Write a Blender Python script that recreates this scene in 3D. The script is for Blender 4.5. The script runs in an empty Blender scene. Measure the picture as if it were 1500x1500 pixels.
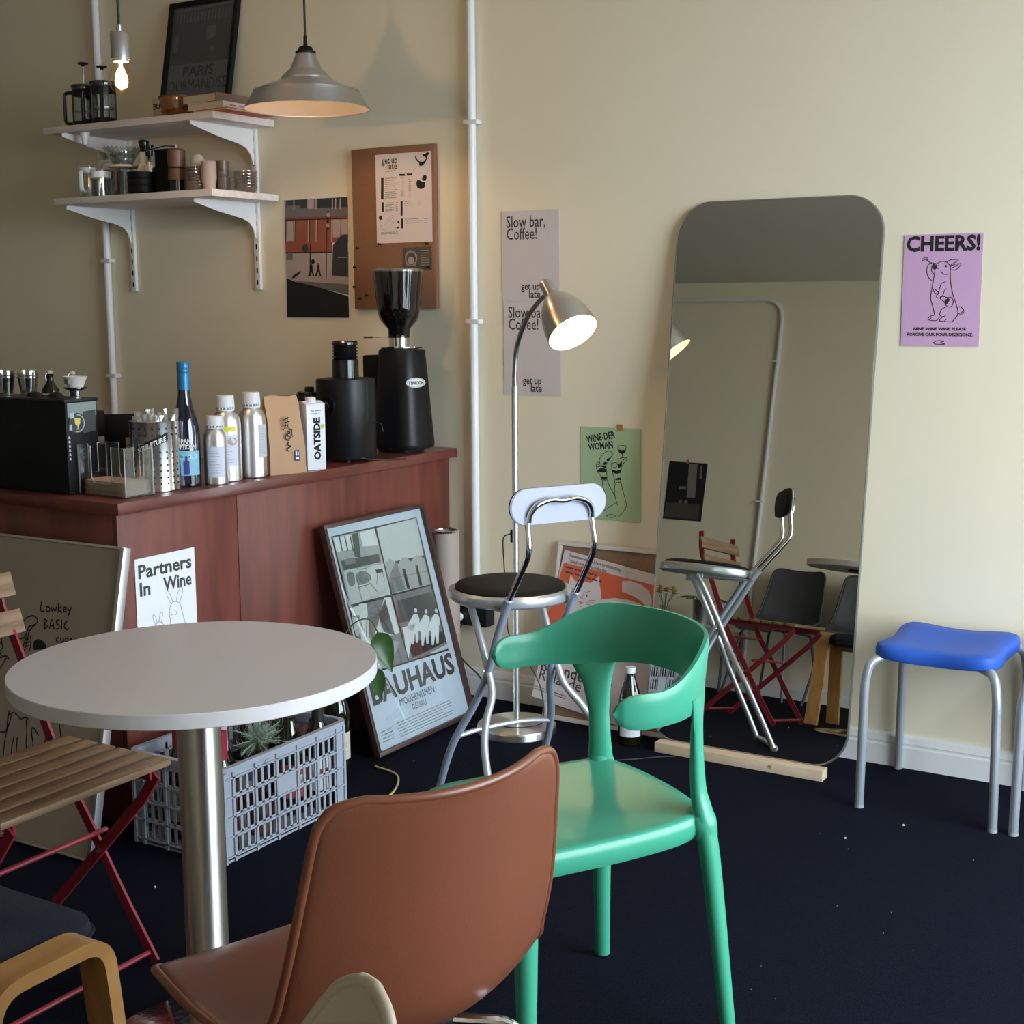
import bpy, bmesh, math, random
from math import sin, cos, pi, radians, sqrt, atan2
from mathutils import Vector, Matrix
random.seed(7)
sc = bpy.context.scene
COL = sc.collection

# ------------------------------------------------------------------ camera
cam_d = bpy.data.cameras.new('camera'); cam = bpy.data.objects.new('camera', cam_d); COL.objects.link(cam)
cam_d.sensor_width = 36.0; cam_d.lens = 36.0 * 2029.6 / 1500.0; cam_d.clip_start = 0.02
yaw, pitch, roll = 0.552882, 0.150718, -0.0061809
fw = Vector((-sin(yaw) * cos(pitch), cos(yaw) * cos(pitch), -sin(pitch)))
rt = Vector((cos(yaw), sin(yaw), 0.0)); up = rt.cross(fw)
rt2 = rt * cos(roll) + up * sin(roll); up2 = -rt * sin(roll) + up * cos(roll)
cam.matrix_world = Matrix(((rt2.x, up2.x, -fw.x, 0.0), (rt2.y, up2.y, -fw.y, -3.8669), (rt2.z, up2.z, -fw.z, 1.334), (0, 0, 0, 1)))
sc.camera = cam

# ------------------------------------------------------------------ sky, exposure
world = bpy.data.worlds.new('world'); sc.world = world; world.use_nodes = True
wn = world.node_tree; wn.nodes.clear()
wo = wn.nodes.new('ShaderNodeOutputWorld'); wb = wn.nodes.new('ShaderNodeBackground')
wb.inputs[0].default_value = (0.80, 0.90, 1.0, 1); wb.inputs[1].default_value = 15.0
wn.links.new(wb.outputs[0], wo.inputs[0])
sc.view_settings.view_transform = 'Standard'; sc.view_settings.look = 'None'
sc.view_settings.exposure = 0.13; sc.view_settings.gamma = 1.0; sc.view_settings.use_curve_mapping = False
# light portals: they only guide sampling of the sky through the glazed openings
def portal(loc, rot, sx, sy):
    l = bpy.data.lights.new('sky_portal', 'AREA'); l.shape = 'RECTANGLE'; l.size = sx; l.size_y = sy; l.cycles.is_portal = True
    o = bpy.data.objects.new('sky_portal', l); COL.objects.link(o); o.location = loc; o.rotation_euler = rot
portal((1.22, -1.36, 1.27), (0, radians(90), 0), 2.26, 2.28)

# ------------------------------------------------------------------ materials
MAT = {}
def ramp_mix(nt, fac, c1, c2):
    m = nt.nodes.new('ShaderNodeMix'); m.data_type = 'RGBA'
    nt.links.new(fac, m.inputs[0]); m.inputs[6].default_value = c1; m.inputs[7].default_value = c2
    return m.outputs[2]
def c4(c): return (c[0], c[1], c[2], 1.0)
def srgb(r, g, b):
    f = lambda v: ((v / 255 + 0.055) / 1.055) ** 2.4 if v > 10 else v / 255 / 12.92
    return (f(r), f(g), f(b))
def pm(name, col, rough=0.5, metal=0.0, var=0.06, scale=18.0, bump=0.0, bscale=None, stretch=(1, 1, 1), spec=0.5, coat=0.0, aniso=0.0, emis=None, estr=0.0, sheen=0.0, rvar=0.05):
    if name in MAT: return MAT[name]
    m = bpy.data.materials.new(name); m.use_nodes = True; nt = m.node_tree
    b = nt.nodes['Principled BSDF']
    tc = nt.nodes.new('ShaderNodeTexCoord'); mp = nt.nodes.new('ShaderNodeMapping'); mp.inputs[3].default_value = stretch
    nt.links.new(tc.outputs['Object'], mp.inputs[0])
    nz = nt.nodes.new('ShaderNodeTexNoise'); nz.inputs['Scale'].default_value = scale; nz.inputs['Detail'].default_value = 5
    nt.links.new(mp.outputs[0], nz.inputs['Vector'])
    lo = tuple(max(0, v * (1 - var)) for v in col); hi = tuple(min(1, v * (1 + var)) for v in col)
    nt.links.new(ramp_mix(nt, nz.outputs['Fac'], c4(lo), c4(hi)), b.inputs['Base Color'])
    mr = nt.nodes.new('ShaderNodeMapRange'); mr.inputs['To Min'].default_value = max(0, rough - rvar); mr.inputs['To Max'].default_value = min(1, rough + rvar)
    nt.links.new(nz.outputs['Fac'], mr.inputs[0]); nt.links.new(mr.outputs[0], b.inputs['Roughness'])
    b.inputs['Metallic'].default_value = metal; b.inputs['Specular IOR Level'].default_value = spec
    b.inputs['Coat Weight'].default_value = coat; b.inputs['Anisotropic'].default_value = aniso; b.inputs['Sheen Weight'].default_value = sheen
    if bump:
        n2 = nt.nodes.new('ShaderNodeTexNoise'); n2.inputs['Scale'].default_value = bscale or scale * 6; n2.inputs['Detail'].default_value = 4
        nt.links.new(mp.outputs[0], n2.inputs['Vector'])
        bp = nt.nodes.new('ShaderNodeBump'); bp.inputs['Strength'].default_value = bump; bp.inputs['Distance'].default_value = 0.004
        nt.links.new(n2.outputs['Fac'], bp.inputs['Height']); nt.links.new(bp.outputs[0], b.inputs['Normal'])
    if emis: b.inputs['Emission Color'].default_value = c4(emis); b.inputs['Emission Strength'].default_value = estr
    MAT[name] = m; return m
def wood(name, c1, c2, rough=0.5, scale=3.0, stretch=(1, 12, 12), bump=0.15, coat=0.0):
    if name in MAT: return MAT[name]
    m = bpy.data.materials.new(name); m.use_nodes = True; nt = m.node_tree; b = nt.nodes['Principled BSDF']
    tc = nt.nodes.new('ShaderNodeTexCoord'); mp = nt.nodes.new('ShaderNodeMapping'); mp.inputs[3].default_value = stretch
    nt.links.new(tc.outputs['Object'], mp.inputs[0])
    nz = nt.nodes.new('ShaderNodeTexNoise'); nz.inputs['Scale'].default_value = scale; nz.inputs['Detail'].default_value = 8; nz.inputs['Distortion'].default_value = 0.6
    nt.links.new(mp.outputs[0], nz.inputs['Vector'])
    cr = nt.nodes.new('ShaderNodeValToRGB'); cr.color_ramp.elements[0].position = 0.35; cr.color_ramp.elements[1].position = 0.68
    cr.color_ramp.elements[0].color = c4(c1); cr.color_ramp.elements[1].color = c4(c2)
    nt.links.new(nz.outputs['Fac'], cr.inputs[0]); nt.links.new(cr.outputs[0], b.inputs['Base Color'])
    b.inputs['Roughness'].default_value = rough; b.inputs['Coat Weight'].default_value = coat
    bp = nt.nodes.new('ShaderNodeBump'); bp.inputs['Strength'].default_value = bump; bp.inputs['Distance'].default_value = 0.002
    nt.links.new(nz.outputs['Fac'], bp.inputs['Height']); nt.links.new(bp.outputs[0], b.inputs['Normal'])
    MAT[name] = m; return m
def glass(name, tint=(0.95, 0.97, 0.97), gloss=(1, 1, 1), rough=0.02, base=0.06, body=None, bodyamt=0.0, ior=1.45):
    """thin clear glass: fresnel mix of see-through and mirror-like reflection, tinted body"""
    if name in MAT: return MAT[name]
    m = bpy.data.materials.new(name); m.use_nodes = True; nt = m.node_tree; nt.nodes.clear()
    out = nt.nodes.new('ShaderNodeOutputMaterial'); tr = nt.nodes.new('ShaderNodeBsdfTransparent'); gl = nt.nodes.new('ShaderNodeBsdfGlossy')
    fr = nt.nodes.new('ShaderNodeFresnel'); mx = nt.nodes.new('ShaderNodeMixShader')
    ge = nt.nodes.new('ShaderNodeNewGeometry'); mi_ = nt.nodes.new('ShaderNodeMix'); mi_.inputs[2].default_value = ior; mi_.inputs[3].default_value = 1 / ior
    nt.links.new(ge.outputs['Backfacing'], mi_.inputs[0]); nt.links.new(mi_.outputs[0], fr.inputs[0])
    nz = nt.nodes.new('ShaderNodeTexNoise'); nz.inputs['Scale'].default_value = 9
    nt.links.new(ramp_mix(nt, nz.outputs['Fac'], c4(tuple(v * 0.97 for v in tint)), c4(tint)), tr.inputs[0])
    gl.inputs['Color'].default_value = c4(gloss); gl.inputs['Roughness'].default_value = rough
    ad = nt.nodes.new('ShaderNodeMath'); ad.operation = 'ADD'; ad.use_clamp = True; ad.inputs[1].default_value = base
    nt.links.new(fr.outputs[0], ad.inputs[0]); nt.links.new(ad.outputs[0], mx.inputs[0])
    src = tr.outputs[0]
    if body:
        df = nt.nodes.new('ShaderNodeBsdfDiffuse'); df.inputs[0].default_value = c4(body)
        m2 = nt.nodes.new('ShaderNodeMixShader'); m2.inputs[0].default_value = bodyamt
        nt.links.new(tr.outputs[0], m2.inputs[1]); nt.links.new(df.outputs[0], m2.inputs[2]); src = m2.outputs[0]
    nt.links.new(src, mx.inputs[1]); nt.links.new(gl.outputs[0], mx.inputs[2]); nt.links.new(mx.outputs[0], out.inputs[0])
    MAT[name] = m; return m

def brushed(name, col, rough=0.36, aniso=0.85, rot=0.25, coldim=0.04):
    """metal brushed round the object's own z axis: highlights spread along z"""
    m = pm(name, col, rough, 1.0, var=coldim, scale=7, stretch=(1, 1, 0.2), aniso=aniso, rvar=0.01); nt = m.node_tree; b = nt.nodes['Principled BSDF']
    tg = nt.nodes.new('ShaderNodeTangent'); tg.direction_type = 'RADIAL'; tg.axis = 'Z'; nt.links.new(tg.outputs[0], b.inputs['Tangent']); b.inputs['Anisotropic Rotation'].default_value = rot
    return m

# ------------------------------------------------------------------ object helpers
def link(o, parent=None):
    COL.objects.link(o)
    if parent is not None: o.parent = parent
    return o
def obj(name, bm, mat, parent=None, smooth=35, loc=None, rot=None, M=None, label=None):
    bmesh.ops.recalc_face_normals(bm, faces=bm.faces)
    me = bpy.data.meshes.new(name); bm.to_mesh(me); bm.free()
    mats = mat if isinstance(mat, (list, tuple)) else [mat]
    for x in mats: me.materials.append(x)
    if smooth:
        for p in me.polygons: p.use_smooth = True
        me.set_sharp_from_angle(angle=radians(smooth))
    o = link(bpy.data.objects.new(name, me), parent)
    if M is not None: o.matrix_local = M
    if loc is not None: o.location = loc
    if rot is not None: o.rotation_euler = rot
    if label: o['label'] = label
    return o
def flat(name, bm, mat, parent=None, **k):
    """flat print: keep faces as they are"""
    me = bpy.data.meshes.new(name); bm.to_mesh(me); bm.free()
    for x in (mat if isinstance(mat, (list, tuple)) else [mat]): me.materials.append(x)
    return link(bpy.data.objects.new(name, me), parent)
def tag(o, label, cat, group=None, kind=None):
    o['label'] = label
    if cat: o['category'] = cat
    if group: o['group'] = group
    if kind: o['kind'] = kind
    return o
def thing(name, label, cat, loc=(0, 0, 0), rz=0.0, group=None, M=None):
    o = bpy.data.objects.new(name, None); COL.objects.link(o); o.empty_display_size = 0.05
    if M is not None: o.matrix_world = M
    else: o.location = loc; o.rotation_euler = (0, 0, rz)
    return tag(o, label, cat, group)
def struct(name, bm, mat, parent=None, label=None, smooth=30):
    o = obj(name, bm, mat, parent, smooth=smooth)
    if parent is None: o['kind'] = 'structure'
    if label: o['label'] = label
    return o
def copy_tree(root, loc, rz=None, label=None, group=None):
    r = root.copy(); COL.objects.link(r); r.location = loc
    if rz is not None: r.rotation_euler = (0, 0, rz)
    if label: r['label'] = label
    if group: r['group'] = group
    for ch in list(root.children):
        c = ch.copy(); COL.objects.link(c); c.parent = r
        for g in list(ch.children):
            d = g.copy(); COL.objects.link(d); d.parent = c
    return r
def dup_part(o, loc=None, M=None):
    c = o.copy(); COL.objects.link(c); c.parent = o.parent
    if loc is not None: c.location = loc
    if M is not None: c.matrix_local = M
    return c
def frameM(origin, x, y):
    x = Vector(x).normalized(); y = Vector(y); y = (y - x * y.dot(x)).normalized(); z = x.cross(y)
    return Matrix(((x.x, y.x, z.x, origin[0]), (x.y, y.y, z.y, origin[1]), (x.z, y.z, z.z, origin[2]), (0, 0, 0, 1)))

# ------------------------------------------------------------------ mesh helpers
def nb(): return bmesh.new()
def box(bm, x0, x1, y0, y1, z0, z1, bev=0.0, M=None, mi=0, seg=2):
    t = nb(); bmesh.ops.create_cube(t, size=1.0)
    bmesh.ops.scale(t, vec=(abs(x1 - x0), abs(y1 - y0), abs(z1 - z0)), verts=t.verts)
    bmesh.ops.translate(t, vec=((x0 + x1) / 2, (y0 + y1) / 2, (z0 + z1) / 2), verts=t.verts)
    if bev: bmesh.ops.bevel(t, geom=list(t.edges), offset=bev, segments=seg, affect='EDGES', profile=0.6)
    merge(bm, t, M, mi)
def merge(bm, t, M=None, mi=0):
    if M is not None: bmesh.ops.transform(t, matrix=M, verts=t.verts)
    mp = {}
    for v in t.verts: mp[v] = bm.verts.new(v.co)
    for f in t.faces:
        try:
            nf = bm.faces.new([mp[v] for v in f.verts]); nf.material_index = mi if mi else f.material_index; nf.smooth = f.smooth
        except ValueError: pass
    t.free()
def lathe(bm, prof, seg=32, M=None, mi=0, cap=True):
    """prof: (r, z) from bottom to top, revolved about z"""
    t = nb(); rings = []
    for r, zz in prof:
        if r < 1e-5: rings.append([t.verts.new((0, 0, zz))])
        else: rings.append([t.verts.new((r * cos(2 * pi * k / seg), r * sin(2 * pi * k / seg), zz)) for k in range(seg)])
    for a, b in zip(rings, rings[1:]):
        for k in range(seg):
            k2 = (k + 1) % seg
            if len(a) == 1 and len(b) == 1: continue
            if len(a) == 1: t.faces.new((a[0], b[k], b[k2]))
            elif len(b) == 1: t.faces.new((a[k], a[k2], b[0]))
            else: t.faces.new((a[k], a[k2], b[k2], b[k]))
    if cap:
        for r_ in (rings[0], rings[-1]):
            if len(r_) > 2:
                try: t.faces.new(r_)
                except ValueError: pass
    merge(bm, t, M, mi)
def catmull(pts, n=6, closed=False):
    P = [Vector(p) for p in pts]; out = []; N = len(P)
    rng = range(N) if closed else range(N - 1)
    for i in rng:
        p1, p2 = P[i], P[(i + 1) % N]
        p0 = P[i - 1] if (closed or i > 0) else p1 * 2 - p2
        p3 = P[(i + 2) % N] if (closed or i + 2 < N) else p2 * 2 - p1
        for k in range(n):
            t = k / n
            out.append(0.5 * ((2 * p1) + (p2 - p0) * t + (2 * p0 - 5 * p1 + 4 * p2 - p3) * t * t + (3 * p1 - p0 - 3 * p2 + p3) * t ** 3))
    if not closed: out.append(P[-1].copy())
    return out
def fillet(pts, rad, n=5):
    P = [Vector(p) for p in pts]; out = [P[0]]
    for i in range(1, len(P) - 1):
        a = (P[i - 1] - P[i]); b = (P[i + 1] - P[i]); r = min(rad, a.length * 0.45, b.length * 0.45)
        a.normalize(); b.normalize(); s, e = P[i] + a * r, P[i] + b * r
        for k in range(n + 1):
            t = k / n; out.append(s * (1 - t) ** 2 + P[i] * 2 * t * (1 - t) + e * t * t)
    out.append(P[-1]); return out
def tube(bm, pts, r, seg=12, closed=False, flat=None, mi=0, caps=True, upv=None):
    """r: number or list; flat: (a, b) multipliers across / along the frame's normal"""
    P = [Vector(p) for p in pts]; n = len(P)
    R = r if isinstance(r, (list, tuple)) else [r] * n
    if len(R) != n:
        m_ = len(R); R = [R[min(m_ - 1, int(i * (m_ - 1) / (n - 1)))] + (R[min(m_ - 1, int(i * (m_ - 1) / (n - 1)) + 1)] - R[min(m_ - 1, int(i * (m_ - 1) / (n - 1)))]) * ((i * (m_ - 1) / (n - 1)) % 1) for i in range(n)]
    fa, fb = flat or (1, 1)
    T = []
    for i in range(n):
        if closed: d = P[(i + 1) % n] - P[i - 1]
        else: d = P[min(i + 1, n - 1)] - P[max(i - 1, 0)]
        T.append(d.normalized() if d.length > 1e-9 else Vector((0, 0, 1)))
    u = Vector(upv) if upv else (Vector((0, 0, 1)) if abs(T[0].z) < 0.9 else Vector((1, 0, 0)))
    rings = []
    for i in range(n):
        u = (u - T[i] * u.dot(T[i]))
        if u.length < 1e-6: u = T[i].orthogonal()
        u.normalize(); w = T[i].cross(u)
        rr = R[i]; ra, rb = (rr if isinstance(rr, (tuple, list)) else (rr * fa, rr * fb))
        rings.append([bm.verts.new(P[i] + w * (ra * cos(2 * pi * k / seg)) + u * (rb * sin(2 * pi * k / seg))) for k in range(seg)])
    prs = list(zip(rings, rings[1:])) + ([(rings[-1], rings[0])] if closed else [])
    for a, b in prs:
        for k in range(seg):
            f = bm.faces.new((a[k], a[(k + 1) % seg], b[(k + 1) % seg], b[k])); f.material_index = mi
    if caps and not closed:
        for r_ in (rings[0], rings[-1]):
            f = bm.faces.new(r_); f.material_index = mi
def strip(bm, pts, w, t, wdir, mi=0):
    """rectangular bar swept along pts; w measured along wdir, t across"""
    P = [Vector(p) for p in pts]; n = len(P); wd = Vector(wdir).normalized(); rings = []
    for i in range(n):
        d = (P[min(i + 1, n - 1)] - P[max(i - 1, 0)]).normalized(); nn = d.cross(wd).normalized()
        rings.append([bm.verts.new(P[i] + wd * (a * w / 2) + nn * (b * t / 2)) for a, b in ((-1, -1), (1, -1), (1, 1), (-1, 1))])
    for a, b in zip(rings, rings[1:]):
        for k in range(4):
            f = bm.faces.new((a[k], a[(k + 1) % 4], b[(k + 1) % 4], b[k])); f.material_index = mi
    bm.faces.new(rings[0]); bm.faces.new(rings[-1])
def prism(bm, pts2, z0, z1, M=None, mi=0, bev=0.0):
    t = nb(); a = [t.verts.new((p[0], p[1], z0)) for p in pts2]; b = [t.verts.new((p[0], p[1], z1)) for p in pts2]
    t.faces.new(a); t.faces.new(b); n = len(a)
    for k in range(n): t.faces.new((a[k], a[(k + 1) % n], b[(k + 1) % n], b[k]))
    if bev:
        bmesh.ops.recalc_face_normals(t, faces=t.faces)
        es = [e for e in t.edges if len(e.link_faces) == 2 and e.calc_face_angle(0) > 1.0]
        bmesh.ops.bevel(t, geom=es, offset=bev, segments=2, affect='EDGES')
    merge(bm, t, M, mi)
def rings_solid(bm, outline, prof, M=None, ctr=None, dish=None, mi=0):
    """outline: closed 2D loop; prof: list (scale, z) from bottom centre outward to top centre"""
    t = nb(); n = len(outline)
    cx = sum(p[0] for p in outline) / n if ctr is None else ctr[0]; cy = sum(p[1] for p in outline) / n if ctr is None else ctr[1]
    R = []
    for s, zz in prof:
        if s <= 1e-6: R.append([t.verts.new((cx, cy, zz + (dish(cx, cy) if dish else 0)))])
        else:
            ring = []
            for p in outline:
                x, y = cx + (p[0] - cx) * s, cy + (p[1] - cy) * s
                ring.append(t.verts.new((x, y, zz + (dish(x, y) if dish else 0))))
            R.append(ring)
    for a, b in zip(R, R[1:]):
        for k in range(n):
            k2 = (k + 1) % n
            if len(a) == 1: t.faces.new((a[0], b[k], b[k2]))
            elif len(b) == 1: t.faces.new((a[k], a[k2], b[0]))
            else: t.faces.new((a[k], a[k2], b[k2], b[k]))
    for r_ in (R[0], R[-1]):
        if len(r_) > 1: t.faces.new(r_)
    merge(bm, t, M, mi)
def superell(a, b, p=2.6, n=48, cx=0, cy=0):
    out = []
    for k in range(n):
        t = 2 * pi * k / n; c, s = cos(t), sin(t)
        out.append((cx + a * math.copysign(abs(c) ** (2 / p), c), cy + b * math.copysign(abs(s) ** (2 / p), s)))
    return out
def rrect(x0, x1, y0, y1, r, n=6):
    out = []
    for cx, cy, a0 in ((x1 - r, y1 - r, 0), (x0 + r, y1 - r, pi / 2), (x0 + r, y0 + r, pi), (x1 - r, y0 + r, 3 * pi / 2)):
        for k in range(n + 1):
            a = a0 + pi / 2 * k / n; out.append((cx + r * cos(a), cy + r * sin(a)))
    return out
def mod_sub(o, lv=1):
    m = o.modifiers.new('subsurf', 'SUBSURF'); m.levels = lv; m.render_levels = lv
def mod_solid(o, t, off=0):
    m = o.modifiers.new('solid', 'SOLIDIFY'); m.thickness = t; m.offset = off

# ------------------------------------------------------------------ flat print helpers (2D, printed on a sheet)
_fc = {}
def glyphs(s, size, bold=0.0, sx=1.0, spacing=1.0, shear=0.0, align='LEFT', lead=1.0):
    cu = bpy.data.curves.new('t', 'FONT'); cu.body = s; cu.size = 1.0; cu.offset = bold / size; cu.space_character = spacing
    cu.shear = shear; cu.align_x = align; cu.space_line = lead; cu.resolution_u = 2; cu.fill_mode = 'FRONT' if hasattr(cu, 'fill_mode') else cu.fill_mode
    o = bpy.data.objects.new('t', cu); me = bpy.data.meshes.new_from_object(o)
    bpy.data.objects.remove(o); bpy.data.curves.remove(cu)
    t = nb(); t.from_mesh(me); bpy.data.meshes.remove(me)
    bmesh.ops.scale(t, vec=(sx * size, size, size), verts=t.verts)
    return t
def text(bm, s, x, y, size, rot=0.0, z=0.0, mi=0, M=None, fit=None, **k):
    t = glyphs(s, size, **k)
    if fit and t.verts:
        xs = [v.co.x for v in t.verts]; w = max(xs) - min(xs)
        if w > 0: bmesh.ops.scale(t, vec=(fit / w, 1, 1), verts=t.verts)
    A = Matrix.Translation((x, y, z)) @ Matrix.Rotation(rot, 4, 'Z')
    if M is not None: A = M @ A
    merge(bm, t, A, mi)
def stroke(bm, pts, w, closed=False, smooth=4, z=0.0, mi=0):
    P = [Vector((p[0], p[1], 0)) for p in pts]
    if smooth > 1 and len(P) > 2: P = catmull(P, smooth, closed)
    n = len(P); L = []; Rr = []
    for i in range(n):
        d = (P[(i + 1) % n] - P[i - 1]) if closed else (P[min(i + 1, n - 1)] - P[max(i - 1, 0)])
        if d.length < 1e-9: d = Vector((1, 0, 0))
        d.normalize(); nn = Vector((-d.y, d.x, 0)) * w / 2
        L.append(bm.verts.new((P[i] + nn).to_tuple()[:2] + (z,))); Rr.append(bm.verts.new((P[i] - nn).to_tuple()[:2] + (z,)))
    for i in range(n if closed else n - 1):
        j = (i + 1) % n
        f = bm.faces.new((L[i], Rr[i], Rr[j], L[j])); f.material_index = mi
def fill(bm, pts, z=0.0, mi=0, smooth=0):
    P = [Vector((p[0], p[1], 0)) for p in pts]
    if smooth: P = catmull(P, smooth, True)
    f = bm.faces.new([bm.verts.new((p.x, p.y, z)) for p in P]); f.material_index = mi
    bmesh.ops.triangulate(bm, faces=[f])
def disc(bm, x, y, r, z=0.0, mi=0, n=16, ry=None):
    f = bm.faces.new([bm.verts.new((x + r * cos(2 * pi * k / n), y + (ry or r) * sin(2 * pi * k / n), z)) for k in range(n)]); f.material_index = mi
def homog(quad, W, H):
    """map traced print coordinates (quad: TL, TR, BR, BL of the sheet) onto the sheet's own W x H metres"""
    src = quad; dst = ((0, H), (W, H), (W, 0), (0, 0)); A = []; B = []
    for (x, y), (u, v) in zip(src, dst):
        A.append([x, y, 1, 0, 0, 0, -u * x, -u * y]); B.append(u); A.append([0, 0, 0, x, y, 1, -v * x, -v * y]); B.append(v)
    n = 8
    for i in range(n):
        p = max(range(i, n), key=lambda r: abs(A[r][i])); A[i], A[p] = A[p], A[i]; B[i], B[p] = B[p], B[i]
        for r in range(n):
            if r != i:
                f = A[r][i] / A[i][i]; A[r] = [a - f * b for a, b in zip(A[r], A[i])]; B[r] -= f * B[i]
    h = [B[i] / A[i][i] for i in range(n)]
    def f(x, y):
        d = h[6] * x + h[7] * y + 1; return ((h[0] * x + h[1] * y + h[2]) / d, (h[3] * x + h[4] * y + h[5]) / d)
    return f
def sheet(bm, W, H, t=0.0012, curl=0.0, nx=8, ny=8):
    """thin paper sheet, slightly wavy"""
    def zf(u, v): return curl * (sin(u * 5.1 + 1) * sin(v * 3.7 + 2) + 0.5 * sin(u * 2 + v * 7))
    g = [[(bm.verts.new((W * i / nx, H * j / ny, t + zf(i / nx, j / ny))), bm.verts.new((W * i / nx, H * j / ny, zf(i / nx, j / ny)))) for j in range(ny + 1)] for i in range(nx + 1)]
    for i in range(nx):
        for j in range(ny):
            for s in (0, 1): bm.faces.new((g[i][j][s], g[i + 1][j][s], g[i + 1][j + 1][s], g[i][j + 1][s]))
    for i in range(nx):
        for j in (0, ny): bm.faces.new((g[i][j][0], g[i + 1][j][0], g[i + 1][j][1], g[i][j][1]))
    for j in range(ny):
        for i in (0, nx): bm.faces.new((g[i][j][0], g[i][j + 1][0], g[i][j + 1][1], g[i][j][1]))
def scrib(bm, x, y, w, h, z=0.0, mi=0, dens=0.62):
    """one line of print too small to read: short word-long dashes"""
    u = x; rs = random.Random(int((x * 7919 + y * 104729) * 1000))
    while u < x + w - h * 0.3:
        l = min(h * rs.uniform(0.8, 3.2), x + w - u); fill(bm, [(u, y - h * 0.3), (u + l, y - h * 0.3), (u + l, y + h * 0.3 * dens), (u, y + h * 0.3 * dens)], z, mi); u += l + h * 0.45
# ------------------------------------------------------------------ palette
plaster = pm('wall_plaster', (0.83, 0.75, 0.57), 0.62, var=0.025, scale=3, bump=0.12, bscale=14, spec=0.35)
ceil_m = pm('ceiling_paint', (0.74, 0.71, 0.66), 0.8, var=0.03)
white_trim = pm('white_trim', (0.78, 0.78, 0.77), 0.4, var=0.03)
white_metal = pm('white_powder_coat', (0.82, 0.83, 0.84), 0.35, var=0.02)
pipe_m = pm('white_conduit', (0.80, 0.81, 0.83), 0.35, var=0.03)
carpet = pm('navy_carpet', (0.0048, 0.0062, 0.014), 0.95, var=0.55, scale=60, bump=0.9, bscale=420, spec=0.08)
alu = pm('brushed_aluminium', (0.58, 0.58, 0.58), 0.33, 1.0, var=0.05, scale=30, aniso=0.4)
alu_m = pm('matt_aluminium', (0.70, 0.70, 0.70), 0.42, 1.0, var=0.04, scale=12)
chrome = pm('chrome', (0.80, 0.80, 0.81), 0.09, 1.0, var=0.02, rvar=0.02)
steel = brushed('brushed_steel', (0.66, 0.63, 0.60), 0.40, 0.9)
silver_paint = pm('silver_paint', (0.52, 0.55, 0.58), 0.30, 0.55, var=0.04)
grey_paint = pm('grey_tube_paint', (0.36, 0.42, 0.52), 0.34, 0.35, var=0.04)
black = pm('matt_black', (0.0045, 0.0045, 0.005), 0.55, var=0.1, spec=0.25)
black_g = pm('gloss_black', (0.008, 0.008, 0.009), 0.15, var=0.1)
blackpl = pm('black_plastic', (0.0065, 0.007, 0.009), 0.42, var=0.08, spec=0.35)
ink = pm('black_ink', (0.012, 0.011, 0.012), 0.8, var=0.05)
ink_soft = pm('soft_black_ink', (0.06, 0.055, 0.055), 0.8, var=0.05)
grey_ink = pm('grey_ink', (0.25, 0.24, 0.24), 0.8)
paper = pm('white_paper', (0.74, 0.73, 0.74), 0.7, var=0.02)
paper_w = pm('bright_paper', (0.80, 0.81, 0.86), 0.55, var=0.02)
paper_pink = pm('menu_paper', (0.72, 0.63, 0.60), 0.7, var=0.02)
paper_grey = pm('grey_paper', (0.64, 0.58, 0.57), 0.75, var=0.02)
pink = pm('pink_paper', (0.60, 0.36, 0.56), 0.7, var=0.03)
green_p = pm('green_paper', (0.40, 0.55, 0.33), 0.7, var=0.03)
cork = pm('cork', (0.26, 0.125, 0.065), 0.9, var=0.25, scale=160, bump=0.3)
cork2 = pm('cork_light', (0.27, 0.16, 0.10), 0.9, var=0.28, scale=170, bump=0.3)
maho = wood('mahogany_veneer', (0.115, 0.026, 0.018), (0.20, 0.052, 0.034), 0.45, 2.2, (7, 7, 0.9), 0.05)
maho_t = wood('mahogany_top', (0.10, 0.022, 0.016), (0.17, 0.042, 0.03), 0.30, 2.2, (8, 1.0, 8), 0.04, coat=0.15)
shelf_w = wood('whitewashed_board', (0.74, 0.66, 0.63), (0.86, 0.80, 0.77), 0.5, 2.5, (1, 14, 14), 0.05)
teak = wood('teak_slat', (0.13, 0.072, 0.036), (0.29, 0.18, 0.10), 0.55, 3.5, (14, 1.2, 14), 0.2)
birch = wood('bent_birch', (0.36, 0.165, 0.045), (0.50, 0.26, 0.085), 0.38, 3.0, (10, 1.2, 3), 0.06, coat=0.15)
pine = wood('pale_pine', (0.64, 0.48, 0.33), (0.78, 0.63, 0.46), 0.6, 3.0, (1.2, 14, 14), 0.1)
walnut = wood('walnut', (0.10, 0.045, 0.02), (0.19, 0.09, 0.045), 0.4, 5, (8, 8, 1))
dark_wood = wood('dark_frame_wood', (0.045, 0.022, 0.018), (0.075, 0.038, 0.03), 0.4, 5, (3, 3, 3), 0.05)
red_paint = pm('red_enamel', (0.26, 0.022, 0.036), 0.32, var=0.06)
green_pl = pm('green_plastic', (0.050, 0.33, 0.205), 0.34, var=0.02, scale=6, bump=0.05, bscale=300)
brown_pl = pm('terracotta_plastic', (0.185, 0.060, 0.030), 0.33, var=0.03, scale=5, bump=0.06, bscale=350)
beige_pl = pm('beige_shell', (0.44, 0.36, 0.27), 0.5, var=0.03)
blue_pl = pm('blue_plastic', (0.024, 0.095, 0.46), 0.5, var=0.04, spec=0.25, bump=0.08, bscale=200)
grey_pl = pm('grey_shell', (0.055, 0.058, 0.062), 0.5, var=0.05)
navy_cloth = pm('navy_cushion', (0.0045, 0.0055, 0.015), 0.9, var=0.3, scale=80, bump=0.4)
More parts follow.
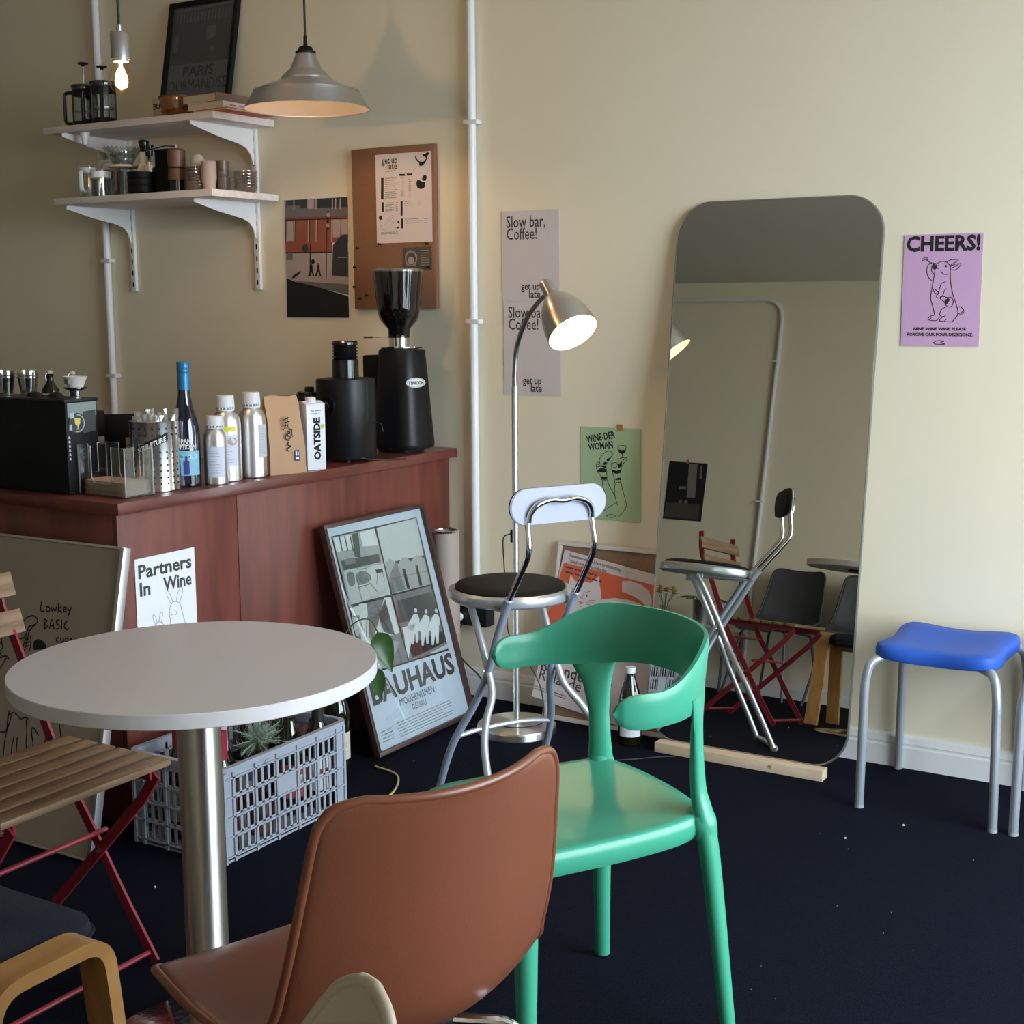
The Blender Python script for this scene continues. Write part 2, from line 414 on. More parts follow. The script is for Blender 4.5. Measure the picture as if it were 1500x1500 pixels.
laminate = pm('beige_laminate', (0.52, 0.485, 0.48), 0.42, var=0.02, scale=4)
lam_edge = pm('laminate_edge', (0.60, 0.58, 0.59), 0.4, var=0.02)
crate_m = pm('grey_crate_plastic', (0.33, 0.36, 0.42), 0.42, var=0.04)
canvas = pm('olive_canvas', (0.35, 0.285, 0.22), 0.85, var=0.08, scale=5, bump=0.3, bscale=8)
kraft = pm('kraft_paper', (0.45, 0.27, 0.15), 0.7, var=0.08, scale=9, bump=0.5, bscale=16)
beige_tube = pm('beige_card', (0.42, 0.34, 0.29), 0.6, var=0.03)
rubber = pm('black_rubber', (0.012, 0.012, 0.012), 0.6)
clear = glass('clear_glass', base=0.03)
acryl = glass('clear_acrylic', (0.90, 0.92, 0.92), base=0.05)
wine_gl = glass('green_bottle_glass', (0.10, 0.12, 0.03), base=0.04, body=(0.012, 0.014, 0.004), bodyamt=0.6)
blue_gl = glass('blue_bottle_glass', (0.02, 0.04, 0.22), base=0.04, body=(0.004, 0.006, 0.03), bodyamt=0.75)
smoke = glass('smoked_plastic', (0.22, 0.19, 0.16), base=0.05, body=(0.01, 0.009, 0.008), bodyamt=0.55)
amber = glass('amber_glass', (0.75, 0.42, 0.07), base=0.06, body=(0.35, 0.16, 0.02), bodyamt=0.25)
win_gl = glass('window_glass', (0.97, 0.98, 0.98), base=0.0)

# ------------------------------------------------------------------ room shell
XL, XR, YB, YF, ZC = -9.0, 1.15, -4.6, 0.0, 2.62
b = nb(); box(b, XL, XR, YB, YF, -0.05, 0); struct('floor', b, carpet)
b = nb(); box(b, XL, XR, YB, YF, ZC, ZC + 0.1); struct('ceiling', b, ceil_m)
b = nb(); box(b, XL - 0.1, XR + 0.1, YF, YF + 0.15, -0.05, ZC + 0.1); struct('wall_front', b, plaster)
b = nb(); box(b, XL - 0.1, XR + 0.1, YB - 0.15, YB, -0.05, ZC + 0.1); struct('wall_back', b, plaster)
b = nb(); box(b, XL - 0.15, XL, YB, YF, -0.05, ZC + 0.1); struct('wall_left', b, plaster)
b = nb()
WY0, WY1, WZ0, WZ1 = -2.5, -0.22, 0.14, 2.40
box(b, XR, XR + 0.15, YB, WY0, -0.05, ZC + 0.1); box(b, XR, XR + 0.15, WY1, YF, -0.05, ZC + 0.1)
box(b, XR, XR + 0.15, WY0, WY1, -0.05, WZ0); box(b, XR, XR + 0.15, WY0, WY1, WZ1, ZC + 0.1); struct('wall_right', b, plaster)
w = struct('window_1', (lambda bb: (box(bb, XR + 0.02, XR + 0.08, WY0, WY1, WZ0, WZ0 + 0.05), box(bb, XR + 0.02, XR + 0.08, WY0, WY1, WZ1 - 0.05, WZ1), box(bb, XR + 0.02, XR + 0.08, WY0, WY0 + 0.05, WZ0, WZ1), box(bb, XR + 0.02, XR + 0.08, WY1 - 0.05, WY1, WZ0, WZ1), bb)[-1])(nb()), white_metal)
for yy in (-0.98, -1.74):
    bb = nb(); box(bb, XR + 0.025, XR + 0.075, yy - 0.025, yy + 0.025, WZ0 + 0.05, WZ1 - 0.05); obj('mullion', bb, white_metal, w)
for y0, y1 in ((-2.45, -1.765), (-1.715, -1.005), (-0.955, -0.27)):
    bb = nb(); box(bb, XR + 0.048, XR + 0.052, y0, y1, WZ0 + 0.05, WZ1 - 0.05); obj('window_pane', bb, win_gl, w)
b = nb(); box(b, XR + 0.15, XR + 9, -12, 8, -0.2, -0.1); struct('pavement', b, pm('pavement', (0.30, 0.30, 0.30), 0.9, var=0.1, scale=3))
# skirting with a stepped moulding, front and back
def skirting(name, x0, x1, y, s):
    b = nb(); pr = [(0, 0), (-0.018, 0), (-0.018, 0.060), (-0.014, 0.064), (-0.014, 0.069), (-0.016, 0.072), (-0.012, 0.088), (-0.006, 0.094), (0, 0.095)]
    a = [b.verts.new((x0, y + s * p[0], p[1])) for p in pr]; c = [b.verts.new((x1, y + s * p[0], p[1])) for p in pr]
    b.faces.new(a); b.faces.new(c)
    for k in range(len(pr)): b.faces.new((a[k], a[(k + 1) % len(pr)], c[(k + 1) % len(pr)], c[k]))
    struct(name, b, white_trim, smooth=0)
skirting('baseboard_front', XL, XR, YF, 1); skirting('baseboard_back', XL, XR, YB, -1)

# conduits on the walls
def pipe(name, pts, label, clips, r=0.0145, fil=0.06):
    b = nb(); tube(b, fillet(pts, fil), r, 12); o = obj(name, b, pipe_m); tag(o, label, 'pipe')
    for (x, y, zz, horiz) in clips:
        b = nb()
        if horiz: box(b, x - 0.01, x + 0.01, y - 0.016, y + 0.016, zz - 0.02, zz + 0.02, 0.003)
        else: box(b, x - 0.026, x + 0.026, y - 0.016, y + 0.016, zz - 0.007, zz + 0.007, 0.003)
        obj('pipe_clip', b, pipe_m, o)
    return o
pipe('conduit_pipe', [(-2.52, -0.017, ZC), (-2.52, -0.017, 0.318)], 'white vertical conduit on the wall between the corkboard and the stacked slogan posters', [(-2.517, -0.017, 1.905, 0), (-2.517, -0.017, 1.27, 0)])
pipe('conduit_pipe', [(-4.225, -0.017, ZC), (-4.225, -0.017, 0.10)], 'white conduit running down the wall behind the white shelves', [(-4.222, -0.017, 1.50, 0), (-4.222, -0.017, 1.055, 0)])
pipe('conduit_pipe', [(-5.9, YB + 0.017, 2.50), (-3.20, YB + 0.017, 2.50), (-3.20, YB + 0.017, 0.2)], 'white conduit bending down from the ceiling on the far wall, seen in the mirror', [(-3.21, YB + 0.017, 2.1, 0), (-3.21, YB + 0.017, 1.2, 0)], fil=0.14)
# ------------------------------------------------------------------ wall shelves
sh = thing('wall_shelf', 'white two-tier wall shelf on slotted rails holding coffee gear', 'shelf', (-3.77, 0, 1.38))
def loc_bm(bm, o): bmesh.ops.translate(bm, vec=(-o[0], -o[1], -o[2]), verts=bm.verts); return bm
SO = (-3.77, 0, 1.38)
for x0, x1, yf, zt in ((-4.19, -3.352, -0.323, 1.971), (-4.12, -3.342, -0.352, 1.714)):
    b = nb(); box(b, x0, x1, yf, -0.016, zt - 0.023, zt, 0.001); obj('shelf_board', loc_bm(b, SO), shelf_w, sh)
for x in (-4.090, -3.455):
    b = nb(); box(b, x - 0.012, x + 0.012, -0.014, -0.001, 1.382, 1.985, 0.001); r = obj('rail', loc_bm(b, SO), white_metal, sh)
    b = nb()
    for k in range(14): box(b, x - 0.003, x + 0.003, -0.0146, -0.0140, 1.40 + k * 0.042, 1.418 + k * 0.042)
    obj('rail_slots', loc_bm(b, SO), black, r)
    for zt, yt in ((1.971, -0.325), (1.714, -0.322)):
        z1 = zt - 0.0235
        prof = [(-0.015, z1), (yt, z1), (yt, z1 - 0.013), (-0.20, z1 - 0.040), (-0.085, z1 - 0.058), (-0.050, z1 - 0.070), (-0.030, z1 - 0.090), (-0.018, z1 - 0.125), (-0.015, z1 - 0.125)]
        b = nb(); Mx = Matrix(((0, 0, 1, 0), (1, 0, 0, 0), (0, 1, 0, 0), (0, 0, 0, 1)))
        prism(b, prof, x - 0.0025, x + 0.0025, Mx)
        box(b, x - 0.009, x + 0.009, yt, -0.016, z1 - 0.002, z1 - 0.0005)
        obj('bracket', loc_bm(b, SO), white_metal, sh)
b = nb(); lathe(b, [(0, -0.045), (0.011, -0.043), (0.010, -0.03), (0.014, -0.018), (0.018, 0), (0, 0)], 16)
tag(obj('cup_hook', b, white_metal, loc=(-4.02, -0.28, 1.9475)), 'small white knob hanging under the upper shelf board', 'hook')

# french presses
def french_press(loc, rz, label, knobh):
    t = thing('french_press', label, 'coffee press', loc, rz, 'black coffee presses on the top shelf')
    b = nb(); lathe(b, [(0, 0.004), (0.040, 0.004), (0.040, 0.135), (0.0385, 0.135), (0.0385, 0.006), (0, 0.006)], 28); obj('beaker', b, clear, t)
    b = nb(); lathe(b, [(0, 0), (0.045, 0), (0.045, 0.022), (0.043, 0.026), (0.041, 0.022)], 28, cap=False)
    lathe(b, [(0.0415, 0.118), (0.044, 0.118), (0.044, 0.140), (0.0415, 0.140), (0.0415, 0.118)], 28, cap=False)
    for a in (0.5, 1.6, 3.7, 4.9):
        box(b, 0.041, 0.045, -0.007, 0.007, 0.018, 0.125, M=Matrix.Rotation(a, 4, 'Z'))
    obj('cage', b, blackpl, t)
    b = nb(); tube(b, fillet([(0.040, 0, 0.13), (0.075, 0, 0.13), (0.075, 0, 0.02), (0.042, 0, 0.02)], 0.018), 0.006, 8, flat=(1.5, 1)); bmesh.ops.rotate(b, cent=(0, 0, 0), matrix=Matrix.Rotation(pi, 3, 'Z'), verts=b.verts); obj('handle', b, blackpl, t)
    b = nb(); lathe(b, [(0, 0.158), (0.030, 0.157), (0.047, 0.155), (0.048, 0.152), (0.042, 0.132), (0, 0.130)], 28); box(b, 0.03, 0.056, -0.008, 0.008, 0.146, 0.155, 0.002); obj('lid', b, smoke, t)
    b = nb(); tube(b, [(0, 0, 0.165), (0, 0, knobh - 0.01)], 0.0018, 6); pl = obj('plunger', b, chrome, t)
    b = nb(); lathe(b, [(0, 0), (0.004, 0), (0.008, 0.006), (0.019, 0.008), (0.019, 0.013), (0, 0.015)], 16); obj('knob', b, blackpl, pl, loc=(0, 0, knobh - 0.015))
    b = nb(); lathe(b, [(0, 0.06), (0.037, 0.06), (0.037, 0.066), (0, 0.066)], 24); obj('filter_disc', b, alu, t)
french_press((-4.090, -0.21, 1.971), 0.5, 'left black coffee press on the top shelf, plunger raised higher', 0.238)
french_press((-3.965, -0.235, 1.971), 0.5, 'right black coffee press on the top shelf, partly behind the bare bulb', 0.212)

# framed Paris print
t = thing('framed_print', 'black framed dark city print with PARIS lettering leaning on the top shelf', 'picture', M=frameM((-3.835, -0.085, 1.972), (1, 0, -0.002), (0, 0.085, 0.43)))
W_, H_ = 0.335, 0.45
def frame_bars(t, W, H, w, d, m, name='frame'):
    b = nb()
    for x0, x1, y0, y1 in ((0, W, 0, w), (0, W, H - w, H), (0, w, w, H - w), (W - w, W, w, H - w)): box(b, x0, x1, y0, y1, 0, d, 0.0015)
    return obj(name, b, m, t)
frame_bars(t, W_, H_, 0.016, 0.02, black)
b = nb(); box(b, 0.014, W_ - 0.014, 0.014, H_ - 0.014, 0.002, 0.008); obj('print_sheet', b, pm('dark_print', (0.045, 0.045, 0.048), 0.6), t)
b = nb(); fill(b, [(0.02, 0.02), (W_ - 0.02, 0.02), (W_ - 0.02, 0.222), (0.02, 0.222)], 0.0084); fill(b, [(0.03, 0.415), (W_ - 0.025, 0.425), (W_ - 0.025, 0.435), (0.03, 0.425)], 0.0084)
for k in range(17): fill(b, [(0.035 + k * 0.017, 0.375), (0.042 + k * 0.017, 0.375), (0.042 + k * 0.017, 0.41), (0.035 + k * 0.017, 0.41)], 0.0084)
fill(b, [(0.19, 0.30), (0.235, 0.315), (0.235, 0.355), (0.19, 0.355)], 0.0084); fill(b, [(0.215, 0.26), (0.235, 0.26), (0.235, 0.28), (0.215, 0.28)], 0.0084); fill(b, [(0.03, 0.27), (0.05, 0.27), (0.055, 0.33), (0.03, 0.33)], 0.0084)
flat('pale_shapes', b, pm('grey_blue_ink', (0.13, 0.135, 0.15), 0.6), t)
b = nb(); text(b, 'PARIS', 0.090, 0.176, 0.052, z=0.0088, bold=0.0012, fit=0.15); text(b, 'OURMANDISE', 0.024, 0.124, 0.058, z=0.0088, fit=0.285); flat('lettering', b, ink, t)
b = nb(); box(b, 0.016, W_ - 0.016, 0.016, H_ - 0.016, 0.012, 0.014); obj('glazing', b, clear, t)

# carton, bowl, books
t = thing('butter_carton', 'small cream carton lettered BUT standing behind the amber bowl', 'carton', (-3.70, -0.19, 1.971), -0.12)
b = nb(); box(b, -0.05, 0.06, -0.02, 0.02, 0, 0.085, 0.003); obj('box_body', b, pm('cream_card', (0.55, 0.48, 0.38), 0.7), t)
b = nb(); text(b, 'BUTT', 0, 0, 0.026, bold=0.0008, fit=0.075); text(b, 'butter', 0.005, -0.038, 0.011); flat('lettering', b, ink, t).matrix_local = frameM((-0.045, -0.0206, 0.045), (1, 0, 0), (0, 0, 1))
t = thing('glass_bowl', 'amber glass bowl on the top shelf in front of the cream carton', 'bowl', (-3.585, -0.245, 1.971))
b = nb(); lathe(b, [(0, 0), (0.04, 0), (0.045, 0.004), (0.058, 0.012), (0.062, 0.022), (0.058, 0.026), (0.066, 0.06), (0.066, 0.066), (0.062, 0.066), (0.053, 0.026), (0.04, 0.01), (0, 0.008)], 32); obj('bowl_body', b, amber, t)
b = nb(); lathe(b, [(0.060, 0.066), (0.068, 0.066), (0.068, 0.070), (0.060, 0.070)], 32, cap=False); obj('rim', b, amber, t)
def book(name, label, loc, rz, w, d, h, cov, pages, grp):
    t = thing(name, label, 'book', loc, rz, grp)
    b = nb(); box(b, -w / 2, w / 2, -d / 2, d / 2, 0, 0.002); box(b, -w / 2, w / 2, -d / 2, d / 2, h - 0.002, h); box(b, -w / 2, w / 2, -d / 2, -d / 2 + 0.002, 0.002, h - 0.002); obj('cover', b, cov, t)
    b = nb(); box(b, -w / 2 + 0.004, w / 2 - 0.003, -d / 2 + 0.002, d / 2 - 0.004, 0.002, h - 0.002); obj('page_block', b, pages, t)
    return t
pages = pm('book_pages', (0.62, 0.55, 0.45), 0.8, stretch=(1, 1, 30))
book('flat_book', 'thin orange book at the bottom of the pile on the top shelf', (-3.375, -0.20, 1.971), -1.62, 0.22, 0.17, 0.009, pm('orange_cover', (0.55, 0.10, 0.04), 0.6), pages, 'books on the top shelf')
t = book('flat_book', 'white book with dark and red spine lettering in the middle of the pile', (-3.41, -0.20, 1.980), 1.62, 0.21, 0.16, 0.024, pm('white_cover', (0.62, 0.58, 0.56), 0.6), pages, 'books on the top shelf')
b = nb(); scrib(b, 0.03, 0.014, 0.03, 0.006); scrib(b, 0.075, 0.015, 0.05, 0.006); scrib(b, 0.075, 0.006, 0.06, 0.006); scrib(b, 0.15, 0.010, 0.03, 0.007)
flat('spine_lettering', b, pm('red_ink', (0.30, 0.03, 0.03), 0.7), t).matrix_local = frameM((-0.10, -0.0806, 0), (1, 0, 0), (0, 0, 1))
book('flat_book', 'brown cloth book on top of the pile on the top shelf', (-3.43, -0.20, 2.004), 1.50, 0.20, 0.17, 0.030, pm('brown_cloth', (0.20, 0.115, 0.085), 0.8), pages, 'books on the top shelf')

# lower shelf
Z2 = 1.714
def mug(loc, rz, label, h=0.13, r=0.036):
    t = thing('glass_mug', label, 'mug', loc, rz, 'glass mugs at the left end of the lower shelf')
    b = nb(); lathe(b, [(0, 0), (r, 0), (r, h), (r - 0.002, h), (r - 0.002, 0.006), (0, 0.006)], 24); obj('glass_body', b, clear, t)
    b = nb(); lathe(b, [(r + 0.0008, h - 0.030), (r + 0.0008, h - 0.008), (r - 0.003, h - 0.008), (r - 0.003, h - 0.03)], 24, cap=False); obj('white_band', b, white_metal, t)
    b = nb(); tube(b, fillet([(r, 0, h - 0.02), (r + 0.03, 0, h - 0.025), (r + 0.028, 0, 0.03), (r, 0, 0.025)], 0.015), 0.005, 8, flat=(1.6, 1)); obj('handle', b, white_metal, t)
mug((-4.055, -0.14, Z2), -1.0, 'tall glass mug at the back left of the lower shelf', 0.155)
mug((-4.045, -0.25, Z2), -1.15, 'glass mug with white band and handle at the front left of the lower shelf', 0.12)
mug((-3.975, -0.19, Z2), 0.8, 'glass mug third from the left on the lower shelf', 0.135)
mug((-3.955, -0.275, Z2), 2.6, 'glass mug just left of the fluted dripper', 0.10)
t = thing('coffee_dripper', 'fluted glass coffee dripper with wooden collar on a glass server', 'dripper', (-3.875, -0.24, Z2))
b = nb(); lathe(b, [(0, 0), (0.040, 0), (0.042, 0.05), (0.030, 0.09), (0.030, 0.105), (0.028, 0.105), (0.028, 0.09), (0.040, 0.05), (0.038, 0.004), (0, 0.004)], 28); obj('server', b, clear, t)
b = nb(); n = 48; R0, R1 = [], []
for k in range(n):
    a = 2 * pi * k / n; f = 1 + 0.07 * cos(12 * a * 2); R0.append((0.030 * cos(a), 0.030 * sin(a), 0.112)); R1.append((0.064 * f * cos(a), 0.064 * f * sin(a), 0.172 + 0.004 * cos(24 * a)))
v0 = [b.verts.new(p) for p in R0]; v1 = [b.verts.new(p) for p in R1]
for k in range(n): b.faces.new((v0[k], v0[(k + 1) % n], v1[(k + 1) % n], v1[k]))
o = obj('fluted_cone', b, glass('thick_glass', (0.82, 0.86, 0.86), base=0.14, ior=1.7), t); mod_solid(o, 0.003)
b = nb(); lathe(b, [(0.032, 0.103), (0.056, 0.106), (0.056, 0.113), (0.03, 0.113)], 28, cap=False); obj('wooden_collar', b, pine, t)
b = nb(); tube(b, fillet([(0.04, 0, 0.10), (0.055, 0, 0.08), (0.052, 0, 0.02)], 0.012), 0.005, 8); bmesh.ops.rotate(b, cent=(0, 0, 0), matrix=Matrix.Rotation(-1.3, 3, 'Z'), verts=b.verts); obj('wooden_handle', b, walnut, t)
t = thing('stacked_bowl', 'matt black bowl stack holding the bamboo whisk', 'bowl', (-3.772, -0.25, Z2))
for k in range(3):
    b = nb(); z0 = k * 0.024; lathe(b, [(0, z0), (0.034, z0), (0.050, z0 + 0.012), (0.052, z0 + 0.034), (0.049, z0 + 0.034), (0.046, z0 + 0.013), (0, z0 + 0.006)], 28); obj('bowl_body', b, black, t)
t = thing('bamboo_whisk', 'upright bamboo whisk with white rim standing in the black bowls', 'whisk', (-3.765, -0.25, Z2 + 0.056))
b = nb(); tube(b, [(0, 0, 0.05), (0, 0, 0.095)], 0.012, 12); obj('whisk_grip', b, pine, t)
b = nb()
for k in range(28):
    a = 2 * pi * k / 28; tube(b, [(0.011 * cos(a), 0.011 * sin(a), 0.055), (0.026 * cos(a), 0.026 * sin(a), 0.02), (0.022 * cos(a), 0.022 * sin(a), 0.0)], 0.0013, 4)
o = obj('whisk_tines', b, pine, t); o['kind'] = 'stuff'
def hand_grinder(loc, label, body, kn, h, arm):
    t = thing('hand_grinder', label, 'coffee grinder', loc, 0.0)
    b = nb(); lathe(b, [(0, 0.045), (0.030, 0.045), (0.031, 0.05), (0.030, 0.085), (0.031, h), (0.024, h + 0.006), (0, h + 0.006)], 28); obj('wooden_body', b, body, t)
    b = nb(); lathe(b, [(0, 0), (0.027, 0), (0.027, 0.045), (0, 0.045)], 28); obj('jar', b, black_g, t)
    b = nb(); lathe(b, [(0.0315, 0.083), (0.0315, 0.089), (0.030, 0.089)], 28, cap=False); obj('band', b, black, t)
    b = nb(); lathe(b, [(0, h + 0.006), (0.004, h + 0.006), (0.004, h + 0.02), (0, h + 0.02)], 10); tube(b, [(0, 0, h + 0.014), arm[0], arm[1]], 0.0028, 8); c = obj('crank', b, chrome, t)
    b = nb(); lathe(b, [(0, 0), (0.011, 0), (0.015, 0.014), (0.019, 0.03), (0.018, 0.038), (0, 0.042)], 20); obj('knob', b, black_g, c, loc=kn)
hand_grinder((-3.580, -0.27, Z2), 'walnut hand coffee grinder with long crank and round black knob', walnut, (-0.150, -0.005, 0.150), 0.145, ((-0.05, 0, 0.165), (-0.150, -0.005, 0.152)))
t = thing('tin_canister', 'matt black square canister between whisk and walnut grinder', 'canister', (-3.67, -0.22, Z2), 0.05)
b = nb(); box(b, -0.036, 0.036, -0.03, 0.03, 0, 0.15, 0.004); obj('canister_body', b, black, t)
b = nb(); box(b, -0.037, 0.037, -0.031, 0.031, 0.15, 0.158, 0.002); obj('lid', b, black, t)
t = thing('tin_canister', 'low black canister with pale label behind the bamboo whisk', 'canister', (-3.755, -0.13, Z2), 0.02)
b = nb(); box(b, -0.05, 0.05, -0.03, 0.03, 0, 0.11, 0.004); obj('canister_body', b, black, t)
b = nb(); box(b, -0.03, 0.05, -0.0315, -0.0302, 0.106, 0.108); box(b, -0.02, 0.05, -0.036, -0.032, 0.115, 0.135); obj('pale_label', b, paper, t)
t = thing('hand_grinder', 'slim black grinder knob beside the bamboo whisk', 'coffee grinder', (-3.835, -0.15, Z2))
b = nb(); lathe(b, [(0, 0), (0.022, 0), (0.022, 0.13), (0, 0.135)], 20); obj('body', b, alu_m, t)
b = nb(); lathe(b, [(0, 0.135), (0.005, 0.135), (0.005, 0.15), (0.013, 0.152), (0.018, 0.19), (0, 0.192)], 20); obj('knob', b, black_g, t)
# nested glass dishes, cups
smoky = glass('smoky_dish_glass', (0.80, 0.70, 0.66), base=0.08, body=(0.40, 0.30, 0.26), bodyamt=0.25)
def dish(loc, first=[None], r=0.042, label='shallow clear glass dish in the left nested stack on the lower shelf', grp='nested glass dishes on the lower shelf'):
    if first[0] is None:
        t = thing('glass_dish', label, 'dish', loc, 0, grp)
        b = nb(); lathe(b, [(0, 0), (0.026, 0), (0.037, 0.010), (0.041, 0.022), (0.0385, 0.022), (0.034, 0.011), (0.024, 0.003), (0, 0.003)], 24); obj('dish_body', b, smoky, t)
        b = nb(); lathe(b, [(0.0385, 0.0215), (0.042, 0.0215), (0.042, 0.0245), (0.0385, 0.0245)], 24, cap=False); obj('dish_rim', b, smoky, t); first[0] = t
    else: t = copy_tree(first[0], loc, 0, label, grp)
    return t
for k in range(7): dish((-3.490, -0.265, Z2 + k * 0.0105))
for k in range(6): dish((-3.405, -0.115, Z2 + k * 0.0105), label='shallow clear glass dish in the right nested stack on the lower shelf')
t = thing('egg_cup', 'upturned cream cup resting on the left stack of dishes', 'cup', (-3.49, -0.26, Z2 + 0.088))
b = nb(); lathe(b, [(0.022, 0), (0.025, 0), (0.024, 0.022), (0.014, 0.038), (0, 0.041)], 20, cap=False); obj('cup_body', b, pm('cream_ceramic', (0.55, 0.47, 0.38), 0.45), t)
b = nb(); lathe(b, [(0.020, 0.0), (0.0255, 0.0), (0.0255, 0.003), (0.020, 0.003)], 20, cap=False); obj('cup_rim', b, pm('cream_ceramic', (0.55, 0.47, 0.38), 0.45), t)
for k, (x, y, zz) in enumerate(((-3.47, -0.16, 0.0), (-3.47, -0.06, 0.0), (-3.47, -0.16, 0.056))):
    b = nb(); lathe(b, [(0, 0), (0.022, 0), (0.026, 0.055), (0.023, 0.055), (0.02, 0.004), (0, 0.004)], 20)
    tag(obj('espresso_cup', b, pm('brown_ceramic', (0.16, 0.09, 0.06), 0.3), loc=(x, y, Z2 + zz)), ['dark brown cup behind the left stack of dishes, lower one', 'dark brown cup behind the right stack of dishes', 'dark brown cup behind the left stack of dishes, upper one'][k], 'cup', 'dark brown cups behind the dishes')
for k in range(5):
    b = nb(); lathe(b, [(0, 0), (0.019, 0), (0.027, 0.050), (0.025, 0.050), (0.017, 0.003), (0, 0.003)], 20)
    tag(obj('paper_cup', b, pm('pinkish_paper_cup', (0.52, 0.38, 0.32), 0.6), loc=(-3.425, -0.275, Z2 + k * 0.012)), 'pinkish tasting cup in the short stack between the two dish stacks', 'cup', 'stacked pinkish tasting cups')
t = thing('glass_tumbler', 'square clear glass tumbler at the right end of the lower shelf', 'glass', (-3.375, -0.225, Z2))
b = nb(); box(b, -0.028, 0.028, -0.028, 0.028, 0, 0.006); 
for s in (-1, 1): box(b, s * 0.028 - 0.001, s * 0.028 + 0.001, -0.028, 0.028, 0, 0.064); box(b, -0.028, 0.028, s * 0.028 - 0.001, s * 0.028 + 0.001, 0, 0.064)
obj('glass_body', b, clear, t)
b = nb()
for s in (-1, 1): box(b, s * 0.028 - 0.0015, s * 0.028 + 0.0015, -0.029, 0.029, 0.064, 0.067); box(b, -0.029, 0.029, s * 0.028 - 0.0015, s * 0.028 + 0.0015, 0.064, 0.067)
obj('glass_rim', b, clear, t)

# ------------------------------------------------------------------ pendants
warm = (1.0, 0.62, 0.30)
def emit(name, col, s):
    m = bpy.data.materials.new(name); m.use_nodes = True; nt = m.node_tree; nt.nodes.clear()
    o = nt.nodes.new('ShaderNodeOutputMaterial'); e = nt.nodes.new('ShaderNodeEmission'); e.inputs[0].default_value = c4(col); e.inputs[1].default_value = s
    nt.links.new(e.outputs[0], o.inputs[0]); return m
def point(loc, col, watts, r, name='bulb_light'):
    l = bpy.data.lights.new(name, 'POINT'); l.color = col; l.energy = watts; l.shadow_soft_size = r
    o = bpy.data.objects.new(name, l); COL.objects.link(o); o.location = loc; return o
PB = (-2.787, -1.25, 1.902)
t = thing('bare_bulb_pendant', 'bare glowing bulb in a brushed metal socket hanging on a black cord', 'pendant lamp', (PB[0], PB[1], PB[2])); t.scale = (1.13, 1.13, 1.13)
b = nb(); prof = [(0.0, -0.030), (0.012, -0.028), (0.021, -0.021), (0.0262, -0.010), (0.0272, 0.0), (0.0255, 0.012), (0.020, 0.024), (0.0150, 0.034), (0.0140, 0.044)]
lathe(b, prof, 32, cap=False); obj('bulb_glass', b, glass('bulb_glass', (1.0, 0.93, 0.82), base=0.03, gloss=(1, 0.85, 0.6)), t, smooth=60)
b = nb()
for a in range(6):
    x, y = 0.0065 * cos(a * pi / 3), 0.0065 * sin(a * pi / 3); x2, y2 = 0.010 * cos(a * pi / 3), 0.010 * sin(a * pi / 3); tube(b, [(x, y, 0.020), (x2, y2, -0.014)], 0.0022, 6)
obj('filament', b, emit('filament_glow', (1.0, 0.72, 0.38), 60.0), t)
b = nb(); lathe(b, [(0, 0.015), (0.004, 0.02), (0.004, 0.04), (0, 0.045)], 10); obj('glass_stem', b, emit('stem_glow', (1.0, 0.75, 0.42), 6.0), t)
b = nb(); lathe(b, [(0.0145, 0.040), (0.018, 0.041), (0.0185, 0.046), (0.0205, 0.046), (0.0205, 0.103), (0.0185, 0.106), (0.006, 0.107), (0.006, 0.122), (0, 0.122)], 32); obj('socket', b, alu, t)
b = nb(); tube(b, [(0, 0, 0.12), (-0.002, 0, (ZC - PB[2]) / 1.13)], 0.003, 8); obj('cord', b, rubber, t)
L1 = point((PB[0], PB[1], PB[2] - 0.002), warm, 9.5, 0.02)
PD = (-2.823, -0.47, 1.920)
t = thing('dome_pendant', 'large brushed aluminium dome pendant lamp above the counter end', 'pendant lamp', PD); t.scale = (1.072, 1.072, 1.072)
prof = [(0.178, 0.0), (0.173, 0.006), (0.150, 0.046), (0.146, 0.050), (0.080, 0.076), (0.072, 0.080), (0.070, 0.086), (0.053, 0.103), (0.050, 0.106), (0.046, 0.108), (0.028, 0.150), (0.027, 0.153)]
b = nb(); lathe(b, catmull([(p[0], p[1], 0) for p in prof], 3) and [(v.x, v.y) for v in catmull([(p[0], p[1], 0) for p in prof], 3)], 64, cap=False); o = obj('shade', b, brushed('pendant_aluminium', (0.60, 0.60, 0.61), 0.36, 0.6), t, smooth=50)
b = nb(); pr2 = [(0.1765, 0.0006), (0.1715, 0.006), (0.148, 0.045), (0.100, 0.066), (0.070, 0.077), (0.050, 0.100), (0.030, 0.120), (0.0, 0.122)]
lathe(b, pr2, 64, cap=False); obj('shade_lining', b, pm('pale_lining', (0.62, 0.55, 0.50), 0.38, 0.5, var=0.03), t, smooth=50)
b = nb(); tube(b, [(0.1772 * cos(2 * pi * k / 64), 0.1772 * sin(2 * pi * k / 64), 0.0) for k in range(64)], 0.0016, 6, closed=True); obj('rolled_rim', b, brushed('pendant_aluminium', (0.60, 0.60, 0.61), 0.36, 0.6), t)
b = nb(); lathe(b, [(0.0, 0.152), (0.029, 0.152), (0.029, 0.158), (0.022, 0.160), (0.018, 0.170), (0.006, 0.174), (0.005, 0.200), (0, 0.200)], 24); obj('cap', b, black, t)
b = nb(); tube(b, [(0, 0, 0.19), (-0.002, 0, (ZC - PD[2]) / 1.072)], 0.0032, 8); obj('cord', b, rubber, t)
b = nb(); lathe(b, [(0, 0.045), (0.018, 0.05), (0.026, 0.068), (0.022, 0.09), (0.014, 0.118), (0, 0.12)], 20, cap=False); obj('bulb', b, emit('pendant_bulb', (1.0, 0.64, 0.33), 75.0), t)
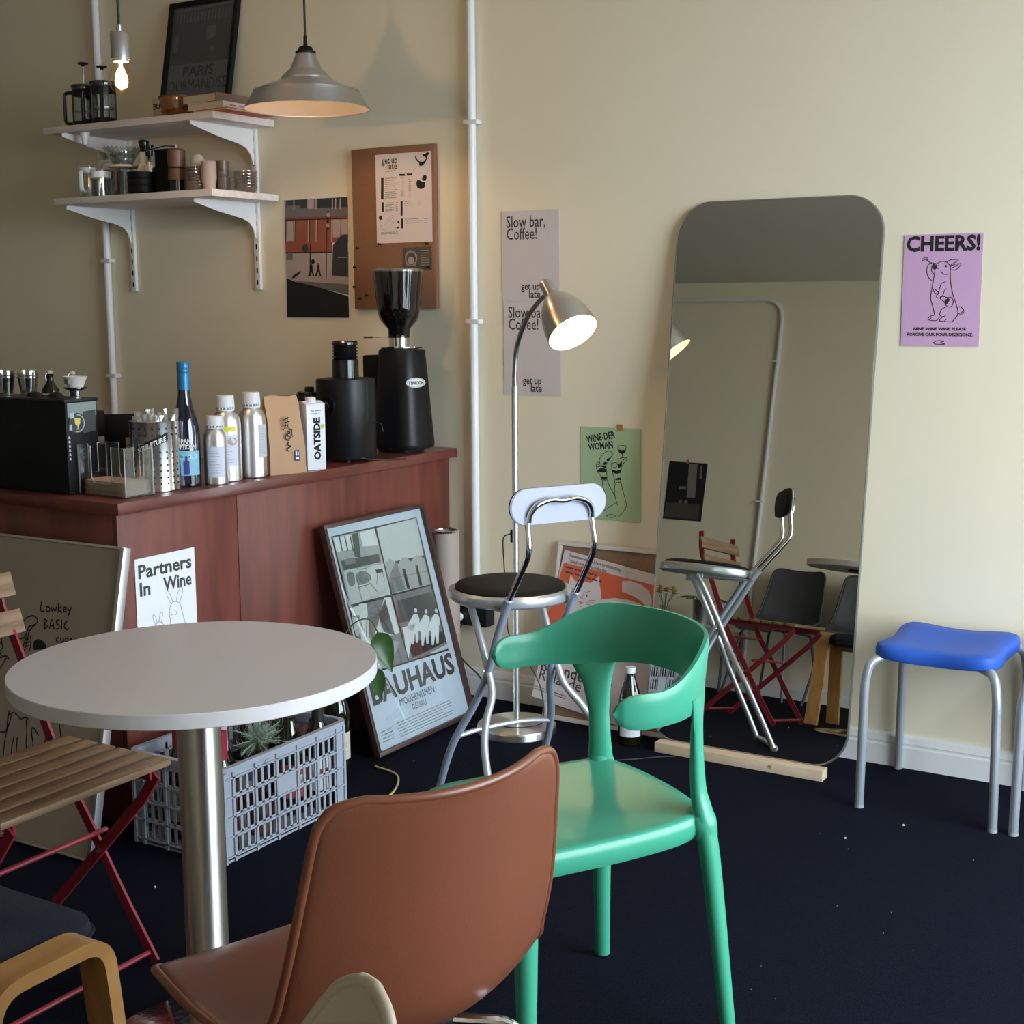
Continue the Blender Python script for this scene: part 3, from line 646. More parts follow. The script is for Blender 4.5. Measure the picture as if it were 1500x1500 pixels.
# ------------------------------------------------------------------ things on the front wall
PZ = 0.0017
def poster(name, label, cat, x, z, W, H, mat, group=None, y=-0.0015, tilt=0.0, quad=None):
    t = thing(name, label, cat, group=group, M=frameM((x, y, z), (cos(tilt), 0, sin(tilt)), (-sin(tilt), 0, cos(tilt))))
    b = nb(); sheet(b, W, H, 0.0012, 0.0, 2, 2); obj('paper_sheet', b, mat, t, smooth=0)
    return t, (homog(quad, W, H) if quad else None)
def S(f, pts): return [f(*p) for p in pts]

# corkboard with menu
t = thing('corkboard', 'tall brown corkboard hanging on the wall above the coffee grinders', 'corkboard', M=frameM((-3.009, -0.002, 1.313), (1, 0, 0), (0, 0, 1)))
b = nb(); box(b, 0, 0.344, 0, 0.536, 0, 0.018, 0.002); obj('board', b, cork, t)
t, f = poster('menu_sheet', 'pale printed cafe menu headed get up late pinned to the corkboard', 'menu', -2.905, 1.532, 0.229, 0.293, paper_pink, y=-0.0215, quad=((778, 148), (1170, 127), (1180, 822), (793, 825)))
for o in [t]: pass
b = nb(); W_, H_ = 0.229, 0.293
text(b, 'get up', 0.028, 0.262, 0.032, z=PZ, bold=0.0003, fit=0.064); text(b, 'late', 0.050, 0.243, 0.032, z=PZ, bold=0.0003, fit=0.038)
scrib(b, 0.04, 0.237, 0.045, 0.004, PZ)
for (x0, y0, x1, y1) in ((820, 325, 838, 490), (826, 512, 840, 585), (958, 505, 972, 618), (962, 640, 976, 714), (948, 298, 988, 314), (1000, 296, 1040, 312)):
    fill(b, S(f, [(x0, y0), (x1, y0), (x1, y1), (x0, y1)]), PZ)
flat('headings', b, ink, t)
b = nb()
for (x0, x1, y0, y1, st) in ((848, 935, 330, 490, 15), (850, 915, 518, 580, 12), (985, 1045, 510, 545, 15), (988, 1110, 645, 680, 15), (820, 945, 742, 756, 12)):
    y = y0
    while y < y1: p = f(x0, y); q = f(x1 - random.random() * 25, y); scrib(b, p[0], p[1], q[0] - p[0], 0.0045, PZ); y += st
for (x, y0, y1) in ((970, 330, 480), (1020, 340, 480), (930, 518, 580), (1088, 510, 545), (1130, 645, 680)):
    y = y0
    while y < y1: p = f(x - 6, y); scrib(b, p[0], p[1], 0.009, 0.0045, PZ); y += 15
stroke(b, S(f, [(1045, 275), (1070, 250), (1110, 240), (1130, 262), (1150, 285), (1120, 298), (1090, 292), (1060, 296), (1045, 275)]), 0.0009, z=PZ)
stroke(b, S(f, [(810, 650), (825, 700), (850, 725), (890, 700), (940, 715)]), 0.0009, z=PZ); stroke(b, S(f, [(850, 665), (880, 630), (900, 615), (895, 640), (870, 670), (935, 660)]), 0.0009, z=PZ); stroke(b, S(f, [(835, 725), (815, 700), (870, 668)]), 0.0009, z=PZ)
flat('small_print', b, grey_ink, t)
b = nb()
fill(b, S(f, [(1058, 155), (1068, 180), (1090, 205), (1120, 205), (1135, 180), (1120, 165), (1140, 155), (1140, 195), (1115, 235), (1090, 238), (1085, 215), (1062, 190)]), PZ, smooth=3)
fill(b, S(f, [(1130, 145), (1150, 135), (1160, 145), (1150, 160), (1138, 165)]), PZ); fill(b, S(f, [(1108, 345), (1115, 320), (1130, 308), (1141, 330), (1130, 355), (1115, 352)]), PZ, smooth=3)
fill(b, S(f, [(1068, 370), (1080, 345), (1105, 360), (1130, 370), (1125, 405), (1100, 418), (1075, 405)]), PZ, smooth=3)
disc(b, *f(818, 630), 0.0075, PZ); fill(b, S(f, [(935, 660), (948, 655), (950, 670), (940, 678)]), PZ); fill(b, S(f, [(932, 705), (945, 698), (948, 710), (935, 718)]), PZ)
flat('drawing', b, ink, t)
t, f = poster('photo_card', 'small dark printed card pinned on the corkboard below the menu', 'card', -2.795, 1.44, 0.115, 0.075, pm('dark_green_card', (0.075, 0.070, 0.058), 0.6), y=-0.0215, tilt=0.01)
b = nb(); disc(b, 0.032, 0.040, 0.026, PZ, n=24); fill(b, [(0.012, 0.014), (0.052, 0.014), (0.055, 0.04), (0.009, 0.04)], PZ + 0.0001); flat('pale_oval', b, pm('card_pale', (0.26, 0.22, 0.19), 0.7), t)
b = nb(); disc(b, 0.032, 0.038, 0.019, PZ + 0.0003, n=24, ry=0.021); flat('dark_oval', b, ink_soft, t)
b = nb(); disc(b, 0.032, 0.032, 0.013, PZ + 0.0005, n=20)
for k in range(7): scrib(b, 0.072, 0.064 - k * 0.008, 0.034, 0.004, PZ + 0.0003)
flat('pale_print', b, pm('card_pink', (0.38, 0.30, 0.27), 0.7), t)
# pins
def pin(x, z, lab, first=[None]):
    if first[0] is None:
        t = thing('push_pin', lab, 'pin', (x, -0.0225, z), 0, 'black push pins in the corkboard')
        b = nb(); lathe(b, [(0, 0), (0.0035, 0), (0.0025, 0.003), (0.002, 0.008), (0.004, 0.010), (0.004, 0.012), (0, 0.012)], 10, M=Matrix.Rotation(radians(90), 4, 'X')); obj('pin_head', b, black_g, t); first[0] = t
        b = nb(); tube(b, [(0, 0.0, 0), (0, 0.006, 0)], 0.0006, 5); obj('needle', b, chrome, t)
    else: copy_tree(first[0], (x, -0.0225, z), 0, lab, 'black push pins in the corkboard')
pins = [((658, 826), 0), ((640, 964), 0), ((640, 1106), 0), ((678, 1190), 0), ((728, 1168), 0), ((818, 798), 1), ((1160, 800), 1), ((1145, 150), 1), ((1170, 966), 0)]
fq = homog(((595, 95), (1205, 62), (1218, 1262), (632, 1262)), 0.344, 0.536)
pin_labels = ['black push pin at the left of the corkboard, level with the bottom of the menu', 'black push pin at the left edge of the corkboard, level with the hopper rim', 'black push pin at the left edge of the corkboard, beside the middle of the hopper', 'black push pin low on the corkboard, left one of the close pair', 'black push pin low on the corkboard, right one of the close pair', 'black push pin in the bottom left corner of the menu', 'black push pin in the bottom right corner of the menu', 'black push pin in the top right corner of the menu', 'black push pin at the right edge of the small dark card']
for (p, on), lab in zip(pins, pin_labels):
    u, v = fq(*p); pin(-3.009 + u, 1.313 + v, lab)

# street photograph
t, f = poster('street_photo', 'tall colour photo print of an orange street facade beside the shelves', 'photo', -3.331, 1.277, 0.291, 0.420, paper_w, quad=((82, 465), (547, 438), (579, 1345), (120, 1348)))
def R4(x0, y0, x1, y1): return [(x0, y0), (x1, y0), (x1, y1), (x0, y1)]
ph = {}
def add(mi, pts, dz=0.0, sm=0): fill(ph['b'], S(f, pts), PZ + dz, mi, sm)
ph['b'] = nb()
cols = [pm('photo_black', (0.010, 0.010, 0.014), 0.5), pm('photo_orange', (0.29, 0.085, 0.042), 0.5), pm('photo_grey', (0.16, 0.15, 0.155), 0.5), pm('photo_pale', (0.42, 0.34, 0.32), 0.5), pm('photo_dark', (0.035, 0.038, 0.042), 0.5), pm('photo_brick', (0.24, 0.075, 0.05), 0.5), pm('photo_line', (0.5, 0.45, 0.42), 0.5)]
T = 467; 
add(4, [(88, 470), (544, 444), (548, 545), (92, 545)]); add(2, [(92, 532), (548, 520), (549, 595), (94, 600)], .0002); add(1, [(94, 600), (549, 590), (552, 780), (100, 785)], .0002)
add(1, [(100, 780), (440, 772), (442, 850), (104, 862)], .0003); add(3, [(104, 862), (556, 848), (558, 1050), (112, 1045)], .0002); add(3, [(112, 1040), (558, 1050), (560, 1165), (118, 1052)], .0001)
add(2, [(160, 1065), (560, 1090), (560, 1168), (300, 1105)], .0003); add(0, [(112, 1045), (170, 1070), (330, 1108), (560, 1178), (566, 1336), (122, 1338)], .0004)
for x in (92, 155, 275, 315, 432, 455, 488): add(6, R4(x, 466 if x < 200 else 455, x + 7, 533), .0004)
add(3, R4(255, 458, 305, 530), .0003); add(2, R4(105, 510, 205, 532), .0003)
for x in (108, 160, 262, 318, 430, 485): add(3, R4(x, 612, x + 9, 778), .0005)
for x in (100, 166, 272, 326): add(4, R4(x, 612, x + 6, 778), .0005)
add(3, [(108, 625), (155, 625), (158, 770), (112, 772)], .0004); add(3, [(440, 612), (485, 610), (488, 740), (442, 745)], .0004); add(3, [(495, 612), (548, 608), (550, 720), (498, 722)], .0004)
add(5, [(95, 596), (549, 583), (549, 604), (95, 614)], .0006); add(0, [(96, 612), (549, 600), (549, 606), (96, 620)], .0007); add(0, [(104, 855), (440, 848), (440, 856), (104, 864)], .0007)
add(4, [(445, 800), (500, 730), (550, 720), (556, 1035), (440, 1025)], .0008); add(6, R4(480, 888, 548, 893), .001)
add(2, R4(110, 866, 155, 912), .0005); add(0, R4(278, 790, 286, 1030), .0006); add(4, R4(396, 690, 402, 1050), .0009)
disc(ph['b'], *f(408, 578), 0.008, PZ + .001, 3); disc(ph['b'], *f(405, 655), 0.007, PZ + .001, 3); add(0, R4(398, 548, 412, 690), .0009)
for cx, s in ((292, 1), (342, 1)):
    disc(ph['b'], *f(cx, 940), 0.0035, PZ + .0012, 0); add(0, [(cx - 8, 948), (cx + 8, 948), (cx + 10, 985), (cx + 22, 1030), (cx + 12, 1030), (cx, 998), (cx - 14, 1032), (cx - 24, 1028), (cx - 9, 985)], .0012)
disc(ph['b'], *f(303, 922), 0.008, PZ + .0012, 0); add(0, [(150, 1045), (170, 1020), (215, 992), (218, 1000), (190, 1030), (165, 1046)], .0012); disc(ph['b'], *f(245, 825), 0.014, PZ + .0011, 4)
flat('photo_print', ph['b'], cols, t)

# two stacked slogan posters
def slogan(x, z, H, label, quad):
    t, f = poster('slogan_poster', label, 'poster', x, z, 0.213, H, paper_grey, 'stacked slogan posters')
    b = nb()
    text(b, 'Slow bar,', 0.016, H - 0.052, 0.052, z=PZ, bold=0.0004, fit=0.145); text(b, 'Coffee!', 0.017, H - 0.090, 0.052, z=PZ, bold=0.0004, fit=0.112)
    text(b, 'get up', 0.072, 0.036, 0.034, z=PZ, bold=0.0006, fit=0.070); text(b, 'late', 0.100, 0.011, 0.034, z=PZ, bold=0.0006, fit=0.042)
    flat('lettering', b, ink_soft, t)
slogan(-2.416, 1.335, 0.286, 'upper grey slogan poster reading Slow bar Coffee, right of the conduit', None)
slogan(-2.411, 1.034, 0.300, 'lower grey slogan poster reading Slow bar Coffee, partly behind the floor lamp', None)

# pink rabbit poster
t, f = poster('rabbit_poster', 'pink poster reading CHEERS with a line-drawn rabbit, right of the mirror', 'poster', -1.113, 1.206, 0.211, 0.302, pink, quad=((517, 124), (1110, 97), (1070, 930), (500, 932)))
b = nb(); text(b, 'CHEERS!', 0.006, 0.258, 0.056, z=PZ, bold=0.0020, fit=0.198)
text(b, 'NINE WINE WINE PLEASE', 0.034, 0.043, 0.0112, z=PZ, bold=0.0004, fit=0.142); text(b, 'FORGIVE OUR POUR DEZICIONZ.', 0.017, 0.028, 0.0112, z=PZ, bold=0.0004, fit=0.178)
flat('lettering', b, ink, t)
b = nb(); lw = 0.0020
def D(pts, closed=False, sm=4, w=None): stroke(b, S(f, pts), w or lw, closed, sm, PZ)
D([(745, 695), (735, 650), (718, 590), (722, 540), (735, 470), (745, 400), (755, 350), (775, 325), (805, 315), (840, 325), (860, 350), (862, 400), (865, 470), (880, 550), (900, 610), (918, 670), (915, 710), (890, 738), (870, 755), (785, 752)])
D([(745, 695), (745, 710), (720, 715), (700, 742), (760, 748), (785, 720)]); D([(830, 650), (800, 665), (785, 700), (800, 720), (830, 712)]); D([(820, 715), (790, 735), (785, 752)]); D([(715, 740), (725, 725)]); D([(820, 750), (835, 735)])
D([(835, 318), (870, 302), (915, 300), (918, 308), (880, 332), (858, 345)]); D([(862, 375), (900, 378), (935, 345), (940, 330), (900, 335), (862, 352)]); D([(868, 365), (900, 350), (925, 335)])
D([(790, 388), (810, 408), (840, 412)]); D([(830, 465), (800, 475), (788, 500), (775, 545), (760, 575), (775, 585), (800, 575), (820, 530), (835, 515)])
D([(735, 465), (705, 440), (688, 400), (690, 360), (705, 335), (725, 325)]); D([(740, 410), (722, 385), (728, 345)]); D([(700, 318), (680, 305), (655, 312), (655, 300), (685, 285), (690, 300), (705, 322)]); D([(700, 318), (725, 335)])
D([(738, 530), (745, 520), (775, 545), (770, 558), (748, 548)], True); D([(795, 570), (840, 580), (870, 580), (885, 610), (870, 645), (840, 645), (815, 610), (790, 590)], True)
D([(912, 650), (935, 645), (960, 665), (960, 690), (935, 700), (918, 690)]); D([(940, 690), (955, 680)]); D([(738, 908), (770, 892), (820, 895), (790, 905), (825, 915), (770, 918), (738, 908)])
fill(b, S(f, [(732, 325), (755, 330), (750, 345), (775, 345), (760, 355), (780, 370), (755, 370), (745, 382), (730, 365)]), PZ); disc(b, *f(828, 350), 0.0032, PZ); fill(b, S(f, [(820, 600), (845, 583), (862, 595), (840, 628), (822, 622)]), PZ + .0002)
flat('rabbit_drawing', b, pm('plum_ink', (0.035, 0.015, 0.03), 0.8), t)

# green poster
t, f = poster('green_poster', 'pale green poster of striped legs and a wine glass reading WINE-DER WOMAN', 'poster', -2.125, 0.646, 0.213, 0.294, green_p, quad=((145, 182), (808, 195), (825, 1232), (172, 1190)))
b = nb(); text(b, 'WINE-DER', *f(222, 362), 0.031, rot=0.20, z=PZ, bold=0.0008, fit=0.103); text(b, 'WOMAN', *f(243, 448), 0.031, rot=0.15, z=PZ, bold=0.0008, fit=0.088)
for k in range(3): disc(b, *f(520 + k * 22, 378), 0.0008, PZ)
flat('lettering', b, ink, t)
b = nb(); lw = 0.0019
D([(365, 590), (362, 540), (385, 500), (430, 460), (470, 450), (508, 475), (495, 500), (460, 560), (435, 600), (440, 660), (445, 760), (400, 775), (370, 710), (338, 670), (325, 600)])
D([(325, 600), (345, 575), (380, 600), (365, 625), (330, 620)]); D([(345, 600), (370, 610)]); D([(400, 778), (402, 830), (425, 900), (440, 945), (415, 955), (460, 945)]); D([(447, 765), (490, 860), (540, 940)])
D([(540, 800), (600, 795), (620, 870), (650, 960), (668, 1050), (640, 1110), (590, 1170)]); D([(540, 800), (535, 880), (545, 960), (575, 1050)]); D([(560, 1015), (480, 1070), (395, 1128)])
D([(500, 660), (495, 600), (490, 585), (550, 575), (560, 600), (590, 580), (650, 520), (660, 545), (620, 590), (600, 650), (600, 795)]); D([(500, 660), (520, 720), (538, 800)]); D([(560, 560), (575, 535), (610, 520), (640, 515)]); D([(500, 635), (545, 625), (570, 590)]); D([(608, 478), (608, 525)], w=0.0018)
D([(558, 405), (575, 388), (635, 385), (648, 398), (640, 450), (610, 475), (580, 462), (562, 430)], True); D([(450, 1165), (500, 1150), (555, 1165), (500, 1185), (450, 1165)])
fill(b, S(f, [(566, 425), (600, 435), (642, 428), (635, 458), (608, 474), (580, 460)]), PZ)
for q in ([(410, 575), (440, 570), (430, 600), (405, 600)], [(345, 660), (385, 640), (436, 650), (436, 680), (400, 690), (350, 680)], [(380, 610), (430, 610), (436, 640), (385, 625)], [(385, 730), (445, 740), (440, 765), (395, 765)], [(505, 655), (550, 665), (598, 650), (598, 685), (545, 700), (510, 680)], [(540, 750), (600, 740), (600, 765), (540, 765)], [(575, 590), (610, 570), (600, 620), (570, 630)], [(440, 540), (470, 525), (490, 500), (470, 550), (445, 565)]): fill(b, S(f, q), PZ, smooth=2)
flat('legs_drawing', b, ink, t)
b = nb(); box(b, -0.009, 0.009, -0.0008, 0, -0.011, 0.011); tag(obj('tape_strip', b, pm('orange_tape', (0.50, 0.20, 0.05), 0.6), loc=(-1.985, -0.0033, 0.941)), 'small orange tape square holding the top of the green poster', 'tape')

# ------------------------------------------------------------------ leaning mirror with pine batten
LEAN = radians(7.2)
MM = frameM((-1.786, -0.212, 0.031), (1, 0, 0), (0, sin(LEAN), cos(LEAN)))
t = thing('floor_mirror', 'tall frameless mirror with rounded corners leaning on the wall', 'mirror', M=MM)
ol = rrect(0, 0.620, 0, 1.600, 0.105, 10)
b = nb(); prism(b, ol, -0.006, 0.0); obj('mirror_glass', b, pm('mirror_silver', (0.66, 0.65, 0.60), 0.0, 1.0, var=0.0, rvar=0.0), t, smooth=0)
b = nb(); tube(b, [(p[0], p[1], -0.0035) for p in ol], 0.0042, 8, closed=True); obj('edge_trim', b, pm('mirror_edge', (0.30, 0.30, 0.27), 0.3, 0.7), t)
t = thing('pine_batten', 'pale pine batten on the carpet under the mirror', 'batten', (-1.474, -0.229, 0))
b = nb(); box(b, -0.262, 0.256, -0.022, 0.022, 0.0, 0.030, 0.0015); obj('batten_body', b, pine, t)
b = nb()
for x, r in ((0.10, 0.006), (-0.14, 0.004)):
    disc(b, x, 0, r, 0, n=12)
k = flat('wood_knot', b, pm('pine_knot', (0.42, 0.25, 0.13), 0.7), t); k.matrix_local = frameM((0, -0.0222, 0.017), (1, 0, 0), (0, 0, 1))
# ------------------------------------------------------------------ bar counter
t = thing('bar_counter', 'mahogany veneered L-shaped bar counter against the wall', 'counter', (-2.6, -1.5, 0))
O = (-2.6, -1.5, 0)
b = nb(); box(b, -3.15, -2.600, -1.502, -0.004, 0.817, 0.847, 0.001); box(b, -5.2, -3.1505, -1.502, -0.93, 0.817, 0.847, 0.001); obj('worktop', loc_bm(b, O), maho_t, t)
for y0, y1 in ((-1.4775, -1.046), (-1.0435, -0.004)):
    b = nb(); box(b, -2.650, -2.634, y0, y1, 0.0, 0.8165, 0.0006); obj('side_panel', loc_bm(b, O), maho, t)
for x0, x1 in ((-3.9, -2.6515), (-5.2, -3.9025)):
    b = nb(); box(b, x0, x1, -1.478, -1.462, 0.0, 0.8165, 0.0006); obj('front_panel', loc_bm(b, O), maho, t)
b = nb(); box(b, -3.10, -2.652, -0.03, -0.006, 0.0, 0.816); box(b, -3.10, -2.652, -1.46, -0.03, 0.40, 0.418); obj('inner_shelf', loc_bm(b, O), maho, t)
ZT = 0.8473

def cyl_text(bm, s, R, z0, size, a0, mi=0, rise=0.0, **k):
    """lettering wrapped round a cylinder of radius R, starting at angle a0"""
    g = glyphs(s, size, **{q: v for q, v in k.items() if q != 'fit'})
    if k.get('fit') and g.verts:
        w = max(v.co.x for v in g.verts) - min(v.co.x for v in g.verts); bmesh.ops.scale(g, vec=(k['fit'] / w, 1, 1), verts=g.verts)
    for v in g.verts:
        a = a0 + v.co.x / R; zz = z0 + v.co.y + rise * v.co.x; v.co = Vector((R * cos(a), R * sin(a), zz))
    merge(bm, g, None, mi)
def patch(bm, R, a0, a1, z0, z1, n=14, skew=0.0, mi=0):
    for i in range(n):
        u0, u1 = a0 + (a1 - a0) * i / n, a0 + (a1 - a0) * (i + 1) / n
        s0, s1 = skew * R * (u0 - a0), skew * R * (u1 - a0)
        f = bm.faces.new([bm.verts.new(p) for p in ((R * cos(u0), R * sin(u0), z0 + s0), (R * cos(u1), R * sin(u1), z0 + s1), (R * cos(u1), R * sin(u1), z1 + s1), (R * cos(u0), R * sin(u0), z1 + s0))]); f.material_index = mi
VA = -0.95   # angle facing the camera from the counter
# coffee machine
t = thing('espresso_machine', 'big black boxy espresso machine on the left of the counter', 'coffee machine', (-2.83, -1.452, ZT))
b = nb(); box(b, -0.90, 0, 0, 0.105, 0.0, 0.243, 0.004); obj('housing', b, black, t)
b = nb(); box(b, -0.905, 0.002, -0.003, 0.108, 0.238, 0.2455, 0.002); obj('top_tray', b, blackpl, t)
b = nb(); box(b, -0.80, -0.10, 0.105, 0.22, 0.13, 0.20, 0.004); box(b, -0.80, -0.10, 0.105, 0.24, 0.0, 0.04, 0.004); obj('group_head', b, black, t)
b = nb(); box(b, 0.0005, 0.0012, 0.006, 0.100, 0.200, 0.236); obj('sticker_sheet', b, pm('sticker_pale', (0.22, 0.25, 0.24), 0.5), t)
b = nb(); disc(b, 0.036, 0.183, 0.027, 0, n=24); fill(b, [(0.052, 0.155), (0.095, 0.16), (0.097, 0.215), (0.055, 0.212)], -0.0001); flat('dark_sticker', b, pm('sticker_dark', (0.03, 0.045, 0.04), 0.45), t).matrix_local = frameM((0.0015, 0, 0), (0, 1, 0), (0, 0, 1))
b = nb(); stroke(b, [(0.036 + 0.022 * cos(a * 0.5 - 1.9), 0.183 + 0.022 * sin(a * 0.5 - 1.9)) for a in range(8)], 0.0025); fill(b, [(0.013, 0.196), (0.027, 0.198), (0.026, 0.212), (0.012, 0.210)]); fill(b, [(0.008, 0.166), (0.018, 0.166), (0.018, 0.182), (0.010, 0.18)])
for k in range(6): fill(b, [(0.004, 0.09 + k * 0.011), (0.011, 0.09 + k * 0.011), (0.009, 0.096 + k * 0.011), (0.004, 0.096 + k * 0.011)])
flat('sticker_marks', b, pm('lilac_print', (0.42, 0.43, 0.50), 0.5), t).matrix_local = frameM((0.0017, 0, 0), (0, 1, 0), (0, 0, 1))
b = nb(); fill(b, [(0.026, 0.196), (0.046, 0.196), (0.044, 0.182), (0.038, 0.176), (0.038, 0.170), (0.043, 0.167), (0.030, 0.167), (0.035, 0.170), (0.035, 0.176), (0.028, 0.182)]); flat('yellow_cup_mark', b, pm('yellow_print', (0.62, 0.50, 0.12), 0.5), t).matrix_local = frameM((0.0020, 0, 0), (0, 1, 0), (0, 0, 1))
ZM = ZT + 0.246
# items on the machine
ribbed = glass('ribbed_glass', (0.80, 0.80, 0.76), base=0.22, ior=1.6)
def tumblers(x, y, n, which, first=[None]):
    for k in range(n):
        lab = 'clear ribbed tumbler in the %s nested stack on the espresso machine, %s one' % (which, ('lowest', 'middle', 'top')[k])
        if first[0] is None:
            t = thing('tumbler', lab, 'glass', (x, y, ZM + 0.001), 0, 'nested clear tumblers on the machine')
            b = nb(); lathe(b, [(0.020, 0), (0.027, 0.05), (0.0255, 0.05), (0.018, 0.002)], 24, cap=False); obj('glass_wall', b, ribbed, t)
            b = nb(); lathe(b, [(0.0255, 0.0465), (0.0285, 0.0465), (0.0285, 0.0505), (0.0255, 0.0505)], 24, cap=False); obj('glass_rim', b, ribbed, t); first[0] = t
        else: copy_tree(first[0], (x, y, ZM + 0.001 + k * 0.0075), 0, lab, 'nested clear tumblers on the machine')
tumblers(-3.115, -1.405, 3, 'left'); tumblers(-3.055, -1.38, 3, 'right')
def swing(x, y, m, label):
    t = thing('swing_bottle', label, 'bottle', (x, y, ZM + 0.001), 0, 'swing-top bottles on the espresso machine')
    b = nb(); lathe(b, [(0, 0), (0.024, 0), (0.024, 0.008), (0.012, 0.026), (0.0095, 0.034), (0.0095, 0.050), (0.0105, 0.052), (0, 0.052)], 20); obj('bottle_body', b, m, t)
    b = nb(); lathe(b, [(0, 0.052), (0.008, 0.052), (0.009, 0.056), (0.007, 0.061), (0, 0.062)], 14); obj('stopper', b, pm('cream_stopper', (0.40, 0.35, 0.28), 0.5), t)
    b = nb()
    for s in (-1, 1): tube(b, catmull([(0, s * 0.007, 0.057), (0, s * 0.013, 0.05), (0, s * 0.013, 0.038), (0, s * 0.010, 0.032)], 4), 0.0008, 5)
    obj('wire_bail', b, chrome, t)
swing(-3.075, -1.29, pm('dark_bottle', (0.01, 0.008, 0.006), 0.1), 'dark swing-top bottle on the espresso machine'); swing(-2.985, -1.29, clear, 'clear swing-top bottle on the espresso machine')
t = thing('pour_over_cup', 'small white dripper on a round scale on top of the espresso machine', 'dripper', (-2.905, -1.35, ZM + 0.001))
b = nb(); lathe(b, [(0, 0), (0.014, 0), (0.016, 0.014), (0.030, 0.020), (0.031, 0.024), (0, 0.024)], 24); obj('scale_base', b, chrome, t)
b = nb(); lathe(b, [(0, 0.024), (0.020, 0.024), (0.032, 0.052), (0.0305, 0.052), (0.018, 0.027), (0, 0.027)], 28); obj('cone', b, pm('white_ceramic', (0.55, 0.54, 0.50), 0.35), t)
b = nb(); box(b, -0.008, 0.008, -0.030, -0.022, 0.034, 0.046, 0.001); obj('handle_tab', b, pm('grey_tab', (0.20, 0.18, 0.16), 0.4), t)
for x, y, s, nm in ((-2.97, -1.43, 0.9, 'left'), (-2.90, -1.42, 0.8, 'right')):
    b = nb(); rings_solid(b, superell(0.03 * s, 0.02 * s, 2.2, 20), [(0, 0), (1, 0.002), (0.9, 0.008), (0.5, 0.014), (0, 0.016)])
    tag(obj('dark_cloth', b, black, loc=(x, y, ZM + 0.001)), 'crumpled black cloth on the espresso machine, %s one' % nm, 'cloth', 'black cloths on the espresso machine')

# acrylic napkin box
A_ = Vector((-2.845, -1.418)); B_ = Vector((-2.646, -1.429)); ang = atan2(B_.y - A_.y, B_.x - A_.x)
t = thing('napkin_holder', 'clear acrylic napkin holder at the corner of the counter', 'napkin holder', (-2.826, -1.424, ZT), ang)
Wn, Dn, Hn = 0.180, 0.094, 0.125
b = nb(); box(b, 0, Wn, 0, Dn, 0, 0.003); obj('base_plate', b, acryl, t)
def panel(pts, M): b = nb(); prism(b, pts, 0, 0.003, M, bev=0.0); return b
for y in (0.0, Dn - 0.003):
    Mx = frameM((0, y + 0.003, 0.003), (1, 0, 0), (0, 0, 1))
    cut = [(0, 0), (Wn, 0), (Wn, Hn), (Wn * 0.72, Hn), (Wn * 0.72, 0.045), (Wn * 0.66, 0.03), (Wn * 0.34, 0.03), (Wn * 0.28, 0.045), (Wn * 0.28, Hn), (0, Hn)]
    obj('acrylic_panel', panel(cut, Mx), acryl, t)
    b = nb(); tube(b, [(p[0], y + 0.0015, p[1] + 0.003) for p in cut[1:] + cut[:1]], 0.0013, 6, closed=False); obj('polished_edge', b, pm('acrylic_edge', (0.50, 0.53, 0.52), 0.15, 0.3), t)
for x in (0.0, Wn - 0.003):
    Mx = frameM((x, 0.003, 0.003), (0, 1, 0), (0, 0, 1)); cut = [(0, 0), (Dn - 0.006, 0), (Dn - 0.006, Hn), (0.060, Hn), (0.060, 0.05), (0.030, 0.05), (0.030, Hn), (0, Hn)]
    obj('acrylic_panel', panel(cut, Mx), acryl, t)
    b = nb(); tube(b, [(x + 0.0015, p[0] + 0.003, p[1] + 0.003) for p in cut], 0.0013, 6, closed=True); obj('polished_edge', b, pm('acrylic_edge', (0.50, 0.53, 0.52), 0.15, 0.3), t)
nap = pm('kraft_napkin', (0.46, 0.34, 0.27), 0.8, var=0.06)
first = None
for k in range(12):
    z0 = ZT + 0.0035 + k * 0.0030; jx, jy = random.uniform(-0.002, 0.002), random.uniform(-0.002, 0.002)
    if first is None:
        b = nb(); rings_solid(b, superell(0.083, 0.041, 9, 40), [(0, 0), (0.98, 0.0), (1, 0.0008), (1, 0.0020), (0.98, 0.0026), (0, 0.0028)], dish=lambda x, y: 0.0006 * sin(x * 40) + 0.0005 * sin(y * 60 + 1))
        first = obj('napkin', b, nap)
        o = first
    else: o = first.copy(); COL.objects.link(o)
    ca, sa = cos(ang), sin(ang); lx, ly = Wn / 2 + jx, Dn / 2 + jy
    o.location = (-2.826 + lx * ca - ly * sa, -1.424 + lx * sa + ly * ca, z0); o.rotation_euler = (0, 0, ang)
    tag(o, 'folded kraft paper napkin in the acrylic holder', 'napkin', 'kraft napkins in the acrylic holder')

# tablet terminal behind and papers
t = thing('card_terminal', 'black upright tablet stand with a printed slip behind the napkin holder', 'card reader', (-2.960, -1.15, ZT), 0.75)
b = nb(); box(b, -0.045, 0.055, -0.006, 0.006, 0, 0.183, 0.004); obj('screen_back', b, black, t); b = nb(); box(b, -0.04, 0.05, -0.006, 0.06, 0, 0.008, 0.002); obj('foot', b, black, t)
b = nb(); box(b, 0.012, 0.058, -0.0075, -0.0065, 0.055, 0.118); obj('printed_slip', b, pm('grey_slip', (0.30, 0.30, 0.31), 0.7), t)
b = nb()
for k in range(6): scrib(b, 0.018, 0.105 - k * 0.008, 0.036, 0.005)
flat('slip_print', b, ink_soft, t).matrix_local = frameM((0, -0.0078, 0), (1, 0, 0), (0, 0, 1))
t = thing('scale_pod', 'grey rounded pod between machine and card terminal', 'kitchen scale', (-3.19, -1.04, ZT))
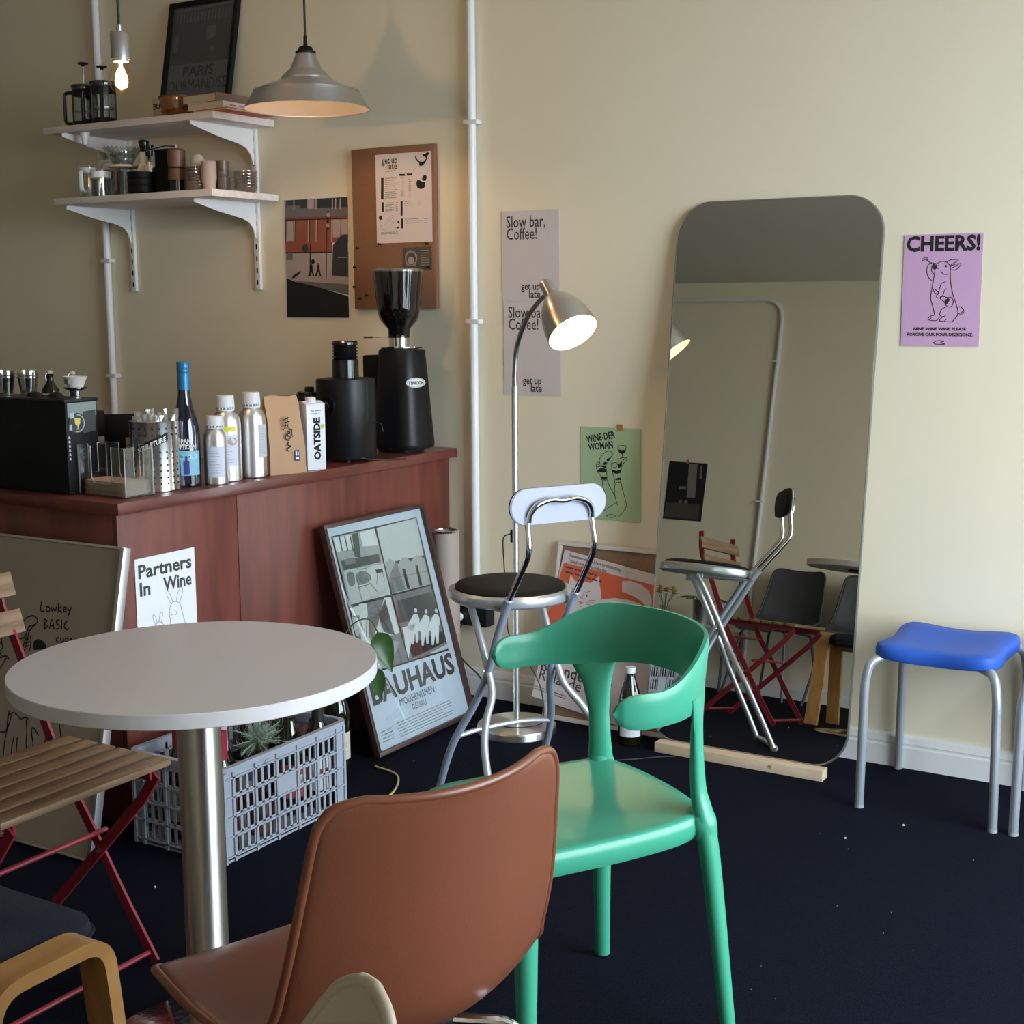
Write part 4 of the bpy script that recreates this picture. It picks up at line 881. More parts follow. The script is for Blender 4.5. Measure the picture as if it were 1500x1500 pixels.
b = nb(); rings_solid(b, superell(0.045, 0.04, 2.4, 28), [(0, 0.08), (0.9, 0.08), (1, 0.09), (1, 0.115), (0.9, 0.13), (0, 0.132)]); obj('pod_body', b, pm('grey_pod', (0.24, 0.23, 0.21), 0.5), t)
b = nb(); rings_solid(b, superell(0.05, 0.045, 3, 28), [(0, 0.0), (1, 0.0), (1, 0.08), (0, 0.08)]); rings_solid(b, superell(0.05, 0.045, 3, 28), [(0, 0.132), (1, 0.132), (1, 0.145), (0, 0.145)]); obj('black_stand', b, black, t)

# perforated holder with wrapped straws
t = thing('utensil_holder', 'shiny perforated steel utensil holder full of wrapped straws', 'utensil holder', (-2.713, -1.262, ZT))
R_ = 0.064
b = nb(); lathe(b, [(0, 0.001), (R_ - 0.003, 0.0), (R_, 0.003), (R_, 0.182), (R_ + 0.001, 0.184), (R_ - 0.001, 0.185), (R_ - 0.0015, 0.004), (0, 0.003)], 56); obj('steel_wall', b, brushed('holder_steel', (0.74, 0.72, 0.70), 0.24, 0.7), t)
b = nb()
for i in range(22):
    a = 2 * pi * i / 22
    for j in range(8):
        if 3 < j < 5: pass
        zz = 0.022 + j * 0.0165 + (0.028 if j > 5 else 0)
        Mx = Matrix.Translation(((R_ + 0.0003) * cos(a), (R_ + 0.0003) * sin(a), zz)) @ Matrix.Rotation(a, 4, 'Z') @ Matrix.Rotation(pi / 2, 4, 'Y')
        tt = nb(); disc(tt, 0, 0, 0.0028, 0, n=8); merge(b, tt, Mx)
h = flat('punched_holes', b, black, t); h['kind'] = 'stuff'
b = nb(); patch(b, R_ + 0.0008, VA - 0.62, VA + 0.72, 0.098, 0.120, 16, skew=0.42); flat('black_label', b, black, t)
b = nb(); cyl_text(b, 'SCULPTURE', R_ + 0.0014, 0.1020, 0.0185, VA - 0.56, rise=0.42, bold=0.0006, fit=0.078); flat('label_lettering', b, pm('label_white', (0.7, 0.7, 0.7), 0.6), t)
b = nb(); patch(b, R_ + 0.0008, VA - 0.30, VA + 0.02, 0.072, 0.086, 6, skew=0.3); flat('torn_tape', b, black, t)
film = glass('plastic_film', (0.86, 0.85, 0.83), base=0.18, rough=0.12, body=(0.62, 0.60, 0.57), bodyamt=0.30)
b = nb()
for k in range(46):
    a = random.uniform(0, 2 * pi); r = R_ * 0.86 * sqrt(random.random()); x, y = r * cos(a), r * sin(a); hh = random.uniform(0.190, 0.214); dx, dy = random.uniform(-0.012, 0.012), random.uniform(-0.012, 0.012)
    w_ = random.uniform(0.008, 0.015); ph_ = random.uniform(0, pi); prev = None
    for i in range(7):
        f_ = i / 6; c_ = Vector((x + dx * f_ + random.uniform(-.002, .002), y + dy * f_ + random.uniform(-.002, .002), 0.10 + (hh - 0.10) * f_)); aa = ph_ + random.uniform(-0.6, 0.6) + f_ * 1.5; d_ = Vector((cos(aa), sin(aa), 0)) * w_ / 2
        cur = (b.verts.new(c_ - d_), b.verts.new(c_ + d_))
        if prev: b.faces.new((prev[0], prev[1], cur[1], cur[0]))
        prev = cur
o = flat('wrapped_straws', b, film); o.location = (-2.713, -1.262, ZT); tag(o, 'clear plastic-wrapped straws bristling out of the steel holder', 'straws', kind='stuff')

# wine bottle, blue
def bottle(name, label, cat, loc, rz, prof, glassm, capm, capprof, group=None, seg=32):
    t = thing(name, label, cat, loc, rz, group)
    b = nb(); lathe(b, prof, seg); obj('bottle_glass', b, glassm, t, smooth=50)
    b = nb(); lathe(b, capprof, seg); obj('capsule', b, capm, t, smooth=40)
    return t
t = bottle('wine_bottle', 'tall dark blue wine bottle with bright blue cap and pale blue label on the counter', 'bottle', (-2.696, -1.166, ZT), 0.22,
    [(0, 0.004), (0.030, 0.0), (0.0375, 0.004), (0.038, 0.13), (0.036, 0.155), (0.030, 0.185), (0.022, 0.215), (0.0165, 0.245), (0.0148, 0.275), (0.0145, 0.328), (0, 0.328)], blue_gl,
    pm('blue_cap', (0.025, 0.18, 0.36), 0.38, 0.3), [(0.0152, 0.258), (0.0165, 0.258), (0.0165, 0.302), (0.0158, 0.304), (0.0168, 0.306), (0.0168, 0.312), (0.0160, 0.314), (0.0168, 0.316), (0.0168, 0.331), (0.0150, 0.3335), (0, 0.3335)])
b = nb(); patch(b, 0.0386, VA - 0.95, VA + 0.95, 0.032, 0.098); flat('paper_label', b, pm('sky_label', (0.20, 0.46, 0.60), 0.5), t)
b = nb(); patch(b, 0.0389, VA - 0.30, VA + 0.12, 0.034, 0.070, 6); patch(b, 0.0389, VA - 0.17, VA + 0.0, 0.07, 0.084, 4); flat('bottle_motif', b, pm('indigo_print', (0.035, 0.04, 0.22), 0.5), t)
b = nb()
for a in (-0.52, 0.38): 
    tt = nb(); disc(tt, 0, 0, 0.0125, 0, n=20, ry=0.0085)
    for v in tt.verts: aa = VA + a + v.co.x / 0.039; v.co = Vector((0.0390 * cos(aa), 0.0390 * sin(aa), 0.083 + v.co.y))
    merge(b, tt)
flat('pale_eyes', b, pm('pale_sky_print', (0.42, 0.62, 0.74), 0.5), t)
b = nb()
for a in (-0.36, 0.12):
    tt = nb(); disc(tt, 0, 0, 0.0024, 0, n=10)
    for v in tt.verts: aa = VA + a + v.co.x / 0.0394; v.co = Vector((0.0394 * cos(aa), 0.0394 * sin(aa), 0.082 + v.co.y))
    merge(b, tt)
flat('pupils', b, ink, t)
b = nb(); cyl_text(b, 'PAN', 0.0388, 0.118, 0.0175, VA - 0.42, bold=0.0006, fit=0.027); cyl_text(b, 'PTICON', 0.0388, 0.103, 0.0175, VA - 0.48, bold=0.0006, fit=0.042); flat('lettering', b, pm('label_white', (0.7, 0.7, 0.7), 0.6), t)

# aluminium bottles
def alubottle(loc, r, h, label, rz=0):
    t = thing('aluminium_bottle', label, 'bottle', loc, rz)
    nr = 0.0185 if r > 0.035 else 0.018
    b = nb(); pr = [(0, 0.003), (r - 0.006, 0.0), (r - 0.001, 0.003), (r, 0.008), (r, h * 0.66), (r * 0.96, h * 0.72), (r * 0.82, h * 0.775), (nr + 0.003, h * 0.81), (nr, h * 0.83), (nr, h * 0.86), (0, h * 0.86)]
    lathe(b, pr, 40); obj('metal_body', b, brushed('spun_aluminium', (0.80, 0.80, 0.81), 0.44, 0.6), t, smooth=40)
    b = nb(); n = 48; z0, z1 = h * 0.865, h
    ra = [(nr + 0.0065 + (0.0008 if k % 2 else 0)) for k in range(n)]
    v = [[b.verts.new((ra[k] * q * cos(2 * pi * k / n), ra[k] * q * sin(2 * pi * k / n), zz)) for k in range(n)] for q, zz in ((1.02, z0), (1.0, z0 + 0.002), (0.95, z1 - 0.002), (0.90, z1))]
    for a, c in zip(v, v[1:]):
        for k in range(n): b.faces.new((a[k], a[(k + 1) % n], c[(k + 1) % n], c[k]))
    b.faces.new(v[0]); b.faces.new(v[-1]); cp = obj('screw_cap', b, pm('white_cap', (0.66, 0.66, 0.68), 0.45), t)
    b = nb(); lathe(b, [(nr, h * 0.815), (nr + 0.006, h * 0.82), (nr + 0.0065, h * 0.838), (nr, h * 0.842)], 32, cap=False)
    for k in range(16):
        a = 2 * pi * k / 16; x, y = (nr + 0.0045) * cos(a), (nr + 0.0045) * sin(a); box(b, x - 0.0016, x + 0.0016, y - 0.0016, y + 0.0016, h * 0.838, h * 0.868)
    obj('tamper_ring', b, pm('white_cap', (0.66, 0.66, 0.68), 0.45), cp)
    return t
lilac = pm('label_sheet', (0.60, 0.62, 0.74), 0.6, var=0.02)
def label_print(bm, R, a0, a1, z0, z1):
    zz = z1 - 0.006
    while zz > z0 + 0.004:
        g = nb(); scrib(g, 0, 0, (a1 - a0) * R * random.uniform(0.5, 1), 0.003)
        for v in g.verts: aa = a0 + v.co.x / R; v.co = Vector((R * cos(aa), R * sin(aa), zz + v.co.y))
        merge(bm, g); zz -= 0.0075
t = alubottle((-2.652, -1.101, ZT), 0.032, 0.186, 'short aluminium bottle with white cap, in front of the two taller ones')
b = nb(); patch(b, 0.0325, VA - 0.55, VA + 0.95, 0.022, 0.105); flat('paper_label', b, lilac, t); b = nb(); label_print(b, 0.0328, VA - 0.45, VA + 0.6, 0.025, 0.10); flat('label_print', b, pm('blue_grey_ink', (0.33, 0.34, 0.45), 0.7), t)
t = alubottle((-2.678, -1.030, ZT), 0.041, 0.237, 'tall aluminium bottle with a yellow strip on its label, second from the kraft bag')
b = nb(); patch(b, 0.0415, VA - 0.3, VA + 0.98, 0.045, 0.130); flat('paper_label', b, lilac, t); b = nb(); label_print(b, 0.0418, VA - 0.1, VA + 0.7, 0.05, 0.128); flat('label_print', b, pm('blue_grey_ink', (0.33, 0.34, 0.45), 0.7), t)
b = nb(); patch(b, 0.0417, VA - 0.05, VA + 0.80, 0.139, 0.153); flat('yellow_strip', b, pm('yellow_label', (0.75, 0.66, 0.03), 0.6), t); b = nb(); label_print(b, 0.0420, VA + 0.05, VA + 0.6, 0.141, 0.153); flat('strip_print', b, ink, t)
b = nb(); tt = nb(); disc(tt, 0, 0, 0.014, 0, n=20, ry=0.011)
for v in tt.verts: aa = VA + 0.55 + v.co.x / 0.0422; v.co = Vector((0.0422 * cos(aa), 0.0422 * sin(aa), 0.112 + v.co.y))
merge(b, tt); flat('tan_mark', b, pm('tan_print', (0.42, 0.32, 0.22), 0.6), t)
t = alubottle((-2.672, -0.931, ZT), 0.039, 0.240, 'tall aluminium bottle with its label turned right, beside the kraft bag')
b = nb(); patch(b, 0.0395, VA + 0.55, VA + 1.75, 0.058, 0.150); flat('paper_label', b, pm('grey_label', (0.50, 0.51, 0.56), 0.6), t); b = nb(); label_print(b, 0.0398, VA + 0.62, VA + 1.2, 0.06, 0.145); flat('label_print', b, pm('blue_grey_ink', (0.33, 0.34, 0.45), 0.7), t)

# kraft coffee bag
t = thing('coffee_bag', 'gusseted kraft paper coffee bag with brushed black characters', 'bag', (-2.660, -0.822, ZT), 1.25)
def bagbm():
    b = nb(); rows = []; hs = [0, 0.004, 0.03, 0.07, 0.11, 0.15, 0.18, 0.20, 0.222]
    for i, hh in enumerate(hs):
        f_ = hh / 0.222; w = 0.060 * (1 - 0.10 * f_) ; d = 0.036 * max(0.04, (1 - f_ ** 2.2)) ; ring = []
        pts = [(-w, -d), (-w * .5, -d * 1.08), (0, -d * 1.1), (w * .5, -d * 1.06), (w, -d), (w * (0.93 - 0.08 * sin(pi * f_)), 0), (w, d), (0, d * 1.08), (-w, d), (-w * (0.93 - 0.08 * sin(pi * f_)), 0)]
        for k, (x, y) in enumerate(pts): ring.append(b.verts.new((x + 0.0025 * sin(9 * hh * 10 + k * 2.1) + 0.010 * f_ * f_, y + 0.0022 * sin(7 * hh * 13 + k * 3.3) + 0.018 * f_ * f_, hh + (0.003 * sin(k * 1.7) if i == len(hs) - 1 else 0))))
        rows.append(ring)
    for a, c in zip(rows, rows[1:]):
        for k in range(10): b.faces.new((a[k], a[(k + 1) % 10], c[(k + 1) % 10], c[k]))
    b.faces.new(rows[0]); b.faces.new(rows[-1]); return b
o = obj('bag_body', bagbm(), kraft, t, smooth=25); 
b = nb(); s = 0.0022
def brush(pts, w=s): stroke(b, pts, w, smooth=3)
cy_ = 0.135
for pts in ([(-0.012, 0.150), (0.010, 0.156)], [(-0.010, 0.142), (0.012, 0.146)], [(-0.002, 0.162), (-0.006, 0.130), (-0.016, 0.122)], [(0.006, 0.158), (0.002, 0.136), (0.010, 0.124), (0.018, 0.120)], [(-0.008, 0.134), (0.008, 0.136)], [(0.0, 0.118), (0.010, 0.112), (-0.002, 0.108), (0.010, 0.100), (0.002, 0.094)], [(-0.004, 0.112), (-0.008, 0.098), (0.004, 0.090)], [(0.004, 0.088), (-0.004, 0.080), (0.008, 0.074), (-0.006, 0.068), (-0.002, 0.060)], [(0.014, 0.124), (0.016, 0.100)]): brush(pts, 0.003)
stroke(b, [(0.010, 0.060), (0.012, 0.030)], 0.0008); flat('brush_characters', b, ink, t).matrix_local = frameM((0.002, -0.0462, 0.006), (1, 0.06, 0), (0, 0.12, 1))
b = nb(); fill(b, [(0.020, 0.030), (0.036, 0.030), (0.036, 0.062), (0.020, 0.062)]); flat('blue_stamp', b, pm('navy_stamp', (0.04, 0.05, 0.14), 0.6), t).matrix_local = frameM((0.0, -0.0450, 0.006), (1, 0.06, 0), (0, 0.10, 1))
b = nb(); fill(b, [(0.023, 0.036), (0.033, 0.036), (0.033, 0.041), (0.023, 0.041)]); fill(b, [(0.023, 0.046), (0.027, 0.046), (0.027, 0.058), (0.023, 0.058)]); fill(b, [(0.030, 0.046), (0.033, 0.046), (0.033, 0.058), (0.030, 0.058)]); flat('stamp_marks', b, paper_w, t).matrix_local = frameM((0.0, -0.0456, 0.006), (1, 0.06, 0), (0, 0.10, 1))
# drinks carton
t = thing('drinks_carton', 'white oat drink carton with bold vertical black lettering beside the kraft bag', 'carton', (-2.642, -0.712, ZT), 1.30)
b = nb(); box(b, -0.033, 0.033, -0.028, 0.028, 0, 0.190, 0.002); obj('carton_body', b, pm('carton_white', (0.74, 0.74, 0.80), 0.45, var=0.02), t)
Mg = Matrix(((0, 0, 1, 0), (1, 0, 0, 0), (0, 1, 0, 0), (0, 0, 0, 1)))
b = nb(); prism(b, [(-0.028, 0), (0.028, 0), (0.028, 0.004), (0.006, 0.012), (-0.006, 0.012), (-0.028, 0.004)], -0.033, 0.033, Mg); bmesh.ops.translate(b, vec=(0, 0, 0.190), verts=b.verts); obj('carton_top', b, pm('carton_white', (0.74, 0.74, 0.80), 0.45), t)
b = nb(); lathe(b, [(0, 0.196), (0.0155, 0.196), (0.0155, 0.212), (0.014, 0.214), (0, 0.214)], 24); obj('screw_cap', b, pm('white_cap', (0.66, 0.66, 0.68), 0.45), t, loc=(-0.002, -0.006, 0))
b = nb(); text(b, 'OATSIDE', 0, 0, 0.031, rot=pi / 2, bold=0.0016, fit=0.125); flat('lettering', b, ink, t).matrix_local = frameM((0.013, -0.0285, 0.030), (1, 0, 0), (0, 0, 1))
b = nb(); disc(b, 0.022, 0.128, 0.007, n=14); flat('leaf_mark', b, pm('lime_print', (0.42, 0.52, 0.10), 0.6), t).matrix_local = frameM((0, -0.0288, 0), (1, 0, 0), (0, 0, 1))
b = nb(); scrib(b, -0.018, 0.175, 0.036, 0.006); scrib(b, -0.016, 0.167, 0.030, 0.005); flat('small_print', b, grey_ink, t).matrix_local = frameM((0, -0.0286, 0), (1, 0, 0), (0, 0, 1))
b = nb(); fill(b, [(-0.014, 0.02), (0.014, 0.02), (0.012, 0.07), (-0.008, 0.12), (-0.014, 0.12)]); flat('side_picture', b, pm('plum_print', (0.16, 0.06, 0.08), 0.6), t).matrix_local = frameM((-0.0336, 0, 0), (0, -1, 0), (0, 0, 1))
# dark jar behind
t = thing('coffee_jar', 'squat black lidded jar behind the oat carton', 'jar', (-2.845, -0.47, ZT))
b = nb(); lathe(b, [(0, 0), (0.038, 0), (0.038, 0.17), (0, 0.17)], 28); obj('jar_body', b, blackpl, t)
b = nb(); lathe(b, [(0, 0.17), (0.042, 0.172), (0.043, 0.20), (0.038, 0.210), (0.016, 0.213), (0.014, 0.225), (0, 0.226)], 28); obj('lid', b, black_g, t)

# small black grinder
t = thing('coffee_grinder', 'squat black coffee grinder with ribbed bellows hopper', 'coffee grinder', (-2.705, -0.463, ZT), 0)
b = nb(); ol = superell(0.088, 0.088, 2.3, 56); rings_solid(b, ol, [(0, 0.008), (0.97, 0.008), (1, 0.012), (1, 0.248), (0.985, 0.254), (0.80, 0.256), (0, 0.256)]); obj('housing', b, blackpl, t, smooth=40)
b = nb()
for a in (0.6, 2.2, 3.8, 5.4): 
    tt = nb(); lathe(tt, [(0, 0), (0.008, 0), (0.008, 0.009), (0, 0.009)], 10); merge(b, tt, Matrix.Translation((0.065 * cos(a), 0.065 * sin(a), 0)))
obj('rubber_feet', b, rubber, t)
b = nb(); pr = [(0, 0.256), (0.041, 0.256), (0.041, 0.312)]
for k in range(5): pr += [(0.035, 0.316 + k * 0.0095), (0.0405, 0.3205 + k * 0.0095)]
pr += [(0.0405, 0.366), (0.036, 0.370), (0, 0.368)]
lathe(b, pr, 40); obj('bellows', b, black_g, t, smooth=20)
ka = VA - 0.62; b = nb(); Mk = Matrix.Rotation(ka, 4, 'Z') @ Matrix.Translation((0.086, 0, 0.175)) @ Matrix.Rotation(pi / 2, 4, 'Y')
lathe(b, [(0, 0), (0.026, 0), (0.026, 0.006), (0.022, 0.006), (0.021, 0.003), (0, 0.003)], 28, Mk); d_ = obj('dial', b, blackpl, t)
b = nb(); lathe(b, [(0, 0.003), (0.012, 0.003), (0.012, 0.014), (0.010, 0.016), (0, 0.016)], 20, Mk); lathe(b, [(0.0235, 0.006), (0.0255, 0.006), (0.0255, 0.0075), (0.0235, 0.0075)], 28, Mk, cap=False); obj('dial_knob', b, pm('dark_chrome', (0.18, 0.18, 0.19), 0.2, 1.0), d_)
b = nb(); patch(b, 0.0885, VA + 0.62, VA + 0.92, 0.125, 0.240, 6); flat('smoked_window', b, pm('smoked_window', (0.018, 0.028, 0.026), 0.18), t)
b = nb(); tube(b, catmull([(0.065, -0.040, 0.035), (0.085, -0.03, 0.012), (0.12, 0.03, 0.004), (0.17, 0.08, 0.004)], 6), 0.0025, 6); tube(b, catmull([(0.088, 0.02, 0.12), (0.11, 0.03, 0.115), (0.115, 0.035, 0.09)], 5), 0.0015, 6); obj('power_lead', b, rubber, t)
# tall grinder
t = thing('coffee_grinder', 'tall black tapering coffee grinder with smoked hopper against the wall', 'coffee grinder', (-2.715, -0.165, ZT), 0)
b = nb(); ol = superell(0.095, 0.088, 3.0, 56); rings_solid(b, ol, [(0, 0.012), (0.95, 0.012), (1.0, 0.018), (1.0, 0.03), (0.92, 0.12), (0.82, 0.24), (0.74, 0.330), (0.72, 0.334), (0, 0.334)]); bmesh.ops.translate(b, vec=(0.01, 0, 0), verts=b.verts); obj('tapered_body', b, blackpl, t, smooth=45)
b = nb(); box(b, -0.115, -0.02, -0.05, 0.06, 0.02, 0.315, 0.006); obj('rear_column', b, black, t)
b = nb(); box(b, -0.05, 0.06, -0.06, 0.05, 0.0, 0.013, 0.002); obj('foot', b, rubber, t)
b = nb(); lathe(b, [(0, 0.334), (0.062, 0.334), (0.064, 0.337), (0.064, 0.343), (0.034, 0.345), (0.034, 0.372), (0, 0.372)], 40); tube(b, [(0.06, 0, 0.340), (0.085, 0.01, 0.341)], 0.003, 8); c_ = obj('chrome_collar', b, chrome, t, smooth=40)
b = nb(); tube(b, [(-0.03, -0.02, 0.374), (-0.075, -0.052, 0.374)], 0.0015, 6); obj('lever_rod', b, chrome, c_)
b = nb(); tube(b, [(-0.070, -0.050, 0.374), (-0.095, -0.066, 0.374)], [0.003, 0.0055, 0.003], 8); obj('lever_grip', b, dark_wood, c_)
HC = (0.0, 0.0)
b = nb(); lathe(b, [(0.0355, 0.372), (0.036, 0.400), (0.060, 0.428), (0.0665, 0.444), (0.0705, 0.47), (0.0825, 0.588), (0.0800, 0.588), (0.068, 0.47), (0.058, 0.432), (0.034, 0.402), (0.033, 0.374)], 48, cap=False); obj('hopper', b, smoke, t, smooth=45)
b = nb(); lathe(b, [(0, 0.373), (0.0325, 0.373), (0.033, 0.404), (0.056, 0.432), (0.064, 0.449), (0.066, 0.472), (0, 0.478)], 40); o = obj('coffee_beans', b, pm('coffee_beans', (0.020, 0.012, 0.009), 0.35, var=0.5, scale=90, bump=0.8, bscale=120), t); o['kind'] = 'stuff'
b = nb(); lathe(b, [(0.0790, 0.585), (0.0838, 0.585), (0.0845, 0.591), (0.078, 0.596), (0.0, 0.598), (0.0, 0.594), (0.077, 0.592)], 48, cap=False); obj('hopper_lid', b, pm('hopper_lid_chrome', (0.35, 0.33, 0.31), 0.2, 0.8), t)
# oval badge on the front of the body
b = nb(); disc(b, 0, 0, 0.036, 0, n=32, ry=0.0165); bd = flat('oval_badge', b, pm('badge_white', (0.72, 0.72, 0.74), 0.4), t)
MB_ = frameM((0.0900, -0.036, 0.229), (0.42, 0.90, 0.0), (-0.12, 0.05, 1)); bd.matrix_local = MB_
b = nb(); text(b, 'TYPHOON', -0.028, -0.0065, 0.016, z=0.0005, bold=0.0004, fit=0.056); stroke(b, [(0.033 * cos(a * pi / 16), 0.0145 * sin(a * pi / 16)) for a in range(32)], 0.0008, True, 1, 0.0004); flat('badge_lettering', b, ink, bd)
# ------------------------------------------------------------------ leaning on / beside the counter
# line-drawn wine poster on the side panel
t = thing('wine_poster', 'white poster reading Partners In Wine with line-drawn animals, on the counter side', 'poster', M=frameM((-2.6325, -1.428, 0.395), (0, 1, 0), (0, 0, 1)))
b = nb(); sheet(b, 0.211, 0.297, 0.0012, 0, 2, 2); obj('paper_sheet', b, paper_w, t, smooth=0)
f = homog(((865, 215), (1240, 135), (1262, 670), (885, 760)), 0.211, 0.297)
f = homog(((865, 215), (1240, 135), (1262, 640), (888, 720)), 0.211, 0.297 * 0.80)
def f2(x, y, f=f): p = f(x, y); return (p[0], p[1] + 0.297 * 0.20)
b = nb(); text(b, 'Partners', 0.008, 0.246, 0.049, z=PZ, bold=0.0013, fit=0.188); text(b, 'In', 0.010, 0.200, 0.049, z=PZ, bold=0.0013, fit=0.036); text(b, 'Wine', 0.096, 0.200, 0.049, z=PZ, bold=0.0013, fit=0.102)
flat('lettering', b, ink_soft, t)
b = nb(); 
def D2(pts, closed=False, w=0.0011): stroke(b, [f2(*p) for p in pts], w, closed, 4, PZ)
D2([(1080, 610), (1085, 560), (1078, 520), (1085, 470), (1110, 447), (1145, 460), (1160, 510), (1180, 570), (1195, 620), (1205, 680)]); D2([(1085, 455), (1062, 410), (1065, 388), (1080, 400), (1100, 450)]); D2([(1120, 448), (1135, 390), (1158, 365), (1162, 395), (1140, 460)])
D2([(1000, 640), (985, 610), (990, 580), (1010, 560), (1035, 570), (1055, 600), (1060, 640)]); D2([(992, 578), (975, 540), (978, 520), (992, 535), (1000, 565)]); D2([(1012, 560), (1020, 515), (1035, 508), (1032, 540), (1028, 565)])
D2([(1085, 520), (1095, 525), (1100, 518)]); D2([(1090, 545), (1100, 540)]); D2([(1120, 500), (1124, 515), (1118, 525)]); D2([(1085, 610), (1095, 600), (1103, 612)]); D2([(1000, 620), (1010, 628), (1020, 618)]); D2([(960, 700), (990, 660), (1030, 650), (1065, 670), (1080, 720)])
for p in ((1122, 472), (998, 600), (1032, 598), (1092, 508)): disc(b, *f2(*p), 0.0012, PZ)
flat('animal_drawing', b, ink_soft, t)

# canvas board in an aluminium frame
CB = frameM((-3.394, -1.700, 0.0), (1, 0, 0.006), (0.0, 0.165, 0.770)); WC, HC_ = 0.865, 0.760; CANVQ = ((-609, -20), (788, 145), (575, 2116), (-805, 1719))
t = thing('canvas_board', 'large olive canvas board in an aluminium frame leaning on the counter front, hand-lettered', 'board', M=CB)
b = nb(); box(b, 0.006, WC - 0.006, 0.006, HC_ - 0.006, -0.010, 0.004); obj('canvas', b, canvas, t)
for x0, x1, y0, y1 in ((0, 0.012, 0, HC_), (WC - 0.012, WC, 0, HC_)): b = nb(); box(b, x0, x1, y0, y1, -0.014, 0.010, 0.001); obj('side_rail', b, alu_m, t)
for y0, y1, nm in ((HC_ - 0.005, HC_ + 0.001, 'top_rail'), (-0.001, 0.005, 'bottom_rail')): b = nb(); box(b, 0.012, WC - 0.012, y0, y1, -0.012, 0.006, 0.001); obj(nm, b, alu_m, t)
Mi = CB.inverted()
f = homog(CANVQ, WC, HC_)
b = nb()
def D3(pts, w=0.0042, sm=3): stroke(b, [f(p[0], p[1]) for p in pts], w, False, sm, 0.0048)
def letters(seq, x, y, s, w=0.0036):
    for ch, adv in seq:
        for pl in HAND[ch]: D3([(x + p[0] * s, y - p[1] * s) for p in pl], w, 2)
        x += adv * s; y += 0.02 * s
HAND = {'L': [[(.1, 1.2), (.05, .1), (.45, .15)]], 'o': [[(.3, .7), (.08, .55), (.1, .2), (.3, .05), (.5, .25), (.45, .55), (.3, .7)]], 'w': [[(.05, .65), (.18, .05), (.32, .5), (.48, .05), (.65, .68)]],
 'k': [[(.08, 1.15), (.06, 0)], [(.45, .7), (.08, .38), (.5, 0)]], 'e': [[(.08, .38), (.42, .42), (.38, .66), (.12, .6), (.08, .2), (.42, .08)]], 'y': [[(.05, .65), (.22, .2)], [(.5, .7), (.1, -.4)]],
 'B': [[(.08, 1.1), (.06, 0)], [(.05, 1.08), (.42, .9), (.1, .6), (.46, .32), (.05, .02)]], 'A': [[(.0, 0), (.28, 1.1), (.52, 0)], [(.1, .4), (.45, .42)]], 'S': [[(.42, 1.0), (.15, 1.02), (.12, .65), (.4, .45), (.36, .1), (.04, .05)]], 'I': [[(.1, 1.1), (.12, 0)]], 'C': [[(.48, 1.0), (.15, .8), (.06, .3), (.3, .02), (.55, .15)]],
 'c': [[(.42, .6), (.15, .6), (.06, .25), (.25, .04), (.45, .12)]], 'u': [[(.05, .65), (.1, .1), (.35, .08), (.42, .62)], [(.42, .62), (.45, .02)]], 'p': [[(.08, .65), (.05, -.4)], [(.08, .6), (.4, .55), (.38, .15), (.08, .1)]], 's': [[(.38, .6), (.12, .55), (.3, .32), (.34, .1), (.05, .05)]]}
letters([('L', .6), ('o', .62), ('w', .78), ('k', .58), ('e', .52), ('y', .5)], 255, 545, 54)
letters([('B', .62), ('A', .66), ('S', .55), ('I', .35), ('C', .5)], 275, 652, 58)
letters([('c', .6), ('u', .65), ('p', .6), ('s', .5)], 352, 735, 46)
flat('hand_lettering', b, ink, t)
b = nb()
for pts in ([(150, 600), (170, 580), (210, 568), (235, 590), (232, 612), (205, 640), (185, 665), (178, 690)], [(180, 635), (215, 625), (225, 612)], [(100, 712), (130, 712), (155, 700), (170, 670), (180, 640)], [(165, 700), (150, 750), (130, 800)], [(178, 690), (170, 730), (150, 800)], [(160, 720), (185, 710)], [(158, 740), (190, 730)], [(155, 762), (185, 755)], [(192, 690), (196, 740), (185, 790)],
            [(0, 730), (20, 760), (0, 800), (30, 830)], [(10, 700), (15, 760)], [(0, 830), (40, 820), (60, 840)], [(0, 900), (30, 850), (45, 830)], [(-40, 700), (-10, 690), (10, 705)], [(60, 1160), (50, 1220), (40, 1290), (0, 1295)], [(60, 1190), (85, 1175), (110, 1190), (130, 1215), (160, 1205), (180, 1215)], [(75, 1190), (60, 1240), (35, 1330), (25, 1420), (20, 1490)], [(90, 1320), (75, 1400), (70, 1480)], [(110, 1330), (105, 1420), (108, 1490)],
            [(165, 1215), (170, 1300), (165, 1380), (185, 1490)], [(245, 1320), (210, 1270), (200, 1300), (210, 1400), (185, 1490)], [(300, 1235), (290, 1330), (270, 1410), (300, 1420)], [(310, 1240), (315, 1340), (325, 1450)], [(375, 1250), (385, 1340), (395, 1430)], [(-60, 1480), (50, 1490), (120, 1500)]): D3(pts, 0.0034)
fill(b, [f(*p) for p in ((215, 725), (240, 712), (270, 725), (295, 760), (285, 778), (215, 782), (208, 755))], 0.0048)
flat('ink_doodles', b, ink, t)

